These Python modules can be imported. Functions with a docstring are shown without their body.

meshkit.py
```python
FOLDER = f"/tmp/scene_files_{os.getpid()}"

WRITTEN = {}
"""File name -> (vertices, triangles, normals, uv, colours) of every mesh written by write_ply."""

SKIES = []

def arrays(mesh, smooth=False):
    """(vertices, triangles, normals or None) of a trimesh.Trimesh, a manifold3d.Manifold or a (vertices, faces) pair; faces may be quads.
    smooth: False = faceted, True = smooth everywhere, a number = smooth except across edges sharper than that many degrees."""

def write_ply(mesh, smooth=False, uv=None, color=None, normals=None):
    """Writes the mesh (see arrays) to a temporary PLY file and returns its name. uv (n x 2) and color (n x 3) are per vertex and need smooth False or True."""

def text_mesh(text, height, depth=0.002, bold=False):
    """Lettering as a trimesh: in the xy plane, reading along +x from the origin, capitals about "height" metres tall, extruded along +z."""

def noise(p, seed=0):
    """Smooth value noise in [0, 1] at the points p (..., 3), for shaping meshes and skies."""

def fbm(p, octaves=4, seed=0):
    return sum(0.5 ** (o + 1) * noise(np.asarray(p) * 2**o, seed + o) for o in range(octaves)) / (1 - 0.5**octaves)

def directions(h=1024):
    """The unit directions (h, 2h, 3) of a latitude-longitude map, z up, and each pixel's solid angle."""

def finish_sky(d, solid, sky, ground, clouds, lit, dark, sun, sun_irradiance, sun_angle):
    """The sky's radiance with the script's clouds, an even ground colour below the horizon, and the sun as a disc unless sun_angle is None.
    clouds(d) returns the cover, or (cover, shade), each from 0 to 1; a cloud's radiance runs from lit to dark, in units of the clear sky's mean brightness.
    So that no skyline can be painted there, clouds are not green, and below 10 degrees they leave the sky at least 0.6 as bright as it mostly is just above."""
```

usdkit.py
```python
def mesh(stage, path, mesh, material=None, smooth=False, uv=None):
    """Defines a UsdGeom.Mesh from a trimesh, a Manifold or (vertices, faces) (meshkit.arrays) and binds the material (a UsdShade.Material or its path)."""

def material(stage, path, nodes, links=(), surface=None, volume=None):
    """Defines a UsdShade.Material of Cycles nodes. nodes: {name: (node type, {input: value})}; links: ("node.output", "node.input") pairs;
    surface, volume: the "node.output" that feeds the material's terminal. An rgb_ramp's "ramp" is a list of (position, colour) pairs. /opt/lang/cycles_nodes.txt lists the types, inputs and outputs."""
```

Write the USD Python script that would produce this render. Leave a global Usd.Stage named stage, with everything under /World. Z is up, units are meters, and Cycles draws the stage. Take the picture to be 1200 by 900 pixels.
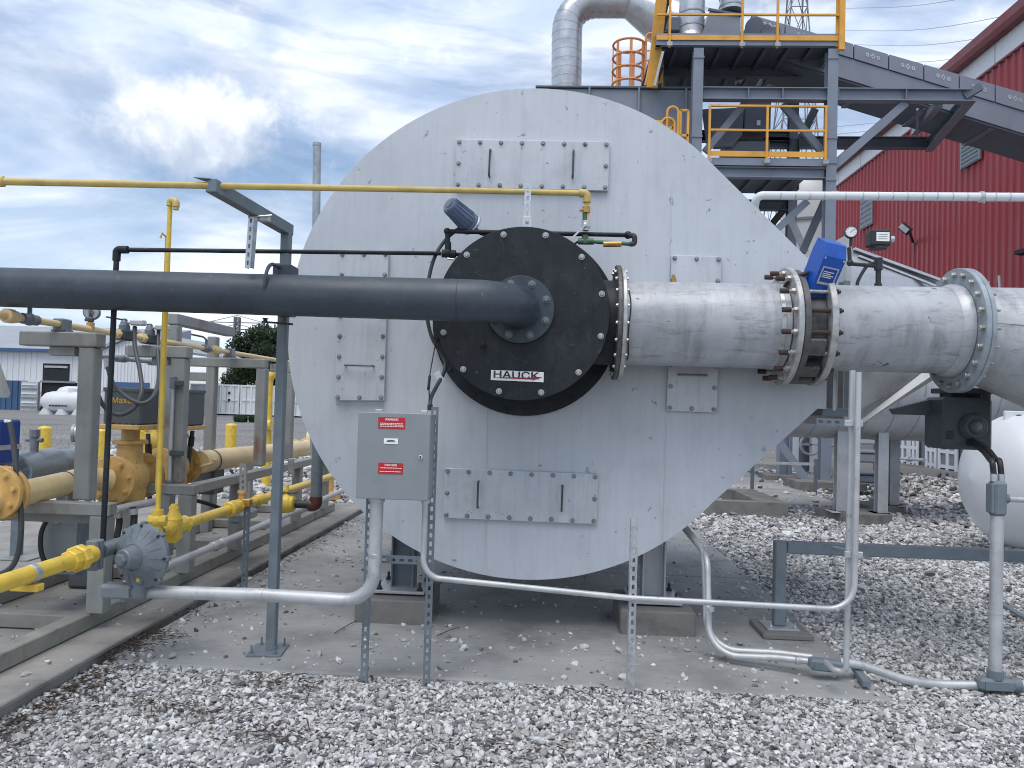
import math, random
import numpy as np
import trimesh
import usdkit, meshkit
from pxr import Usd, UsdGeom, UsdLux, UsdShade, Gf, Sdf, Vt
from shapely.geometry import Polygon, Point, box as sbox

random.seed(7)
rng = np.random.default_rng(7)
stage = Usd.Stage.CreateInMemory()
UsdGeom.SetStageUpAxis(stage, UsdGeom.Tokens.z)
UsdGeom.SetStageMetersPerUnit(stage, 1.0)
UsdGeom.Xform.Define(stage, '/World')
UsdGeom.Scope.Define(stage, '/World/Looks')

# ------------------------------------------------------------------ camera
EYE = np.array([0.0, 0.0, 1.6])
YAW, PITCH, ROLL, FPX = math.atan(0.0506), 0.0262, 0.029, 900.0
EXPOSURE = 0.68
_f = np.array([-math.sin(YAW) * math.cos(PITCH), math.cos(YAW) * math.cos(PITCH), math.sin(PITCH)])
_r0 = np.array([math.cos(YAW), math.sin(YAW), 0.0])
_u0 = np.cross(_r0, _f)
_r = _r0 * math.cos(ROLL) + _u0 * math.sin(ROLL)
_u = _u0 * math.cos(ROLL) - _r0 * math.sin(ROLL)
cam = UsdGeom.Camera.Define(stage, '/World/camera')
cam.CreateHorizontalApertureAttr(36.0)
cam.CreateVerticalApertureAttr(27.0)
cam.CreateFocalLengthAttr(36.0 * FPX / 1200.0)
cam.CreateClippingRangeAttr(Gf.Vec2f(0.05, 3000))
cam.CreateExposureAttr(EXPOSURE)
cam.AddTransformOp().Set(Gf.Matrix4d(*_r, 0, *_u, 0, *(-_f), 0, *EYE, 1))

# ------------------------------------------------------------------ sky and sun
SUN_AZ, SUN_EL = math.radians(198), math.radians(67)          # azimuth clockwise from +y
_s = np.array([math.sin(SUN_AZ) * math.cos(SUN_EL), math.cos(SUN_AZ) * math.cos(SUN_EL), math.sin(SUN_EL)])
SKY_STRENGTH, SUN_INTENSITY, SUN_ANGLE = 0.10, 0.36, 46.0


def unit(v):
    v = np.asarray(v, float)
    return v / (np.linalg.norm(v) + 1e-12)


def ray(u, v):
    return _f + _r * (u - 600) / FPX + _u * (450 - v) / FPX


def PY(u, v, y):
    d = ray(u, v)
    return EYE + d * (y / d[1])


def PX(u, v, x):
    d = ray(u, v)
    return EYE + d * (x / d[0])


def PZ(u, v, z):
    d = ray(u, v)
    return EYE + d * ((z - 1.6) / d[2])


def V(*a):
    return np.array(a, float)


def mat(name, nodes, links, surface='p.BSDF'):
    return usdkit.material(stage, '/World/Looks/' + name, nodes, links, surface=surface)


cloud_dir = unit(ray(228, 150))
cloud_low = unit(ray(20, 205))
sky_nodes = {
    'sky': ('sky_texture', dict(sky_type='single_scattering', sun_disc=False, sun_elevation=SUN_EL, sun_rotation=SUN_AZ, altitude=200.0, air_density=1.0, aerosol_density=1.3, ozone_density=1.0)),
    'tc': ('texture_coordinate', {}),
    # high streaky cloud
    'mp': ('mapping', dict(rotation=(0.25, 0.55, 0.1), scale=(1.6, 3.2, 5.6))),
    'n1': ('noise_texture', dict(scale=1.15, detail=9.0, roughness=0.58, distortion=0.7)),
    'r1': ('rgb_ramp', dict(ramp=[(0.36, (0.04, 0.04, 0.04)), (0.48, (0.4, 0.4, 0.4)), (0.60, (0.95, 0.95, 0.95))])),
    # tone of the cloud
    'mp2': ('mapping', dict(rotation=(0.1, 0.4, 0.3), scale=(2.2, 3.0, 7.0), location=(3.1, 1.7, 0.4))),
    'n2': ('noise_texture', dict(scale=1.6, detail=7.0, roughness=0.55, distortion=0.4)),
    'r2': ('rgb_ramp', dict(ramp=[(0.30, (3.6, 4.6, 6.5)), (0.43, (4.9, 5.7, 7.1)), (0.55, (6.3, 6.8, 7.7)), (0.70, (7.9, 8.1, 8.4))])),
    'm1': ('mix', {}),
    # a low heap cloud
    'd1': ('vector_math', dict(math_type='subtract', vector2=tuple(cloud_dir))),
    'd1s': ('mapping', dict(scale=(8.5, 8.5, 15.0))),
    'd1l': ('gradient_texture', dict(gradient_type='spherical')),
    'n3': ('noise_texture', dict(scale=20.0, detail=9.0, roughness=0.62)),
    'a1': ('math', dict(math_type='multiply_add', value2=0.85, value3=-0.34)),
    'a2': ('math', dict(math_type='add')),
    'a3': ('map_range', dict(range_type='smoothstep', from_min=0.18, from_max=0.55, to_min=0.0, to_max=0.72, clamp=True)),
    'n4': ('noise_texture', dict(scale=24.0, detail=9.0, roughness=0.6, distortion=0.3)),
    'n4m': ('mapping', dict(location=(0.0, 0.0, -0.02))),
    'sep': ('separate_xyz', {}),
    'hz': ('map_range', dict(from_min=cloud_dir[2] - 0.05, from_max=cloud_dir[2] + 0.03, to_min=-0.2, to_max=0.22, clamp=True)),
    'hs': ('math', dict(math_type='add')),
    'r4': ('rgb_ramp', dict(ramp=[(0.28, (4.0, 4.5, 5.4)), (0.48, (5.3, 5.7, 6.4)), (0.60, (6.8, 7.0, 7.4)), (0.76, (8.6, 8.6, 8.7))])),
    'm2': ('mix', {}),
    'bg': ('background_shader', dict(strength=SKY_STRENGTH)),
}
sky_links = [('tc.generated', 'mp.vector'), ('mp.vector', 'n1.vector'), ('n1.fac', 'r1.fac'), ('tc.generated', 'mp2.vector'), ('mp2.vector', 'n2.vector'), ('n2.fac', 'r2.fac'),
             ('r1.color', 'm1.fac'), ('sky.color', 'm1.color1'), ('r2.color', 'm1.color2'),
             ('tc.generated', 'd1.vector1'), ('d1.vector', 'd1s.vector'), ('d1s.vector', 'd1l.vector'), ('d1l.fac', 'a1.value1'),
             ('tc.generated', 'n3.vector'), ('a1.value', 'a2.value1'), ('n3.fac', 'a2.value2'), ('a2.value', 'a3.value'),
             ('tc.generated', 'n4m.vector'), ('n4m.vector', 'n4.vector'), ('tc.generated', 'sep.vector'), ('sep.z', 'hz.value'), ('n4.fac', 'hs.value1'), ('hz.result', 'hs.value2'), ('hs.value', 'r4.fac'),
             ('a3.result', 'm2.fac'), ('m1.color', 'm2.color1'), ('r4.color', 'm2.color2'), ('m2.color', 'bg.color')]
sky_links = [l for l in sky_links if l]
sky_mat = mat('sky_look', sky_nodes, sky_links, surface='bg.background')
dome = UsdLux.DomeLight.Define(stage, '/World/sky')
dome.GetPrim().SetCustomDataByKey('kind', 'structure')
UsdShade.MaterialBindingAPI.Apply(dome.GetPrim()).Bind(sky_mat)
sun = UsdLux.DistantLight.Define(stage, '/World/sun')
sun.CreateIntensityAttr(SUN_INTENSITY)
sun.CreateAngleAttr(SUN_ANGLE)
sun.CreateNormalizeAttr(True)
sun.CreateColorAttr(Gf.Vec3f(1.0, 0.965, 0.92))
_zx = unit(np.cross([0, 0, 1], _s)); _zy = np.cross(_s, _zx)
sun.AddTransformOp().Set(Gf.Matrix4d(*_zx, 0, *_zy, 0, *_s, 0, 0, 0, 0, 1))

# ------------------------------------------------------------------ materials
def paint(name, base, rough=0.45, metallic=0.0, vary=0.12, vscale=3.0, streak=0.0, streak_col=(0.1, 0.1, 0.1), spots=0.0, spot_col=(0.05, 0.045, 0.04), spot_scale=30.0,
          rust=0.0, rust_scale=4.0, bump=0.05, bscale=60.0, spec=0.5, smear=0.0, rust_col=(0.16, 0.07, 0.03)):
    """Painted or bare metal: cloudy variation, vertical streaks, small spots, rust blooms, fine relief."""
    b = np.array(base, float)
    nodes = {
        'geo': ('geometry', {}),
        'n1': ('noise_texture', dict(scale=vscale, detail=6.0, roughness=0.6)),
        'r1': ('rgb_ramp', dict(ramp=[(0.28, tuple(b * (1 - vary * 1.6))), (0.5, tuple(b)), (0.72, tuple(np.minimum(b * (1 + vary), 0.95)))])),
        'n5': ('noise_texture', dict(scale=bscale, detail=4.0, roughness=0.6)),
        'bm': ('bump', dict(strength=bump, distance=0.01)),
        'rr': ('map_range', dict(from_min=0.3, from_max=0.7, to_min=max(rough - 0.1, 0.05), to_max=min(rough + 0.12, 1.0), clamp=True)),
        'p': ('principled_bsdf', dict(metallic=metallic, specular_ior_level=spec)),
    }
    links = [('geo.position', 'n1.vector'), ('n1.fac', 'r1.fac'), ('geo.position', 'n5.vector'), ('n5.fac', 'bm.height'), ('bm.normal', 'p.normal'), ('n1.fac', 'rr.value'), ('rr.result', 'p.roughness')]
    cur = 'r1.color'
    if streak > 0:
        nodes['ms'] = ('mapping', dict(scale=(14.0, 14.0, 0.9)))
        nodes['n2'] = ('noise_texture', dict(scale=1.6, detail=5.0, roughness=0.65))
        nodes['r2'] = ('map_range', dict(from_min=0.47, from_max=0.76, to_min=0.0, to_max=streak, clamp=True))
        nodes['x2'] = ('mix', dict(color2=tuple(streak_col)))
        links += [('geo.position', 'ms.vector'), ('ms.vector', 'n2.vector'), ('n2.fac', 'r2.value'), ('r2.result', 'x2.fac'), (cur, 'x2.color1')]
        cur = 'x2.color'
    if smear > 0:
        nodes['mq'] = ('mapping', dict(scale=(2.3, 2.3, 1.5), location=(4.3, 1.1, 7.7)))
        nodes['n6'] = ('noise_texture', dict(scale=2.4, detail=9.0, roughness=0.72, distortion=0.6))
        nodes['r6'] = ('map_range', dict(from_min=0.51, from_max=0.72, to_min=0.0, to_max=smear, clamp=True))
        nodes['x6'] = ('mix', dict(color2=tuple(streak_col)))
        links += [('geo.position', 'mq.vector'), ('mq.vector', 'n6.vector'), ('n6.fac', 'r6.value'), ('r6.result', 'x6.fac'), (cur, 'x6.color1')]
        cur = 'x6.color'
    if spots > 0:
        nodes['n3'] = ('noise_texture', dict(scale=spot_scale, detail=3.0, roughness=0.7, distortion=0.4))
        nodes['r3'] = ('map_range', dict(from_min=0.665, from_max=0.70, to_min=0.0, to_max=spots, clamp=True))
        nodes['x3'] = ('mix', dict(color2=tuple(spot_col)))
        links += [('geo.position', 'n3.vector'), ('n3.fac', 'r3.value'), ('r3.result', 'x3.fac'), (cur, 'x3.color1')]
        cur = 'x3.color'
    if rust > 0:
        nodes['mr'] = ('mapping', dict(scale=(1.0, 1.0, 0.45), location=(11.0, 3.0, 5.0)))
        nodes['n4'] = ('noise_texture', dict(scale=rust_scale, detail=8.0, roughness=0.7))
        nodes['r4'] = ('map_range', dict(from_min=0.62 - 0.12 * rust, from_max=0.70, to_min=0.0, to_max=min(0.95, 0.4 + rust), clamp=True))
        nodes['x4'] = ('mix', dict(color2=tuple(rust_col)))
        links += [('geo.position', 'mr.vector'), ('mr.vector', 'n4.vector'), ('n4.fac', 'r4.value'), ('r4.result', 'x4.fac'), (cur, 'x4.color1')]
        cur = 'x4.color'
    links.append((cur, 'p.base_color'))
    return mat(name, nodes, links)


L = {}
L['plate'] = paint('plate_paint', (0.495, 0.525, 0.56), 0.45, vary=0.08, vscale=0.9, streak=0.2, streak_col=(0.26, 0.27, 0.29), spots=0.5, spot_scale=11, smear=0.2, bump=0.12, bscale=2.6)
L['panel'] = paint('panel_metal', (0.50, 0.525, 0.555), 0.38, metallic=0.1, vary=0.08, vscale=3, streak=0.28, streak_col=(0.2, 0.21, 0.23), spots=0.7, spot_scale=22, smear=0.2, bump=0.03, bscale=12)
L['dark_plate'] = paint('dark_steel', (0.14, 0.15, 0.16), 0.6)  # one even dark grey steel colour
L['black'] = paint('black_paint', (0.013, 0.016, 0.021), 0.5, spec=0.3, vary=0.35, vscale=5, streak=0.07, streak_col=(0.10, 0.11, 0.12), spots=0.5, spot_col=(0.12, 0.12, 0.12), spot_scale=28, smear=0.22)
L['dark_pipe'] = paint('dark_blue_grey_paint', (0.036, 0.050, 0.066), 0.46, vary=0.22, vscale=4, streak=0.12, streak_col=(0.12, 0.13, 0.14), spots=0.4, spot_col=(0.2, 0.2, 0.2), spot_scale=26, smear=0.18)
L['white_pipe'] = paint('silver_white_paint', (0.46, 0.475, 0.495), 0.38, metallic=0.12, vary=0.16, vscale=4, streak=0.5, streak_col=(0.20, 0.20, 0.20), spots=0.9, spot_scale=8, smear=0.5, bump=0.04, bscale=20)
L['flange'] = paint('weathered_flange', (0.44, 0.44, 0.43), 0.45, metallic=0.5, vary=0.25, vscale=14, spots=0.8, spot_scale=40, rust=0.25, rust_scale=16)
L['flange_dark'] = paint('worn_valve_body', (0.10, 0.10, 0.10), 0.5, metallic=0.4, vary=0.4, vscale=12, spots=0.7, spot_col=(0.35, 0.34, 0.33), spot_scale=30)
L['grey_flange'] = paint('zinc_flange', (0.32, 0.36, 0.39), 0.5, metallic=0.35, vary=0.2, vscale=10, spots=0.4, spot_scale=40)
L['bolt'] = paint('zinc_bolt', (0.42, 0.41, 0.39), 0.36, metallic=0.85, vary=0.2, vscale=30)
L['bolt_dull'] = paint('dull_bolt', (0.27, 0.265, 0.26), 0.4, metallic=0.6, vary=0.3, vscale=30)
L['rust'] = paint('rusty_stud', (0.05, 0.028, 0.021), 0.75, vary=0.35, vscale=40)
L['galv'] = paint('galvanised', (0.52, 0.54, 0.55), 0.36, metallic=0.75, vary=0.12, vscale=22, spots=0.3, spot_scale=60)
L['conduit'] = paint('grey_conduit', (0.50, 0.51, 0.515), 0.48, metallic=0.5, vary=0.13, vscale=6, spots=0.4, spot_scale=30, smear=0.25)
L['alu'] = paint('aluminium_cladding', (0.50, 0.51, 0.52), 0.34, metallic=0.8, vary=0.12, vscale=3, streak=0.15, streak_col=(0.25, 0.25, 0.25), smear=0.15)
L['cladding'] = paint('dull_cladding', (0.45, 0.46, 0.475), 0.45, metallic=0.35, vary=0.12, vscale=3, streak=0.15, streak_col=(0.2, 0.2, 0.2), smear=0.2)
L['box_grey'] = paint('enclosure_grey', (0.225, 0.25, 0.26), 0.42, vary=0.05, vscale=4)
L['post_grey'] = paint('post_grey', (0.14, 0.172, 0.195), 0.45, vary=0.14, vscale=6, streak=0.14, streak_col=(0.2, 0.2, 0.2), spots=0.3, spot_scale=30)
L['skid'] = paint('skid_grey_paint', (0.24, 0.25, 0.24), 0.5, vary=0.12, vscale=5, streak=0.25, streak_col=(0.13, 0.11, 0.085), rust=0.5, rust_scale=2.6)
L['skid_rail'] = paint('skid_rail_paint', (0.235, 0.235, 0.21), 0.55, vary=0.2, vscale=6, spots=0.6, spot_scale=18, rust=0.32, rust_scale=5)
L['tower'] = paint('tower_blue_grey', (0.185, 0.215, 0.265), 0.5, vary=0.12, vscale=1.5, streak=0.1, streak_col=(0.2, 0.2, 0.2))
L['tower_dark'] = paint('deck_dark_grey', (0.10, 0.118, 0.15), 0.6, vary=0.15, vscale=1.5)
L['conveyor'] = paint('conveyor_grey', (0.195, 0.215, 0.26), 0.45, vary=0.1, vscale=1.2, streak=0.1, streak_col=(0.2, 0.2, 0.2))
L['orange'] = paint('safety_yellow', (0.66, 0.33, 0.05), 0.45, vary=0.14, vscale=2.5, spots=0.3, spot_scale=14)
L['cage'] = paint('cage_orange', (0.66, 0.27, 0.10), 0.5, vary=0.1, vscale=2)
L['yellow'] = paint('gas_yellow', (0.69, 0.475, 0.06), 0.36, vary=0.12, vscale=9, spots=0.4, spot_scale=30, spot_col=(0.25, 0.15, 0.04))
L['pale_yellow'] = paint('faded_yellow', (0.53, 0.40, 0.13), 0.45, vary=0.14, vscale=9, spots=0.3, spot_scale=30)
L['cream'] = paint('gas_buff', (0.70, 0.53, 0.27), 0.42, vary=0.13, vscale=5, streak=0.12, streak_col=(0.3, 0.17, 0.07), spots=0.4, spot_scale=20, spot_col=(0.3, 0.18, 0.08))
L['ochre'] = paint('valve_ochre', (0.58, 0.36, 0.12), 0.42, vary=0.16, vscale=9, spots=0.5, spot_scale=24, rust=0.12, rust_scale=9)
L['brown'] = paint('red_brown_fitting', (0.085, 0.025, 0.018), 0.5, vary=0.2, vscale=20)
L['regulator'] = paint('regulator_grey', (0.14, 0.165, 0.185), 0.34, vary=0.12, vscale=14, spots=0.3, spot_scale=50)
L['filter'] = paint('filter_blue', (0.13, 0.17, 0.26), 0.42, vary=0.1, vscale=14)
L['blue'] = paint('actuator_blue', (0.012, 0.085, 0.40), 0.32, vary=0.1, vscale=9, spots=0.25, spot_scale=30, spot_col=(0.1, 0.15, 0.3))
L['navy'] = paint('navy_paint', (0.012, 0.05, 0.25), 0.4, vary=0.12, vscale=9)
L['rubber'] = paint('black_rubber', (0.022, 0.023, 0.025), 0.55, vary=0.15, vscale=20)
L['hose'] = paint('grey_flex', (0.06, 0.066, 0.072), 0.5, vary=0.15, vscale=20)
L['maxbox'] = paint('charcoal_box', (0.085, 0.094, 0.10), 0.5, vary=0.15, vscale=6, spots=0.3, spot_col=(0.15, 0.15, 0.15), spot_scale=26)
L['motor'] = paint('motor_blue_grey', (0.05, 0.06, 0.072), 0.5, vary=0.15, vscale=6, spots=0.3, spot_col=(0.15, 0.15, 0.15), spot_scale=26)
L['pit_shade'] = paint('pit_shade_paint', (0.035, 0.034, 0.032), 0.35, vary=0.3, vscale=4)  # near-black colour standing in for the shade of a deep pit
L['green'] = paint('green_brass', (0.06, 0.12, 0.08), 0.45, metallic=0.4, vary=0.2, vscale=40)
L['brass'] = paint('brass_fitting', (0.45, 0.28, 0.09), 0.35, metallic=0.8, vary=0.2, vscale=40)
L['white'] = paint('white_print', (0.80, 0.80, 0.78), 0.45, vary=0.03)
L['redlabel'] = paint('red_label', (0.46, 0.015, 0.02), 0.4, vary=0.05)
L['ink'] = paint('black_ink', (0.02, 0.02, 0.02), 0.45, vary=0.05)
L['yellow_ink'] = paint('yellow_ink', (0.70, 0.42, 0.04), 0.5, vary=0.2, vscale=60)
L['red_ink'] = paint('dark_red_ink', (0.25, 0.02, 0.02), 0.45, vary=0.1)
L['tank'] = paint('tank_white', (0.62, 0.635, 0.65), 0.4, vary=0.04, vscale=1.5, streak=0.06, streak_col=(0.4, 0.4, 0.38))
L['bldg_white'] = paint('siding_white', (0.64, 0.655, 0.67), 0.5, vary=0.06, vscale=0.4, streak=0.04, streak_col=(0.4, 0.4, 0.38))
L['bldg_blue'] = paint('siding_blue', (0.045, 0.10, 0.20), 0.5, vary=0.12, vscale=0.5, streak=0.25, streak_col=(0.03, 0.04, 0.05))
L['bldg_roof'] = paint('roof_grey', (0.30, 0.32, 0.34), 0.55, vary=0.1, vscale=0.4)
L['dark_void'] = paint('dark_interior', (0.02, 0.022, 0.026), 0.9, vary=0.1)
L['red'] = paint('red_siding', (0.285, 0.03, 0.038), 0.45, vary=0.08, vscale=0.6, streak=0.18, streak_col=(0.16, 0.02, 0.024))
L['red_trim'] = paint('maroon_trim', (0.15, 0.018, 0.024), 0.42, vary=0.08)
L['white_trim'] = paint('white_trim', (0.66, 0.68, 0.70), 0.5, vary=0.05, vscale=1)
L['louver'] = paint('louver_grey', (0.20, 0.215, 0.23), 0.5, vary=0.1, vscale=3)
L['container'] = paint('container_white', (0.66, 0.68, 0.68), 0.5, vary=0.08, vscale=0.7, streak=0.0)
L['steel_dark'] = paint('dark_lattice', (0.16, 0.17, 0.19), 0.6)
L['glass_dial'] = paint('dial_face', (0.75, 0.75, 0.72), 0.2, vary=0.03)
L['bark'] = paint('bark', (0.08, 0.06, 0.045), 0.9, vary=0.3, vscale=6)
L['dead'] = paint('dry_leaf', (0.075, 0.052, 0.040), 0.9, vary=0.4, vscale=30)


def banded_pipe(name, base):
    """Weathered aluminium paint on a pipe along x: rings of grime, runs that follow gravity, scuffs and a few bare rust marks."""
    b = np.array(base, float)
    return mat(name, {
        'geo': ('geometry', {}),
        'n1': ('noise_texture', dict(scale=2.2, detail=8.0, roughness=0.6)),
        'r1': ('rgb_ramp', dict(ramp=[(0.3, tuple(b * .80)), (0.5, tuple(b)), (0.7, tuple(b * 1.12))])),
        'ma': ('mapping', dict(scale=(3.4, .5, .5), location=(1.7, 0, 0))),
        'na': ('noise_texture', dict(scale=2.0, detail=6.0, roughness=0.7)),
        'ra': ('map_range', dict(from_min=.44, from_max=.66, to_min=0.0, to_max=.85, clamp=True)),
        'nb': ('noise_texture', dict(scale=5.0, detail=8.0, roughness=0.7, distortion=0.5)),
        'rb': ('map_range', dict(from_min=.38, from_max=.60, to_min=0.0, to_max=1.0, clamp=True)),
        'mb': ('math', dict(math_type='multiply')),
        'xa': ('mix', dict(color2=(0.20, 0.20, 0.205))),
        'mc': ('mapping', dict(scale=(1.2, 7.0, 7.0), location=(5.0, 2.0, 1.0))),
        'nc': ('noise_texture', dict(scale=3.0, detail=7.0, roughness=0.75, distortion=0.3)),
        'rc': ('map_range', dict(from_min=.55, from_max=.68, to_min=0.0, to_max=.65, clamp=True)),
        'xc': ('mix', dict(color2=(0.16, 0.155, 0.15))),
        'nd': ('noise_texture', dict(scale=6.0, detail=5.0, roughness=0.7, distortion=1.2)),
        'rd': ('map_range', dict(from_min=.675, from_max=.69, to_min=0.0, to_max=.95, clamp=True)),
        'xd': ('mix', dict(color2=(0.045, 0.025, 0.02))),
        'bm': ('bump', dict(strength=0.06, distance=0.01)),
        'rr': ('map_range', dict(from_min=.3, from_max=.7, to_min=.3, to_max=.55, clamp=True)),
        'p': ('principled_bsdf', dict(metallic=0.15)),
    }, [('geo.position', 'n1.vector'), ('n1.fac', 'r1.fac'), ('geo.position', 'ma.vector'), ('ma.vector', 'na.vector'), ('na.fac', 'ra.value'), ('geo.position', 'nb.vector'), ('nb.fac', 'rb.value'),
        ('ra.result', 'mb.value1'), ('rb.result', 'mb.value2'), ('mb.value', 'xa.fac'), ('r1.color', 'xa.color1'),
        ('geo.position', 'mc.vector'), ('mc.vector', 'nc.vector'), ('nc.fac', 'rc.value'), ('rc.result', 'xc.fac'), ('xa.color', 'xc.color1'),
        ('geo.position', 'nd.vector'), ('nd.fac', 'rd.value'), ('rd.result', 'xd.fac'), ('xc.color', 'xd.color1'), ('xd.color', 'p.base_color'),
        ('nb.fac', 'bm.height'), ('bm.normal', 'p.normal'), ('nb.fac', 'rr.value'), ('rr.result', 'p.roughness')])


L['white_pipe'] = banded_pipe('stained_silver_paint', (0.43, 0.445, 0.465))


def concrete(name, base, stain=0.5, scale=1.6):
    b = np.array(base)
    return mat(name, {
        'geo': ('geometry', {}),
        'n1': ('noise_texture', dict(scale=scale, detail=9.0, roughness=0.65)),
        'r1': ('rgb_ramp', dict(ramp=[(0.3, tuple(b * (1 - stain))), (0.5, tuple(b)), (0.7, tuple(b * 1.18))])),
        'mp': ('mapping', dict(scale=(1.0, 12.0, 1.0))),
        'n3': ('noise_texture', dict(scale=3.0, detail=4.0, roughness=0.6)),
        'r3': ('map_range', dict(from_min=0.4, from_max=0.75, to_min=0.0, to_max=0.3, clamp=True)),
        'x3': ('mix', dict(color2=tuple(b * 0.6))),
        'n2': ('noise_texture', dict(scale=70.0, detail=6.0, roughness=0.7)),
        'n4': ('noise_texture', dict(scale=160.0, detail=2.0)),
        'r4': ('map_range', dict(from_min=0.62, from_max=0.68, to_min=0.0, to_max=0.5, clamp=True)),
        'x4': ('mix', dict(color2=tuple(b * 0.45))),
        'bm': ('bump', dict(strength=0.3, distance=0.006)),
        'p': ('principled_bsdf', dict(roughness=0.88, specular_ior_level=0.3)),
    }, [('geo.position', 'n1.vector'), ('n1.fac', 'r1.fac'), ('geo.position', 'mp.vector'), ('mp.vector', 'n3.vector'), ('n3.fac', 'r3.value'), ('r3.result', 'x3.fac'), ('r1.color', 'x3.color1'),
        ('geo.position', 'n4.vector'), ('n4.fac', 'r4.value'), ('r4.result', 'x4.fac'), ('x3.color', 'x4.color1'),
        ('geo.position', 'n2.vector'), ('n2.fac', 'bm.height'), ('bm.normal', 'p.normal'), ('x4.color', 'p.base_color')])


L['pad'] = concrete('pad_concrete', (0.30, 0.302, 0.298), 0.40)
L['slab'] = concrete('slab_concrete', (0.28, 0.272, 0.255), 0.4, 2.2)
L['pier'] = concrete('pier_concrete', (0.19, 0.185, 0.175), 0.45, 4.0)  # base darkened: the shade below the vessel is put into the colour
L['asphalt'] = concrete('yard_paving', (0.20, 0.195, 0.19), 0.25, 0.3)

L['gravel_base'] = mat('gravel_sheet', {
    'geo': ('geometry', {}),
    'v': ('voronoi_texture', dict(scale=30.0)),
    'bw': ('separate_color', {}),
    'r': ('rgb_ramp', dict(ramp=[(0.0, (0.10, 0.098, 0.097)), (0.3, (0.27, 0.265, 0.26)), (0.55, (0.42, 0.41, 0.40)), (1.0, (0.66, 0.65, 0.64))])),
    'e': ('map_range', dict(from_min=0.25, from_max=0.75, to_min=1.0, to_max=0.35, clamp=True)),  # cell edges darkened: shade between the stones painted into the sheet
    'xe': ('mix', dict(mix_type='multiply', fac=1.0)),
    'n2': ('noise_texture', dict(scale=0.35, detail=6.0, roughness=0.65)),
    'r2': ('rgb_ramp', dict(ramp=[(0.35, (0.72, 0.70, 0.67)), (0.65, (1.0, 1.0, 1.0))])),
    'x': ('mix', dict(mix_type='multiply', fac=1.0)),
    'bm': ('bump', dict(strength=0.8, distance=0.02, invert=True)),
    'p': ('principled_bsdf', dict(roughness=0.9, specular_ior_level=0.25)),
}, [('geo.position', 'v.vector'), ('v.color', 'bw.color'), ('bw.r', 'r.fac'), ('v.distance', 'e.value'), ('r.color', 'xe.color1'), ('e.result', 'xe.color2'), ('geo.position', 'n2.vector'), ('n2.fac', 'r2.fac'), ('xe.color', 'x.color1'), ('r2.color', 'x.color2'), ('x.color', 'p.base_color'), ('v.distance', 'bm.height'), ('bm.normal', 'p.normal')])
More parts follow.
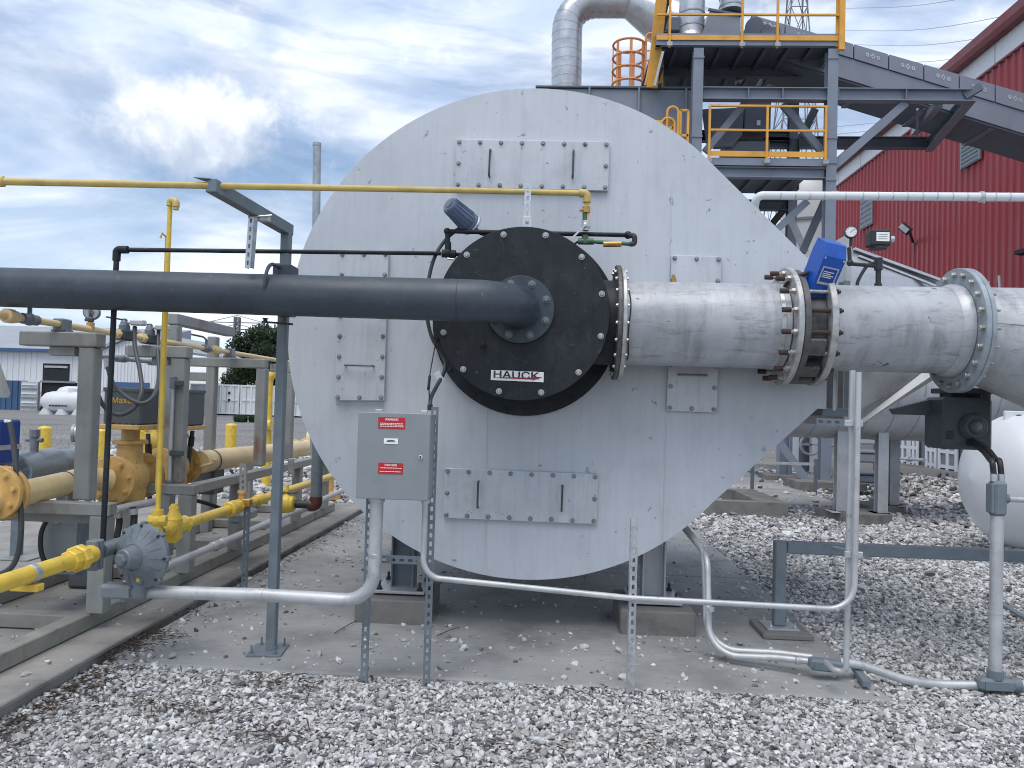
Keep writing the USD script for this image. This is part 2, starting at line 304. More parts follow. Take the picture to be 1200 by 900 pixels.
L['stone'] = mat('gravel_stone', {
    'oi': ('object_info', {}),
    'r': ('rgb_ramp', dict(ramp=[(0.0, (0.10, 0.10, 0.105)), (0.10, (0.20, 0.20, 0.205)), (0.22, (0.31, 0.308, 0.305)), (0.42, (0.42, 0.418, 0.41)), (0.52, (0.41, 0.385, 0.355)), (0.6, (0.53, 0.527, 0.52)), (1.0, (0.73, 0.727, 0.72))])),
    'geo': ('geometry', {}),
    'n': ('noise_texture', dict(scale=55.0, detail=4.0, roughness=0.6)),
    'mr': ('rgb_ramp', dict(ramp=[(0.3, (0.72, 0.72, 0.72)), (0.7, (1.06, 1.06, 1.06))])),
    'x': ('mix', dict(mix_type='multiply', fac=1.0)),
    'p': ('principled_bsdf', dict(roughness=0.82, specular_ior_level=0.3)),
}, [('oi.random', 'r.fac'), ('geo.position', 'n.vector'), ('n.fac', 'mr.fac'), ('r.color', 'x.color1'), ('mr.color', 'x.color2'), ('x.color', 'p.base_color')])
L['foliage'] = mat('foliage', {
    'geo': ('geometry', {}),
    'r': ('rgb_ramp', dict(ramp=[(0.0, (0.022, 0.042, 0.014)), (0.5, (0.055, 0.09, 0.027)), (1.0, (0.10, 0.14, 0.045))])),
    'd': ('principled_bsdf', dict(roughness=0.55)),
    't': ('translucent_bsdf', {}),
    'x': ('mix_closure', dict(fac=0.25)),
}, [('geo.random_per_island', 'r.fac'), ('r.color', 'd.base_color'), ('r.color', 't.color'), ('d.BSDF', 'x.closure1'), ('t.BSDF', 'x.closure2')], surface='x.closure')

# ------------------------------------------------------------------ scene helpers
_count, _loc, USED = {}, {}, set()


def numbered(parent, name):
    k = (parent, name)
    n = _count.get(k, 0)
    _count[k] = n + 1
    return name if n == 0 else f'{name}_{n:03d}'


def data(prim, label=None, cat=None, group=None, kind=None):
    for k, v in (('label', label), ('category', cat), ('group', group), ('kind', kind)):
        if v:
            prim.SetCustomDataByKey(k, v)


def thing(name, label, cat, loc=(0, 0, 0), group=None):
    path = '/World/' + numbered('/World', name)
    x = UsdGeom.Xform.Define(stage, path)
    loc = np.asarray(loc, float)
    x.AddTranslateOp().Set(Gf.Vec3d(*map(float, loc)))
    _loc[path] = loc
    data(x.GetPrim(), label, cat, group)
    return path


def part(parent, name, mesh, m, smooth=32, label=None, kind=None):
    path = parent + '/' + numbered(parent, name)
    v, f = mesh
    o = usdkit.mesh(stage, path, (np.asarray(v) - _loc[parent], f), L[m], smooth=smooth)
    _loc[path] = _loc[parent]
    data(o.GetPrim(), label, None, None, kind)
    return path


def solo(name, mesh, m, label, cat, group=None, kind=None, smooth=32):
    """A thing that is one mesh."""
    path = '/World/' + numbered('/World', name)
    o = usdkit.mesh(stage, path, mesh, L[m], smooth=smooth)
    _loc[path] = np.zeros(3)
    data(o.GetPrim(), label, cat, group, kind)
    return path


def copy_thing(src, name, loc, label, cat, group=None, rotz=0.0):
    path = '/World/' + numbered('/World', name)
    x = UsdGeom.Xform.Define(stage, path)
    x.GetPrim().GetReferences().AddInternalReference(src)
    x.GetPrim().SetInstanceable(True)
    x.ClearXformOpOrder()
    x.AddTranslateOp(opSuffix='own').Set(Gf.Vec3d(*map(float, loc)))
    if rotz:
        x.AddRotateZOp(opSuffix='own').Set(rotz)
    data(x.GetPrim(), label, cat, group)
    return path


# ------------------------------------------------------------------ mesh helpers: everything is (vertices, triangles)
def J(*ms):
    ms = [m for q in ms for m in (q if isinstance(q, list) else [q])]
    vs, fs, n = [], [], 0
    for v, f in ms:
        vs.append(v); fs.append(f + n); n += len(v)
    return np.vstack(vs), np.vstack(fs)


_BF = np.array([[0, 2, 1], [0, 3, 2], [4, 5, 6], [4, 6, 7], [0, 1, 5], [0, 5, 4], [1, 2, 6], [1, 6, 5], [2, 3, 7], [2, 7, 6], [3, 0, 4], [3, 4, 7]])


def frame_box(c, ex, ey, ez):
    """Box with centre c and half-axis vectors."""
    c, ex, ey, ez = map(lambda a: np.asarray(a, float), (c, ex, ey, ez))
    s = [(-1, -1, -1), (1, -1, -1), (1, 1, -1), (-1, 1, -1), (-1, -1, 1), (1, -1, 1), (1, 1, 1), (-1, 1, 1)]
    v = np.array([c + a * ex + b * ey + d * ez for a, b, d in s])
    f = _BF if np.dot(np.cross(ex, ey), ez) > 0 else _BF[:, ::-1]
    return v, f.copy()


def bx(x0, x1, y0, y1, z0, z1):
    return frame_box(((x0 + x1) / 2, (y0 + y1) / 2, (z0 + z1) / 2), ((x1 - x0) / 2, 0, 0), (0, (y1 - y0) / 2, 0), (0, 0, (z1 - z0) / 2))


def hull(pts):
    h = trimesh.convex.convex_hull(np.asarray(pts, float))
    return np.array(h.vertices), np.array(h.faces)


def cbox(c, ex, ey, ez, b):
    """Chamfered box; ex, ey, ez are half-axis vectors."""
    c = np.asarray(c, float)
    A = [np.asarray(e, float) for e in (ex, ey, ez)]
    n = [np.linalg.norm(a) for a in A]
    b = min(b, 0.45 * min(n))
    pts = []
    for s in np.ndindex(2, 2, 2):
        sg = [2 * q - 1 for q in s]
        for k in range(3):
            p = c.copy()
            for j in range(3):
                p = p + A[j] * sg[j] * (1 - (b / n[j] if j != k else 0))
            pts.append(p)
    return hull(pts)


def rb(x0, x1, y0, y1, z0, z1, b=0.004):
    return cbox(((x0 + x1) / 2, (y0 + y1) / 2, (z0 + z1) / 2), ((x1 - x0) / 2, 0, 0), (0, (y1 - y0) / 2, 0), (0, 0, (z1 - z0) / 2), b)


def axes(d, up=(0, 0, 1)):
    d = unit(d)
    if abs(np.dot(d, unit(up))) > 0.985:
        up = (0, 1, 0) if abs(d[1]) < 0.9 else (1, 0, 0)
    s = unit(np.cross(d, up))
    return d, s, np.cross(s, d)


def bar(p0, p1, w, h, up=(0, 0, 1), b=0.0, ext=0.0):
    p0, p1 = np.asarray(p0, float), np.asarray(p1, float)
    d, s, t = axes(p1 - p0, up)
    ln = np.linalg.norm(p1 - p0) / 2 + ext
    fn = (lambda *a: cbox(*a, b)) if b else frame_box
    return fn((p0 + p1) / 2, d * ln, s * w / 2, t * h / 2)


def ibeam(p0, p1, h, w, up=(0, 0, 1), tf=0.018, tw=0.014):
    p0, p1 = np.asarray(p0, float), np.asarray(p1, float)
    d, s, t = axes(p1 - p0, up)
    o = t * (h / 2 - tf / 2)
    return J(bar(p0 + o, p1 + o, w, tf, up), bar(p0 - o, p1 - o, w, tf, up), bar(p0, p1, tw, h - 2 * tf, up))


def channel(p0, p1, w, d, up=(0, 0, 1), open_dir=None, t=0.004):
    """U section, web across w, legs of depth d toward open_dir."""
    p0, p1 = np.asarray(p0, float), np.asarray(p1, float)
    a = unit(p1 - p0)
    o = unit(np.asarray(open_dir, float) - np.dot(open_dir, a) * a)
    s = np.cross(a, o)
    ln, c = np.linalg.norm(p1 - p0) / 2, (p0 + p1) / 2
    return J(frame_box(c, a * ln, s * w / 2, o * t / 2), frame_box(c + o * d / 2 + s * (w / 2 - t / 2), a * ln, s * t / 2, o * d / 2), frame_box(c + o * d / 2 - s * (w / 2 - t / 2), a * ln, s * t / 2, o * d / 2))


def strut(p0, p1, face, w=0.041, d=0.03):
    """Slotted channel; face = the direction in which the slotted web looks."""
    p0, p1, face = map(lambda q: np.asarray(q, float), (p0, p1, face))
    a = unit(p1 - p0)
    o = unit(face - np.dot(face, a) * a)
    s = np.cross(a, o)
    ln = np.linalg.norm(p1 - p0)
    poly = sbox(-w / 2, 0, w / 2, ln)
    k = 0.028
    while k < ln - 0.02:
        poly = poly.difference(sbox(-0.0075, k - 0.013, 0.0075, k + 0.013))
        k += 0.05
    web = prism(poly, p0 + o * d, s, a, o, 0.0035)
    c = (p0 + p1) / 2
    return J(web, frame_box(c + o * d / 2 + s * (w / 2 - 0.002), a * ln / 2, s * 0.002, o * d / 2), frame_box(c + o * d / 2 - s * (w / 2 - 0.002), a * ln / 2, s * 0.002, o * d / 2))


def prism(poly, origin, ex, ey, ez, depth):
    """Extrudes a shapely polygon drawn in (ex, ey) from origin along ez by depth."""
    geoms = getattr(poly, 'geoms', [poly])
    out = []
    for g in geoms:
        m = trimesh.creation.extrude_polygon(g, depth, engine='earcut')
        v = np.array(m.vertices)
        R = np.stack([unit(ex), unit(ey), unit(ez)])
        w = np.asarray(origin, float) + v @ R
        f = np.array(m.faces)
        if np.linalg.det(R) < 0:
            f = f[:, ::-1]
        out.append((w, f))
    return J(out)


def lathe(profile, origin, axis, n=32, closed=False):
    """profile: (radius, height along axis) points, outside seen when walked from low to high."""
    d, s, t = axes(axis)
    pr = np.asarray(profile, float)
    ang = np.arange(n) * 2 * np.pi / n
    ringv = np.cos(ang)[:, None] * s + np.sin(ang)[:, None] * t
    v = (np.asarray(origin, float) + pr[:, None, 1, None] * d + pr[:, None, 0, None] * ringv[None]).reshape(-1, 3)
    i, j = np.meshgrid(np.arange(len(pr) - 1), np.arange(n), indexing='ij')
    a, b, c, e = i * n + j, i * n + (j + 1) % n, (i + 1) * n + (j + 1) % n, (i + 1) * n + j
    f = np.concatenate([np.stack([a, b, c], -1).reshape(-1, 3), np.stack([a, c, e], -1).reshape(-1, 3)])
    # keep faces whose ring radius is zero on both ends out
    ok = np.linalg.norm(np.cross(v[f[:, 1]] - v[f[:, 0]], v[f[:, 2]] - v[f[:, 0]]), axis=1) > 1e-14
    f = f[ok]
    # orientation: outward
    q = v[f].mean(1); nn = np.cross(v[f[:, 1]] - v[f[:, 0]], v[f[:, 2]] - v[f[:, 0]])
    m = len(f) // 2
    vol = (nn * (q - np.asarray(origin, float))).sum()
    return v, (f if vol > 0 else f[:, ::-1])


def cyl(p0, p1, r, n=20, r2=None, bev=0.0):
    p0, p1 = np.asarray(p0, float), np.asarray(p1, float)
    h = np.linalg.norm(p1 - p0)
    r2 = r if r2 is None else r2
    if bev:
        return lathe([(0, 0), (r - bev, 0), (r, bev), (r2, h - bev), (r2 - bev, h), (0, h)], p0, p1 - p0, n)
    return lathe([(0, 0), (r, 0), (r2, h), (0, h)], p0, p1 - p0, n)


def pipe_wall(p0, p1, r, ri, n=32, bev=0.003):
    """A hollow cylinder (flange or ring)."""
    h = np.linalg.norm(np.asarray(p1) - np.asarray(p0))
    return lathe([(ri, 0), (r - bev, 0), (r, bev), (r, h - bev), (r - bev, h), (ri, h), (ri, 0)], p0, np.asarray(p1) - np.asarray(p0), n)


def fillet(path, bend, k=8):
    path = [np.asarray(p, float) for p in path]
    out = [path[0]]
    for i in range(1, len(path) - 1):
        a, b, c = path[i - 1], path[i], path[i + 1]
        d0, d1 = unit(b - a), unit(c - b)
        th = math.acos(np.clip(np.dot(d0, d1), -1, 1))
        if th < 0.02:
            out.append(b); continue
        bd = bend[i - 1] if isinstance(bend, (list, tuple)) else bend
        tl = min(bd * math.tan(th / 2), 0.49 * np.linalg.norm(b - a), 0.49 * np.linalg.norm(c - b))
        R = tl / math.tan(th / 2)
        s, e = b - d0 * tl, b + d1 * tl
        nrm = unit(d1 - d0 * np.dot(d0, d1))
        cen = s + nrm * R
        for q in range(k + 1):
            w = th * q / k
            out.append(cen - nrm * R * math.cos(w) + d0 * R * math.sin(w))
    out.append(path[-1])
    return np.array(out)


def spline(pts, n=8):
    p = np.asarray(pts, float)
    p = np.vstack([2 * p[0] - p[1], p, 2 * p[-1] - p[-2]])
    out = []
    for i in range(1, len(p) - 2):
        for q in range(n):
            t = q / n
            out.append(0.5 * (2 * p[i] + (p[i + 1] - p[i - 1]) * t + (2 * p[i - 1] - 5 * p[i] + 4 * p[i + 1] - p[i + 2]) * t * t + (3 * p[i] - p[i - 1] - 3 * p[i + 1] + p[i + 2]) * t ** 3))
    out.append(p[-2])
    return np.array(out)


def tube(path, r, n=14, bend=None, k=8, caps=True):
    p = fillet(path, bend, k) if bend else np.asarray(path, float)
    keep = [0] + [i for i in range(1, len(p)) if np.linalg.norm(p[i] - p[i - 1]) > 1e-6]
    p = p[keep]
    t = np.gradient(p, axis=0); t /= np.linalg.norm(t, axis=1, keepdims=True)
    _, s, _ = axes(t[0])
    S = []
    for q in t:
        s = unit(s - np.dot(s, q) * q); S.append(s)
    S = np.array(S); B = np.cross(t, S)
    ang = np.arange(n) * 2 * np.pi / n
    rr = np.broadcast_to(r, (len(p),))
    v = (p[:, None] + rr[:, None, None] * (np.cos(ang)[None, :, None] * S[:, None] + np.sin(ang)[None, :, None] * B[:, None])).reshape(-1, 3)
    i, j = np.meshgrid(np.arange(len(p) - 1), np.arange(n), indexing='ij')
    a, b, c, e = i * n + j, i * n + (j + 1) % n, (i + 1) * n + (j + 1) % n, (i + 1) * n + j
    f = np.concatenate([np.stack([a, b, c], -1).reshape(-1, 3), np.stack([a, c, e], -1).reshape(-1, 3)])
    if caps:
        m = len(v)
        v = np.vstack([v, p[0], p[-1]])
        jj = np.arange(n)
        o = (len(p) - 1) * n
        f = np.vstack([f, np.stack([np.full(n, m), (jj + 1) % n, jj], 1), np.stack([np.full(n, m + 1), o + jj, o + (jj + 1) % n], 1)])
    return v, f


def hexb(p, axis, r=0.012, h=0.012, washer=True, stud=0.0):
    """Hex bolt head (with washer) standing on p along axis."""
    p, a = np.asarray(p, float), unit(axis)
    out = []
    if washer:
        out.append(cyl(p, p + a * 0.003, r * 1.45, 14))
        p = p + a * 0.003
    out.append(lathe([(0, 0), (r, 0), (r, h * 0.8), (r * 0.8, h), (0, h)], p, a, 6))
    if stud:
        out.append(cyl(p + a * h * 0.9, p + a * (h + stud), r * 0.55, 10))
    return J(out)


def sphere(c, r, n=20, scale=(1, 1, 1)):
    m = trimesh.creation.uv_sphere(1.0, count=[n // 2, n])
    return np.array(m.vertices) * r * np.asarray(scale) + np.asarray(c), np.array(m.faces)


def letters(text, height, origin, ex, ey, bold=True, depth=0.0015, center=False, squeeze=1.0):
    m = meshkit.text_mesh(text, height, depth, bold)
    v = np.array(m.vertices); v[:, 0] *= squeeze
    if center:
        v[:, 0] -= (v[:, 0].max() + v[:, 0].min()) / 2
    ex, ey = unit(ex), unit(ey)
    return np.asarray(origin, float) + v[:, :1] * ex + v[:, 1:2] * ey + v[:, 2:] * np.cross(ex, ey), np.array(m.faces)


def circle_pts(c, r, n, ex, ey, start=0.0):
    return [np.asarray(c) + r * (math.cos(start + 2 * math.pi * k / n) * np.asarray(ex) + math.sin(start + 2 * math.pi * k / n) * np.asarray(ey)) for k in range(n)]


X_, Y_, Z_ = V(1, 0, 0), V(0, 1, 0), V(0, 0, 1)
GZ = -0.04          # gravel level; the pad's top is z = 0

# ------------------------------------------------------------------ ground
def structure(name, mesh, m, smooth=False):
    path = '/World/' + numbered('/World', name)
    o = usdkit.mesh(stage, path, mesh, L[m], smooth=smooth)
    _loc[path] = np.zeros(3)
    data(o.GetPrim(), kind='structure')
    return path


gx, gy = np.linspace(-60, 60, 61), np.linspace(-20, 100, 61)
structure('gravel_ground', (np.array([(-900, -300, GZ), (900, -300, GZ), (900, 1500, GZ), (-900, 1500, GZ)], float), np.array([[0, 1, 2], [0, 2, 3]])), 'gravel_base')
structure('paved_yard', (np.array([(-120, 36, GZ + .006), (9, 36, GZ + .006), (9, 120, GZ + .006), (-120, 120, GZ + .006)], float), np.array([[0, 1, 2], [0, 2, 3]])), 'asphalt')
structure('concrete_pad', J(rb(-2.62, 1.97, 4.48, 7.494, GZ - 0.25, 0.0, 0.012), rb(-2.62, 1.97, 7.506, 11.6, GZ - 0.25, 0.0, 0.012)), 'pad')
structure('skid_slab', J(rb(-6.4, -2.652, 1.6, 11.4, 0.018, 0.05, 0.008), rb(-6.39, -2.668, 1.61, 11.39, GZ - 0.25, 0.0175, 0.004)), 'slab')
structure('rear_slab', rb(3.05, 5.2, 13.6, 21.0, GZ - 0.2, GZ + 0.05, 0.01), 'pad')
structure('side_path', (np.array([(8.6, 21.2, GZ + .004), (12.2, 21.2, GZ + .004), (12.2, 27.2, GZ + .004), (8.6, 27.2, GZ + .004)], float), np.array([[0, 1, 2], [0, 2, 3]])), 'asphalt')

# gravel stones: real pieces in the near field
def stone_protos(path, n):
    for k in range(n):
        m = trimesh.creation.icosphere(subdivisions=1)
        r2 = np.random.default_rng(100 + k)
        v = np.array(m.vertices)
        for q in range(9):                                       # cut flats into it
            nrm = unit(r2.normal(size=3)); dcut = r2.uniform(0.45, 0.8)
            dd = v @ nrm - dcut
            v = v - np.maximum(dd, 0)[:, None] * nrm
        v = v * V(1.35, r2.uniform(0.75, 1.05), r2.uniform(0.55, 0.85)) * (1 + 0.05 * r2.normal(size=(len(v), 1)))
        usdkit.mesh(stage, f'{path}/stone_{k:03d}' if k else f'{path}/stone', (v, np.array(m.faces)), L['stone'], smooth=False)


def instancer(name, pts, scales, r3, tilt=0.5, label=None, cat=None, protos=8):
    path = '/World/' + name
    pi = UsdGeom.PointInstancer.Define(stage, path)
    stone_protos(path, protos)
    pi.CreatePrototypesRel().SetTargets([Sdf.Path(f'{path}/stone_{k:03d}' if k else f'{path}/stone') for k in range(protos)])
    n = len(pts)
    pi.CreateProtoIndicesAttr(Vt.IntArray.FromNumpy(r3.integers(0, protos, n).astype(np.int32)))
    pi.CreatePositionsAttr(Vt.Vec3fArray.FromNumpy(np.asarray(pts, np.float32)))
    pi.CreateScalesAttr(Vt.Vec3fArray.FromNumpy(np.repeat(np.asarray(scales, np.float32)[:, None], 3, 1)))
    q = r3.normal(size=(n, 4)); q[:, 1:3] *= tilt * 0.5
    q /= np.linalg.norm(q, axis=1, keepdims=True)
    pi.CreateOrientationsAttr(Vt.QuathArray([Gf.Quath(float(a), float(b), float(c), float(d)) for a, b, c, d in q]))
    data(pi.GetPrim(), label, cat, None, 'stuff')


def in_view(p, margin=60):
    d = np.asarray(p) - EYE
    z = d @ _f
    u = 600 + FPX * (d @ _r) / z
    v = 450 - FPX * (d @ _u) / z
    return (z > 0.3) & (u > -margin) & (u < 1200 + margin) & (v < 900 + margin * 1.5)


def scatter(x0, x1, y0, y1, density, r3):
    n = int((x1 - x0) * (y1 - y0) * density)
    p = np.column_stack([r3.uniform(x0, x1, n), r3.uniform(y0, y1, n), np.full(n, GZ)])
    return p[in_view(p)]


r3 = np.random.default_rng(21)
fields = []
for (x0, x1, y0, y1, den, r0) in [(-2.66, 3.6, 2.6, 4.48, 10500, 0.0088), (1.97, 4.6, 4.48, 7.0, 8000, 0.0100), (1.97, 6.2, 7.0, 10.0, 4200, 0.0128), (1.97, 9.0, 10.0, 13.6, 1500, 0.019),
                                  (3.0, 11.5, 13.6, 21.0, 330, 0.034), (-13.0, -6.4, 8.0, 22.0, 200, 0.04), (-6.4, -2.2, 11.4, 22.0, 200, 0.04)]:
    p = scatter(x0, x1, y0, y1, den, r3)
    s = r0 * np.exp(r3.normal(0, 0.36, len(p)))
    p[:, 2] += s * r3.uniform(-0.3, 1.3, len(p)) + 0.016 * (meshkit.noise(p * V(2.2, 2.2, 0) + 3.3, 3) - 0.4)
    fields.append(np.column_stack([p, s]))
bank = scatter(-2.6, 2.1, 4.33, 4.50, 8000, r3)
bs_ = 0.0088 * np.exp(r3.normal(0, 0.35, len(bank)))
bank[:, 2] += 0.012 + 0.022 * meshkit.noise(bank * V(3, 1, 0) + 1.7, 8) * (bank[:, 1] - 4.33) / .17
fields.append(np.column_stack([bank, bs_]))
al = np.vstack(fields)
out_slab = ~((al[:, 0] > 3.05) & (al[:, 0] < 5.2) & (al[:, 1] > 13.6) & (al[:, 1] < 21) & (r3.random(len(al)) > 0.06))
al = al[out_slab]
instancer('gravel_stones', al[:, :3], al[:, 3], r3, label='pale grey crushed gravel covering the ground', cat='gravel', protos=10)
# stones that strayed onto the pad and the skid slab
n = 3400
p = np.column_stack([r3.uniform(-2.6, 1.95, n), r3.uniform(4.5, 10.0, n), np.zeros(n)])
front = np.exp(-(p[:, 1] - 4.5) / 0.55); left = np.exp(-(p[:, 0] + 2.62) / 0.25); right = np.exp(-(1.97 - p[:, 0]) / 0.2)
cl = meshkit.noise(p * V(2.6, 2.6, 0) + 9.1, 5)
keep = r3.random(n) < np.clip(0.24 + 0.5 * front + 0.75 * left + 0.3 * right + 0.45 * (cl > 0.66), 0, 1)
p = p[keep]
s = 0.0105 * np.exp(r3.normal(0, 0.42, len(p)))
p[:, 2] += s * 0.3
q2 = np.column_stack([r3.uniform(-4.4, -2.68, 260), r3.uniform(3.2, 8.5, 260), np.full(260, 0.05)])
s2 = 0.011 * np.exp(r3.normal(0, 0.35, 260)); q2[:, 2] += s2 * 0.3
instancer('loose_stones', np.vstack([p, q2]), np.concatenate([s, s2]), r3, label='loose small stones strewn over the concrete pad and slab', cat='stones', protos=6)


def litter(pts, size, r4):
    vs, fs = [], []
    for k, c in enumerate(pts):
        a = r4.uniform(0, 2 * np.pi); d = V(math.cos(a), math.sin(a), r4.normal(0, .25)); e = V(-math.sin(a), math.cos(a), r4.normal(0, .4))
        ln, w = size * r4.uniform(.5, 2.0), size * r4.uniform(.08, .38)
        q = np.array([c - d * ln, c - e * w + Z_ * .004, c + d * ln, c + e * w + Z_ * .004])
        vs.append(q); fs.append(np.array([[0, 1, 2], [0, 2, 3]]) + 4 * k)
    return np.vstack(vs), np.vstack(fs)


r4 = np.random.default_rng(5)
yy = np.concatenate([3.2 + 1.9 * r4.random(900), 4.6 + 5.5 * r4.random(500)])
xx = -2.655 + np.abs(r4.normal(0, 0.12, len(yy))) + 0.06 * (yy < 4.5)
lp = np.column_stack([xx, yy, np.where(yy < 4.48, GZ + 0.02 + 0.02 * r4.random(len(yy)), 0.006 + 0.012 * r4.random(len(yy)))])
fx = np.column_stack([r4.uniform(-2.4, 1.9, 160), 4.44 + np.abs(r4.normal(0, .05, 160)) * -1, GZ + .025 + .02 * r4.random(160)])
fg = np.column_stack([r4.uniform(-2.4, 2.2, 130), r4.uniform(3.3, 4.3, 130), GZ + .03 + .015 * r4.random(130)])
for cx_, cy_, m_ in ((-1.9, 3.9, 150), (-1.2, 3.65, 130), (-0.2, 3.6, 60), (0.55, 3.75, 90), (-1.5, 4.3, 110), (0.1, 4.35, 50)):
    fg = np.vstack([fg, np.column_stack([r4.normal(cx_, .22, m_), r4.normal(cy_, .07, m_), GZ + .025 + .02 * r4.random(m_)])])
solo('leaf_litter', litter(np.vstack([lp, fx, fg]), 0.018, r4), 'dead', 'brown dead leaf bits gathered along the concrete edges', 'leaf litter', kind='stuff', smooth=False)
for k, (u, v, du, dv) in enumerate([(392, 742, 28, -16), (526, 738, -3, -22), (512, 745, 26, -10)]):
    a, b = PZ(u, v, 0.012), PZ(u + du, v + dv, 0.012)
    if k != 1:
        solo('twig', tube([a, (a + b) / 2 + V(.01, .01, .008), b], 0.003, 6), 'dead', ['thin dark twig on the pad beside the left pier', '', 'forked dark twig on the pad right of the slotted posts'][k], 'twig')

# ------------------------------------------------------------------ the big grey vessel
F = 5.40                                            # its front plate's plane
VC, VR = V(-0.157, F, 2.112), 1.735
vessel = thing('heater_vessel', 'big round pale grey steel vessel with a flat plate front in the middle', 'vessel', (VC[0], F, 0))


def plate_outline(inset=0.0):
    R = VR - inset
    a = np.radians(np.linspace(44, 318, 320))
    pts = [(VC[0] + R * math.cos(t), VC[2] + R * math.sin(t)) for t in a]
    lo, hi = PY(958, 479, F), PY(958, 314, F)
    pts += [(lo[0] - inset, lo[2] + inset), (lo[0] + .06 - inset, lo[2] + inset), (lo[0] + .06 - inset, hi[2] - inset), (hi[0] - inset, hi[2] - inset)]
    return Polygon(pts)


part(vessel, 'front_plate', prism(plate_outline(), (0, F, 0), X_, Z_, Y_, 0.016), 'plate', 30)
part(vessel, 'shell', prism(plate_outline(0.03), (0, F + 0.018, 0), X_, Z_, Y_, 3.1), 'plate', 30)
for u0, v0, u1, v1 in [(787, 222, 784.4, 330), (781, 482, 776, 640), (574, 300, 569, 660)]:        # weld seams
    a, b = PY(u0, v0, F), PY(u1, v1, F)
    part(vessel, 'weld_seam', bar(a - Y_ * .001, b - Y_ * .001, 0.004, 0.004, Y_), 'panel')
# side flange at the tip
t0 = PY(972, 400, F)
for k, (dx, yy_) in enumerate([(0.06, 0.0), (0.12, 0.28)]):
    part(vessel, 'side_flange', bx(t0[0] + dx - .012, t0[0] + dx + .012, F + .05 + yy_, F + .13 + yy_, 1.62, 2.62), 'cladding')
part(vessel, 'side_flange', rb(t0[0] - .02, t0[0] + .16, F + .06, F + 2.2, 1.58, 1.64, .004), 'post_grey')


def access_panel(corners, rows, cols, handles, label):
    """corners: pixel corners (upper left, upper right, lower right, lower left) on the front plate; bolts along the edge."""
    c = [PY(u, v, F - 0.012) for u, v in corners]
    ex, ez = (c[1] - c[0] + c[2] - c[3]) / 4, (c[0] - c[3] + c[1] - c[2]) / 4
    cen = sum(c) / 4
    dk = 'hose' if corners[0][1] < 200 or corners[0][1] > 500 else 'regulator'
    pp = part(vessel, 'access_panel', cbox(cen - Y_ * .006, ex, V(0, .017, 0), ez, .003), 'panel', False, label)
    for i in range(cols):
        for j in range(rows):
            if 0 < i < cols - 1 and 0 < j < rows - 1:
                continue
            q = cen + ex * (-1 + 2 * i / (cols - 1)) * (1 - .022 / np.linalg.norm(ex)) + ez * (-1 + 2 * j / (rows - 1)) * (1 - .022 / np.linalg.norm(ez)) - Y_ * .0225
            part(pp, 'bolt', hexb(q, -Y_, .0115, .011), 'bolt_dull', 30)
    for (u0, v0, u1, v1) in handles:
        a, b = PY(u0, v0, F - .034), PY(u1, v1, F - .034)
        part(pp, 'handle', tube([a, a - Y_ * .045, b - Y_ * .045, b], .0072, 10, .014), dk, 40)


access_panel([(535, 164), (714.4, 167.5), (712.4, 224.4), (533.4, 221)], 3, 8, [(575, 177, 573.5, 207), (672, 178, 671, 208)], 'upper access panel with two upright handles')
access_panel([(521.5, 548), (701.4, 555), (699, 614), (520, 606.5)], 3, 8, [(561, 564, 560, 594), (659, 569, 658, 598)], 'lower scuffed access panel with two upright handles')
access_panel([(398.5, 296), (456.5, 295), (450.5, 470), (393.5, 469)], 8, 3, [(405.5, 428, 438, 429)], 'left access panel behind the dark pipe')
access_panel([(787, 300), (844.5, 301), (840, 484), (780, 481)], 8, 3, [(795, 439, 827, 440)], 'right access panel behind the pale pipe')
# legs with base plates and anchor bolts
for k, (xc, cols_) in enumerate([(-1.075, 0), (0.80, 1)]):
    lg = part(vessel, 'leg', ibeam((xc, 5.83, 0.205), (xc, 5.83, 0.95 if k == 0 else 0.95), 0.17, 0.17, X_, .012, .010), 'cladding' if k else 'post_grey')
    part(lg, 'base_plate', rb(xc - .19, xc + .19, 5.62, 6.03, .185, .205, .003), 'cladding')
    for sx in (-1, 1):
        for sy in (-1, 1):
            part(lg, 'anchor_bolt', hexb((xc + sx * .15, 5.83 + sy * .16, .205), Z_, .018, .02, True, .035), 'rubber')
part(vessel, 'saddle_beam', rb(-1.0, 0.76, 5.93, 5.96, .40, .64, .003), 'cladding')
for k, xc in enumerate((-1.10, 0.80)):
    pr = solo('concrete_pier', rb(xc - .265, xc + .265, 5.50, 6.12, -.02, .17, .012), 'pier', ['low concrete pier block under the left vessel leg', 'low concrete pier block under the right vessel leg'][k], 'pier', 'piers under the big vessel', smooth=False)

# ------------------------------------------------------------------ burner on the plate
CV = 4.80
bc = V(-0.191, CV, 2.172)
burner = thing('burner', 'round black burner housing bolted to the middle of the vessel front', 'burner', bc)
RB = 0.547
part(burner, 'cover', cyl(bc, bc + Y_ * .018, RB, 72, bev=.003), 'black', 25)
part(burner, 'housing', cyl(bc + Y_ * .0185, V(bc[0], F - .040, bc[2]), RB - .03, 64), 'black', 25)
part(burner, 'mount_flange', cyl(V(bc[0], F - .040, bc[2]), V(bc[0], F - .002, bc[2]), 0.652, 72, bev=.003), 'black', 25)
for q in circle_pts(bc, RB - .036, 12, X_, Z_, math.radians(15)):
    part(burner, 'cover_bolt', hexb(q, -Y_, .0135, .013), 'bolt')
for q in circle_pts(V(bc[0], F - .04, bc[2]), .652 - .035, 16, X_, Z_, math.radians(11)):
    part(burner, 'flange_bolt', hexb(q, -Y_, .013, .012), 'black')
q = PY(566, 404, CV)
part(burner, 'plug', J(cyl(q, q - Y_ * .02, .021, 20), hexb(q - Y_ * .02, -Y_, .014, .012, False)), 'black')
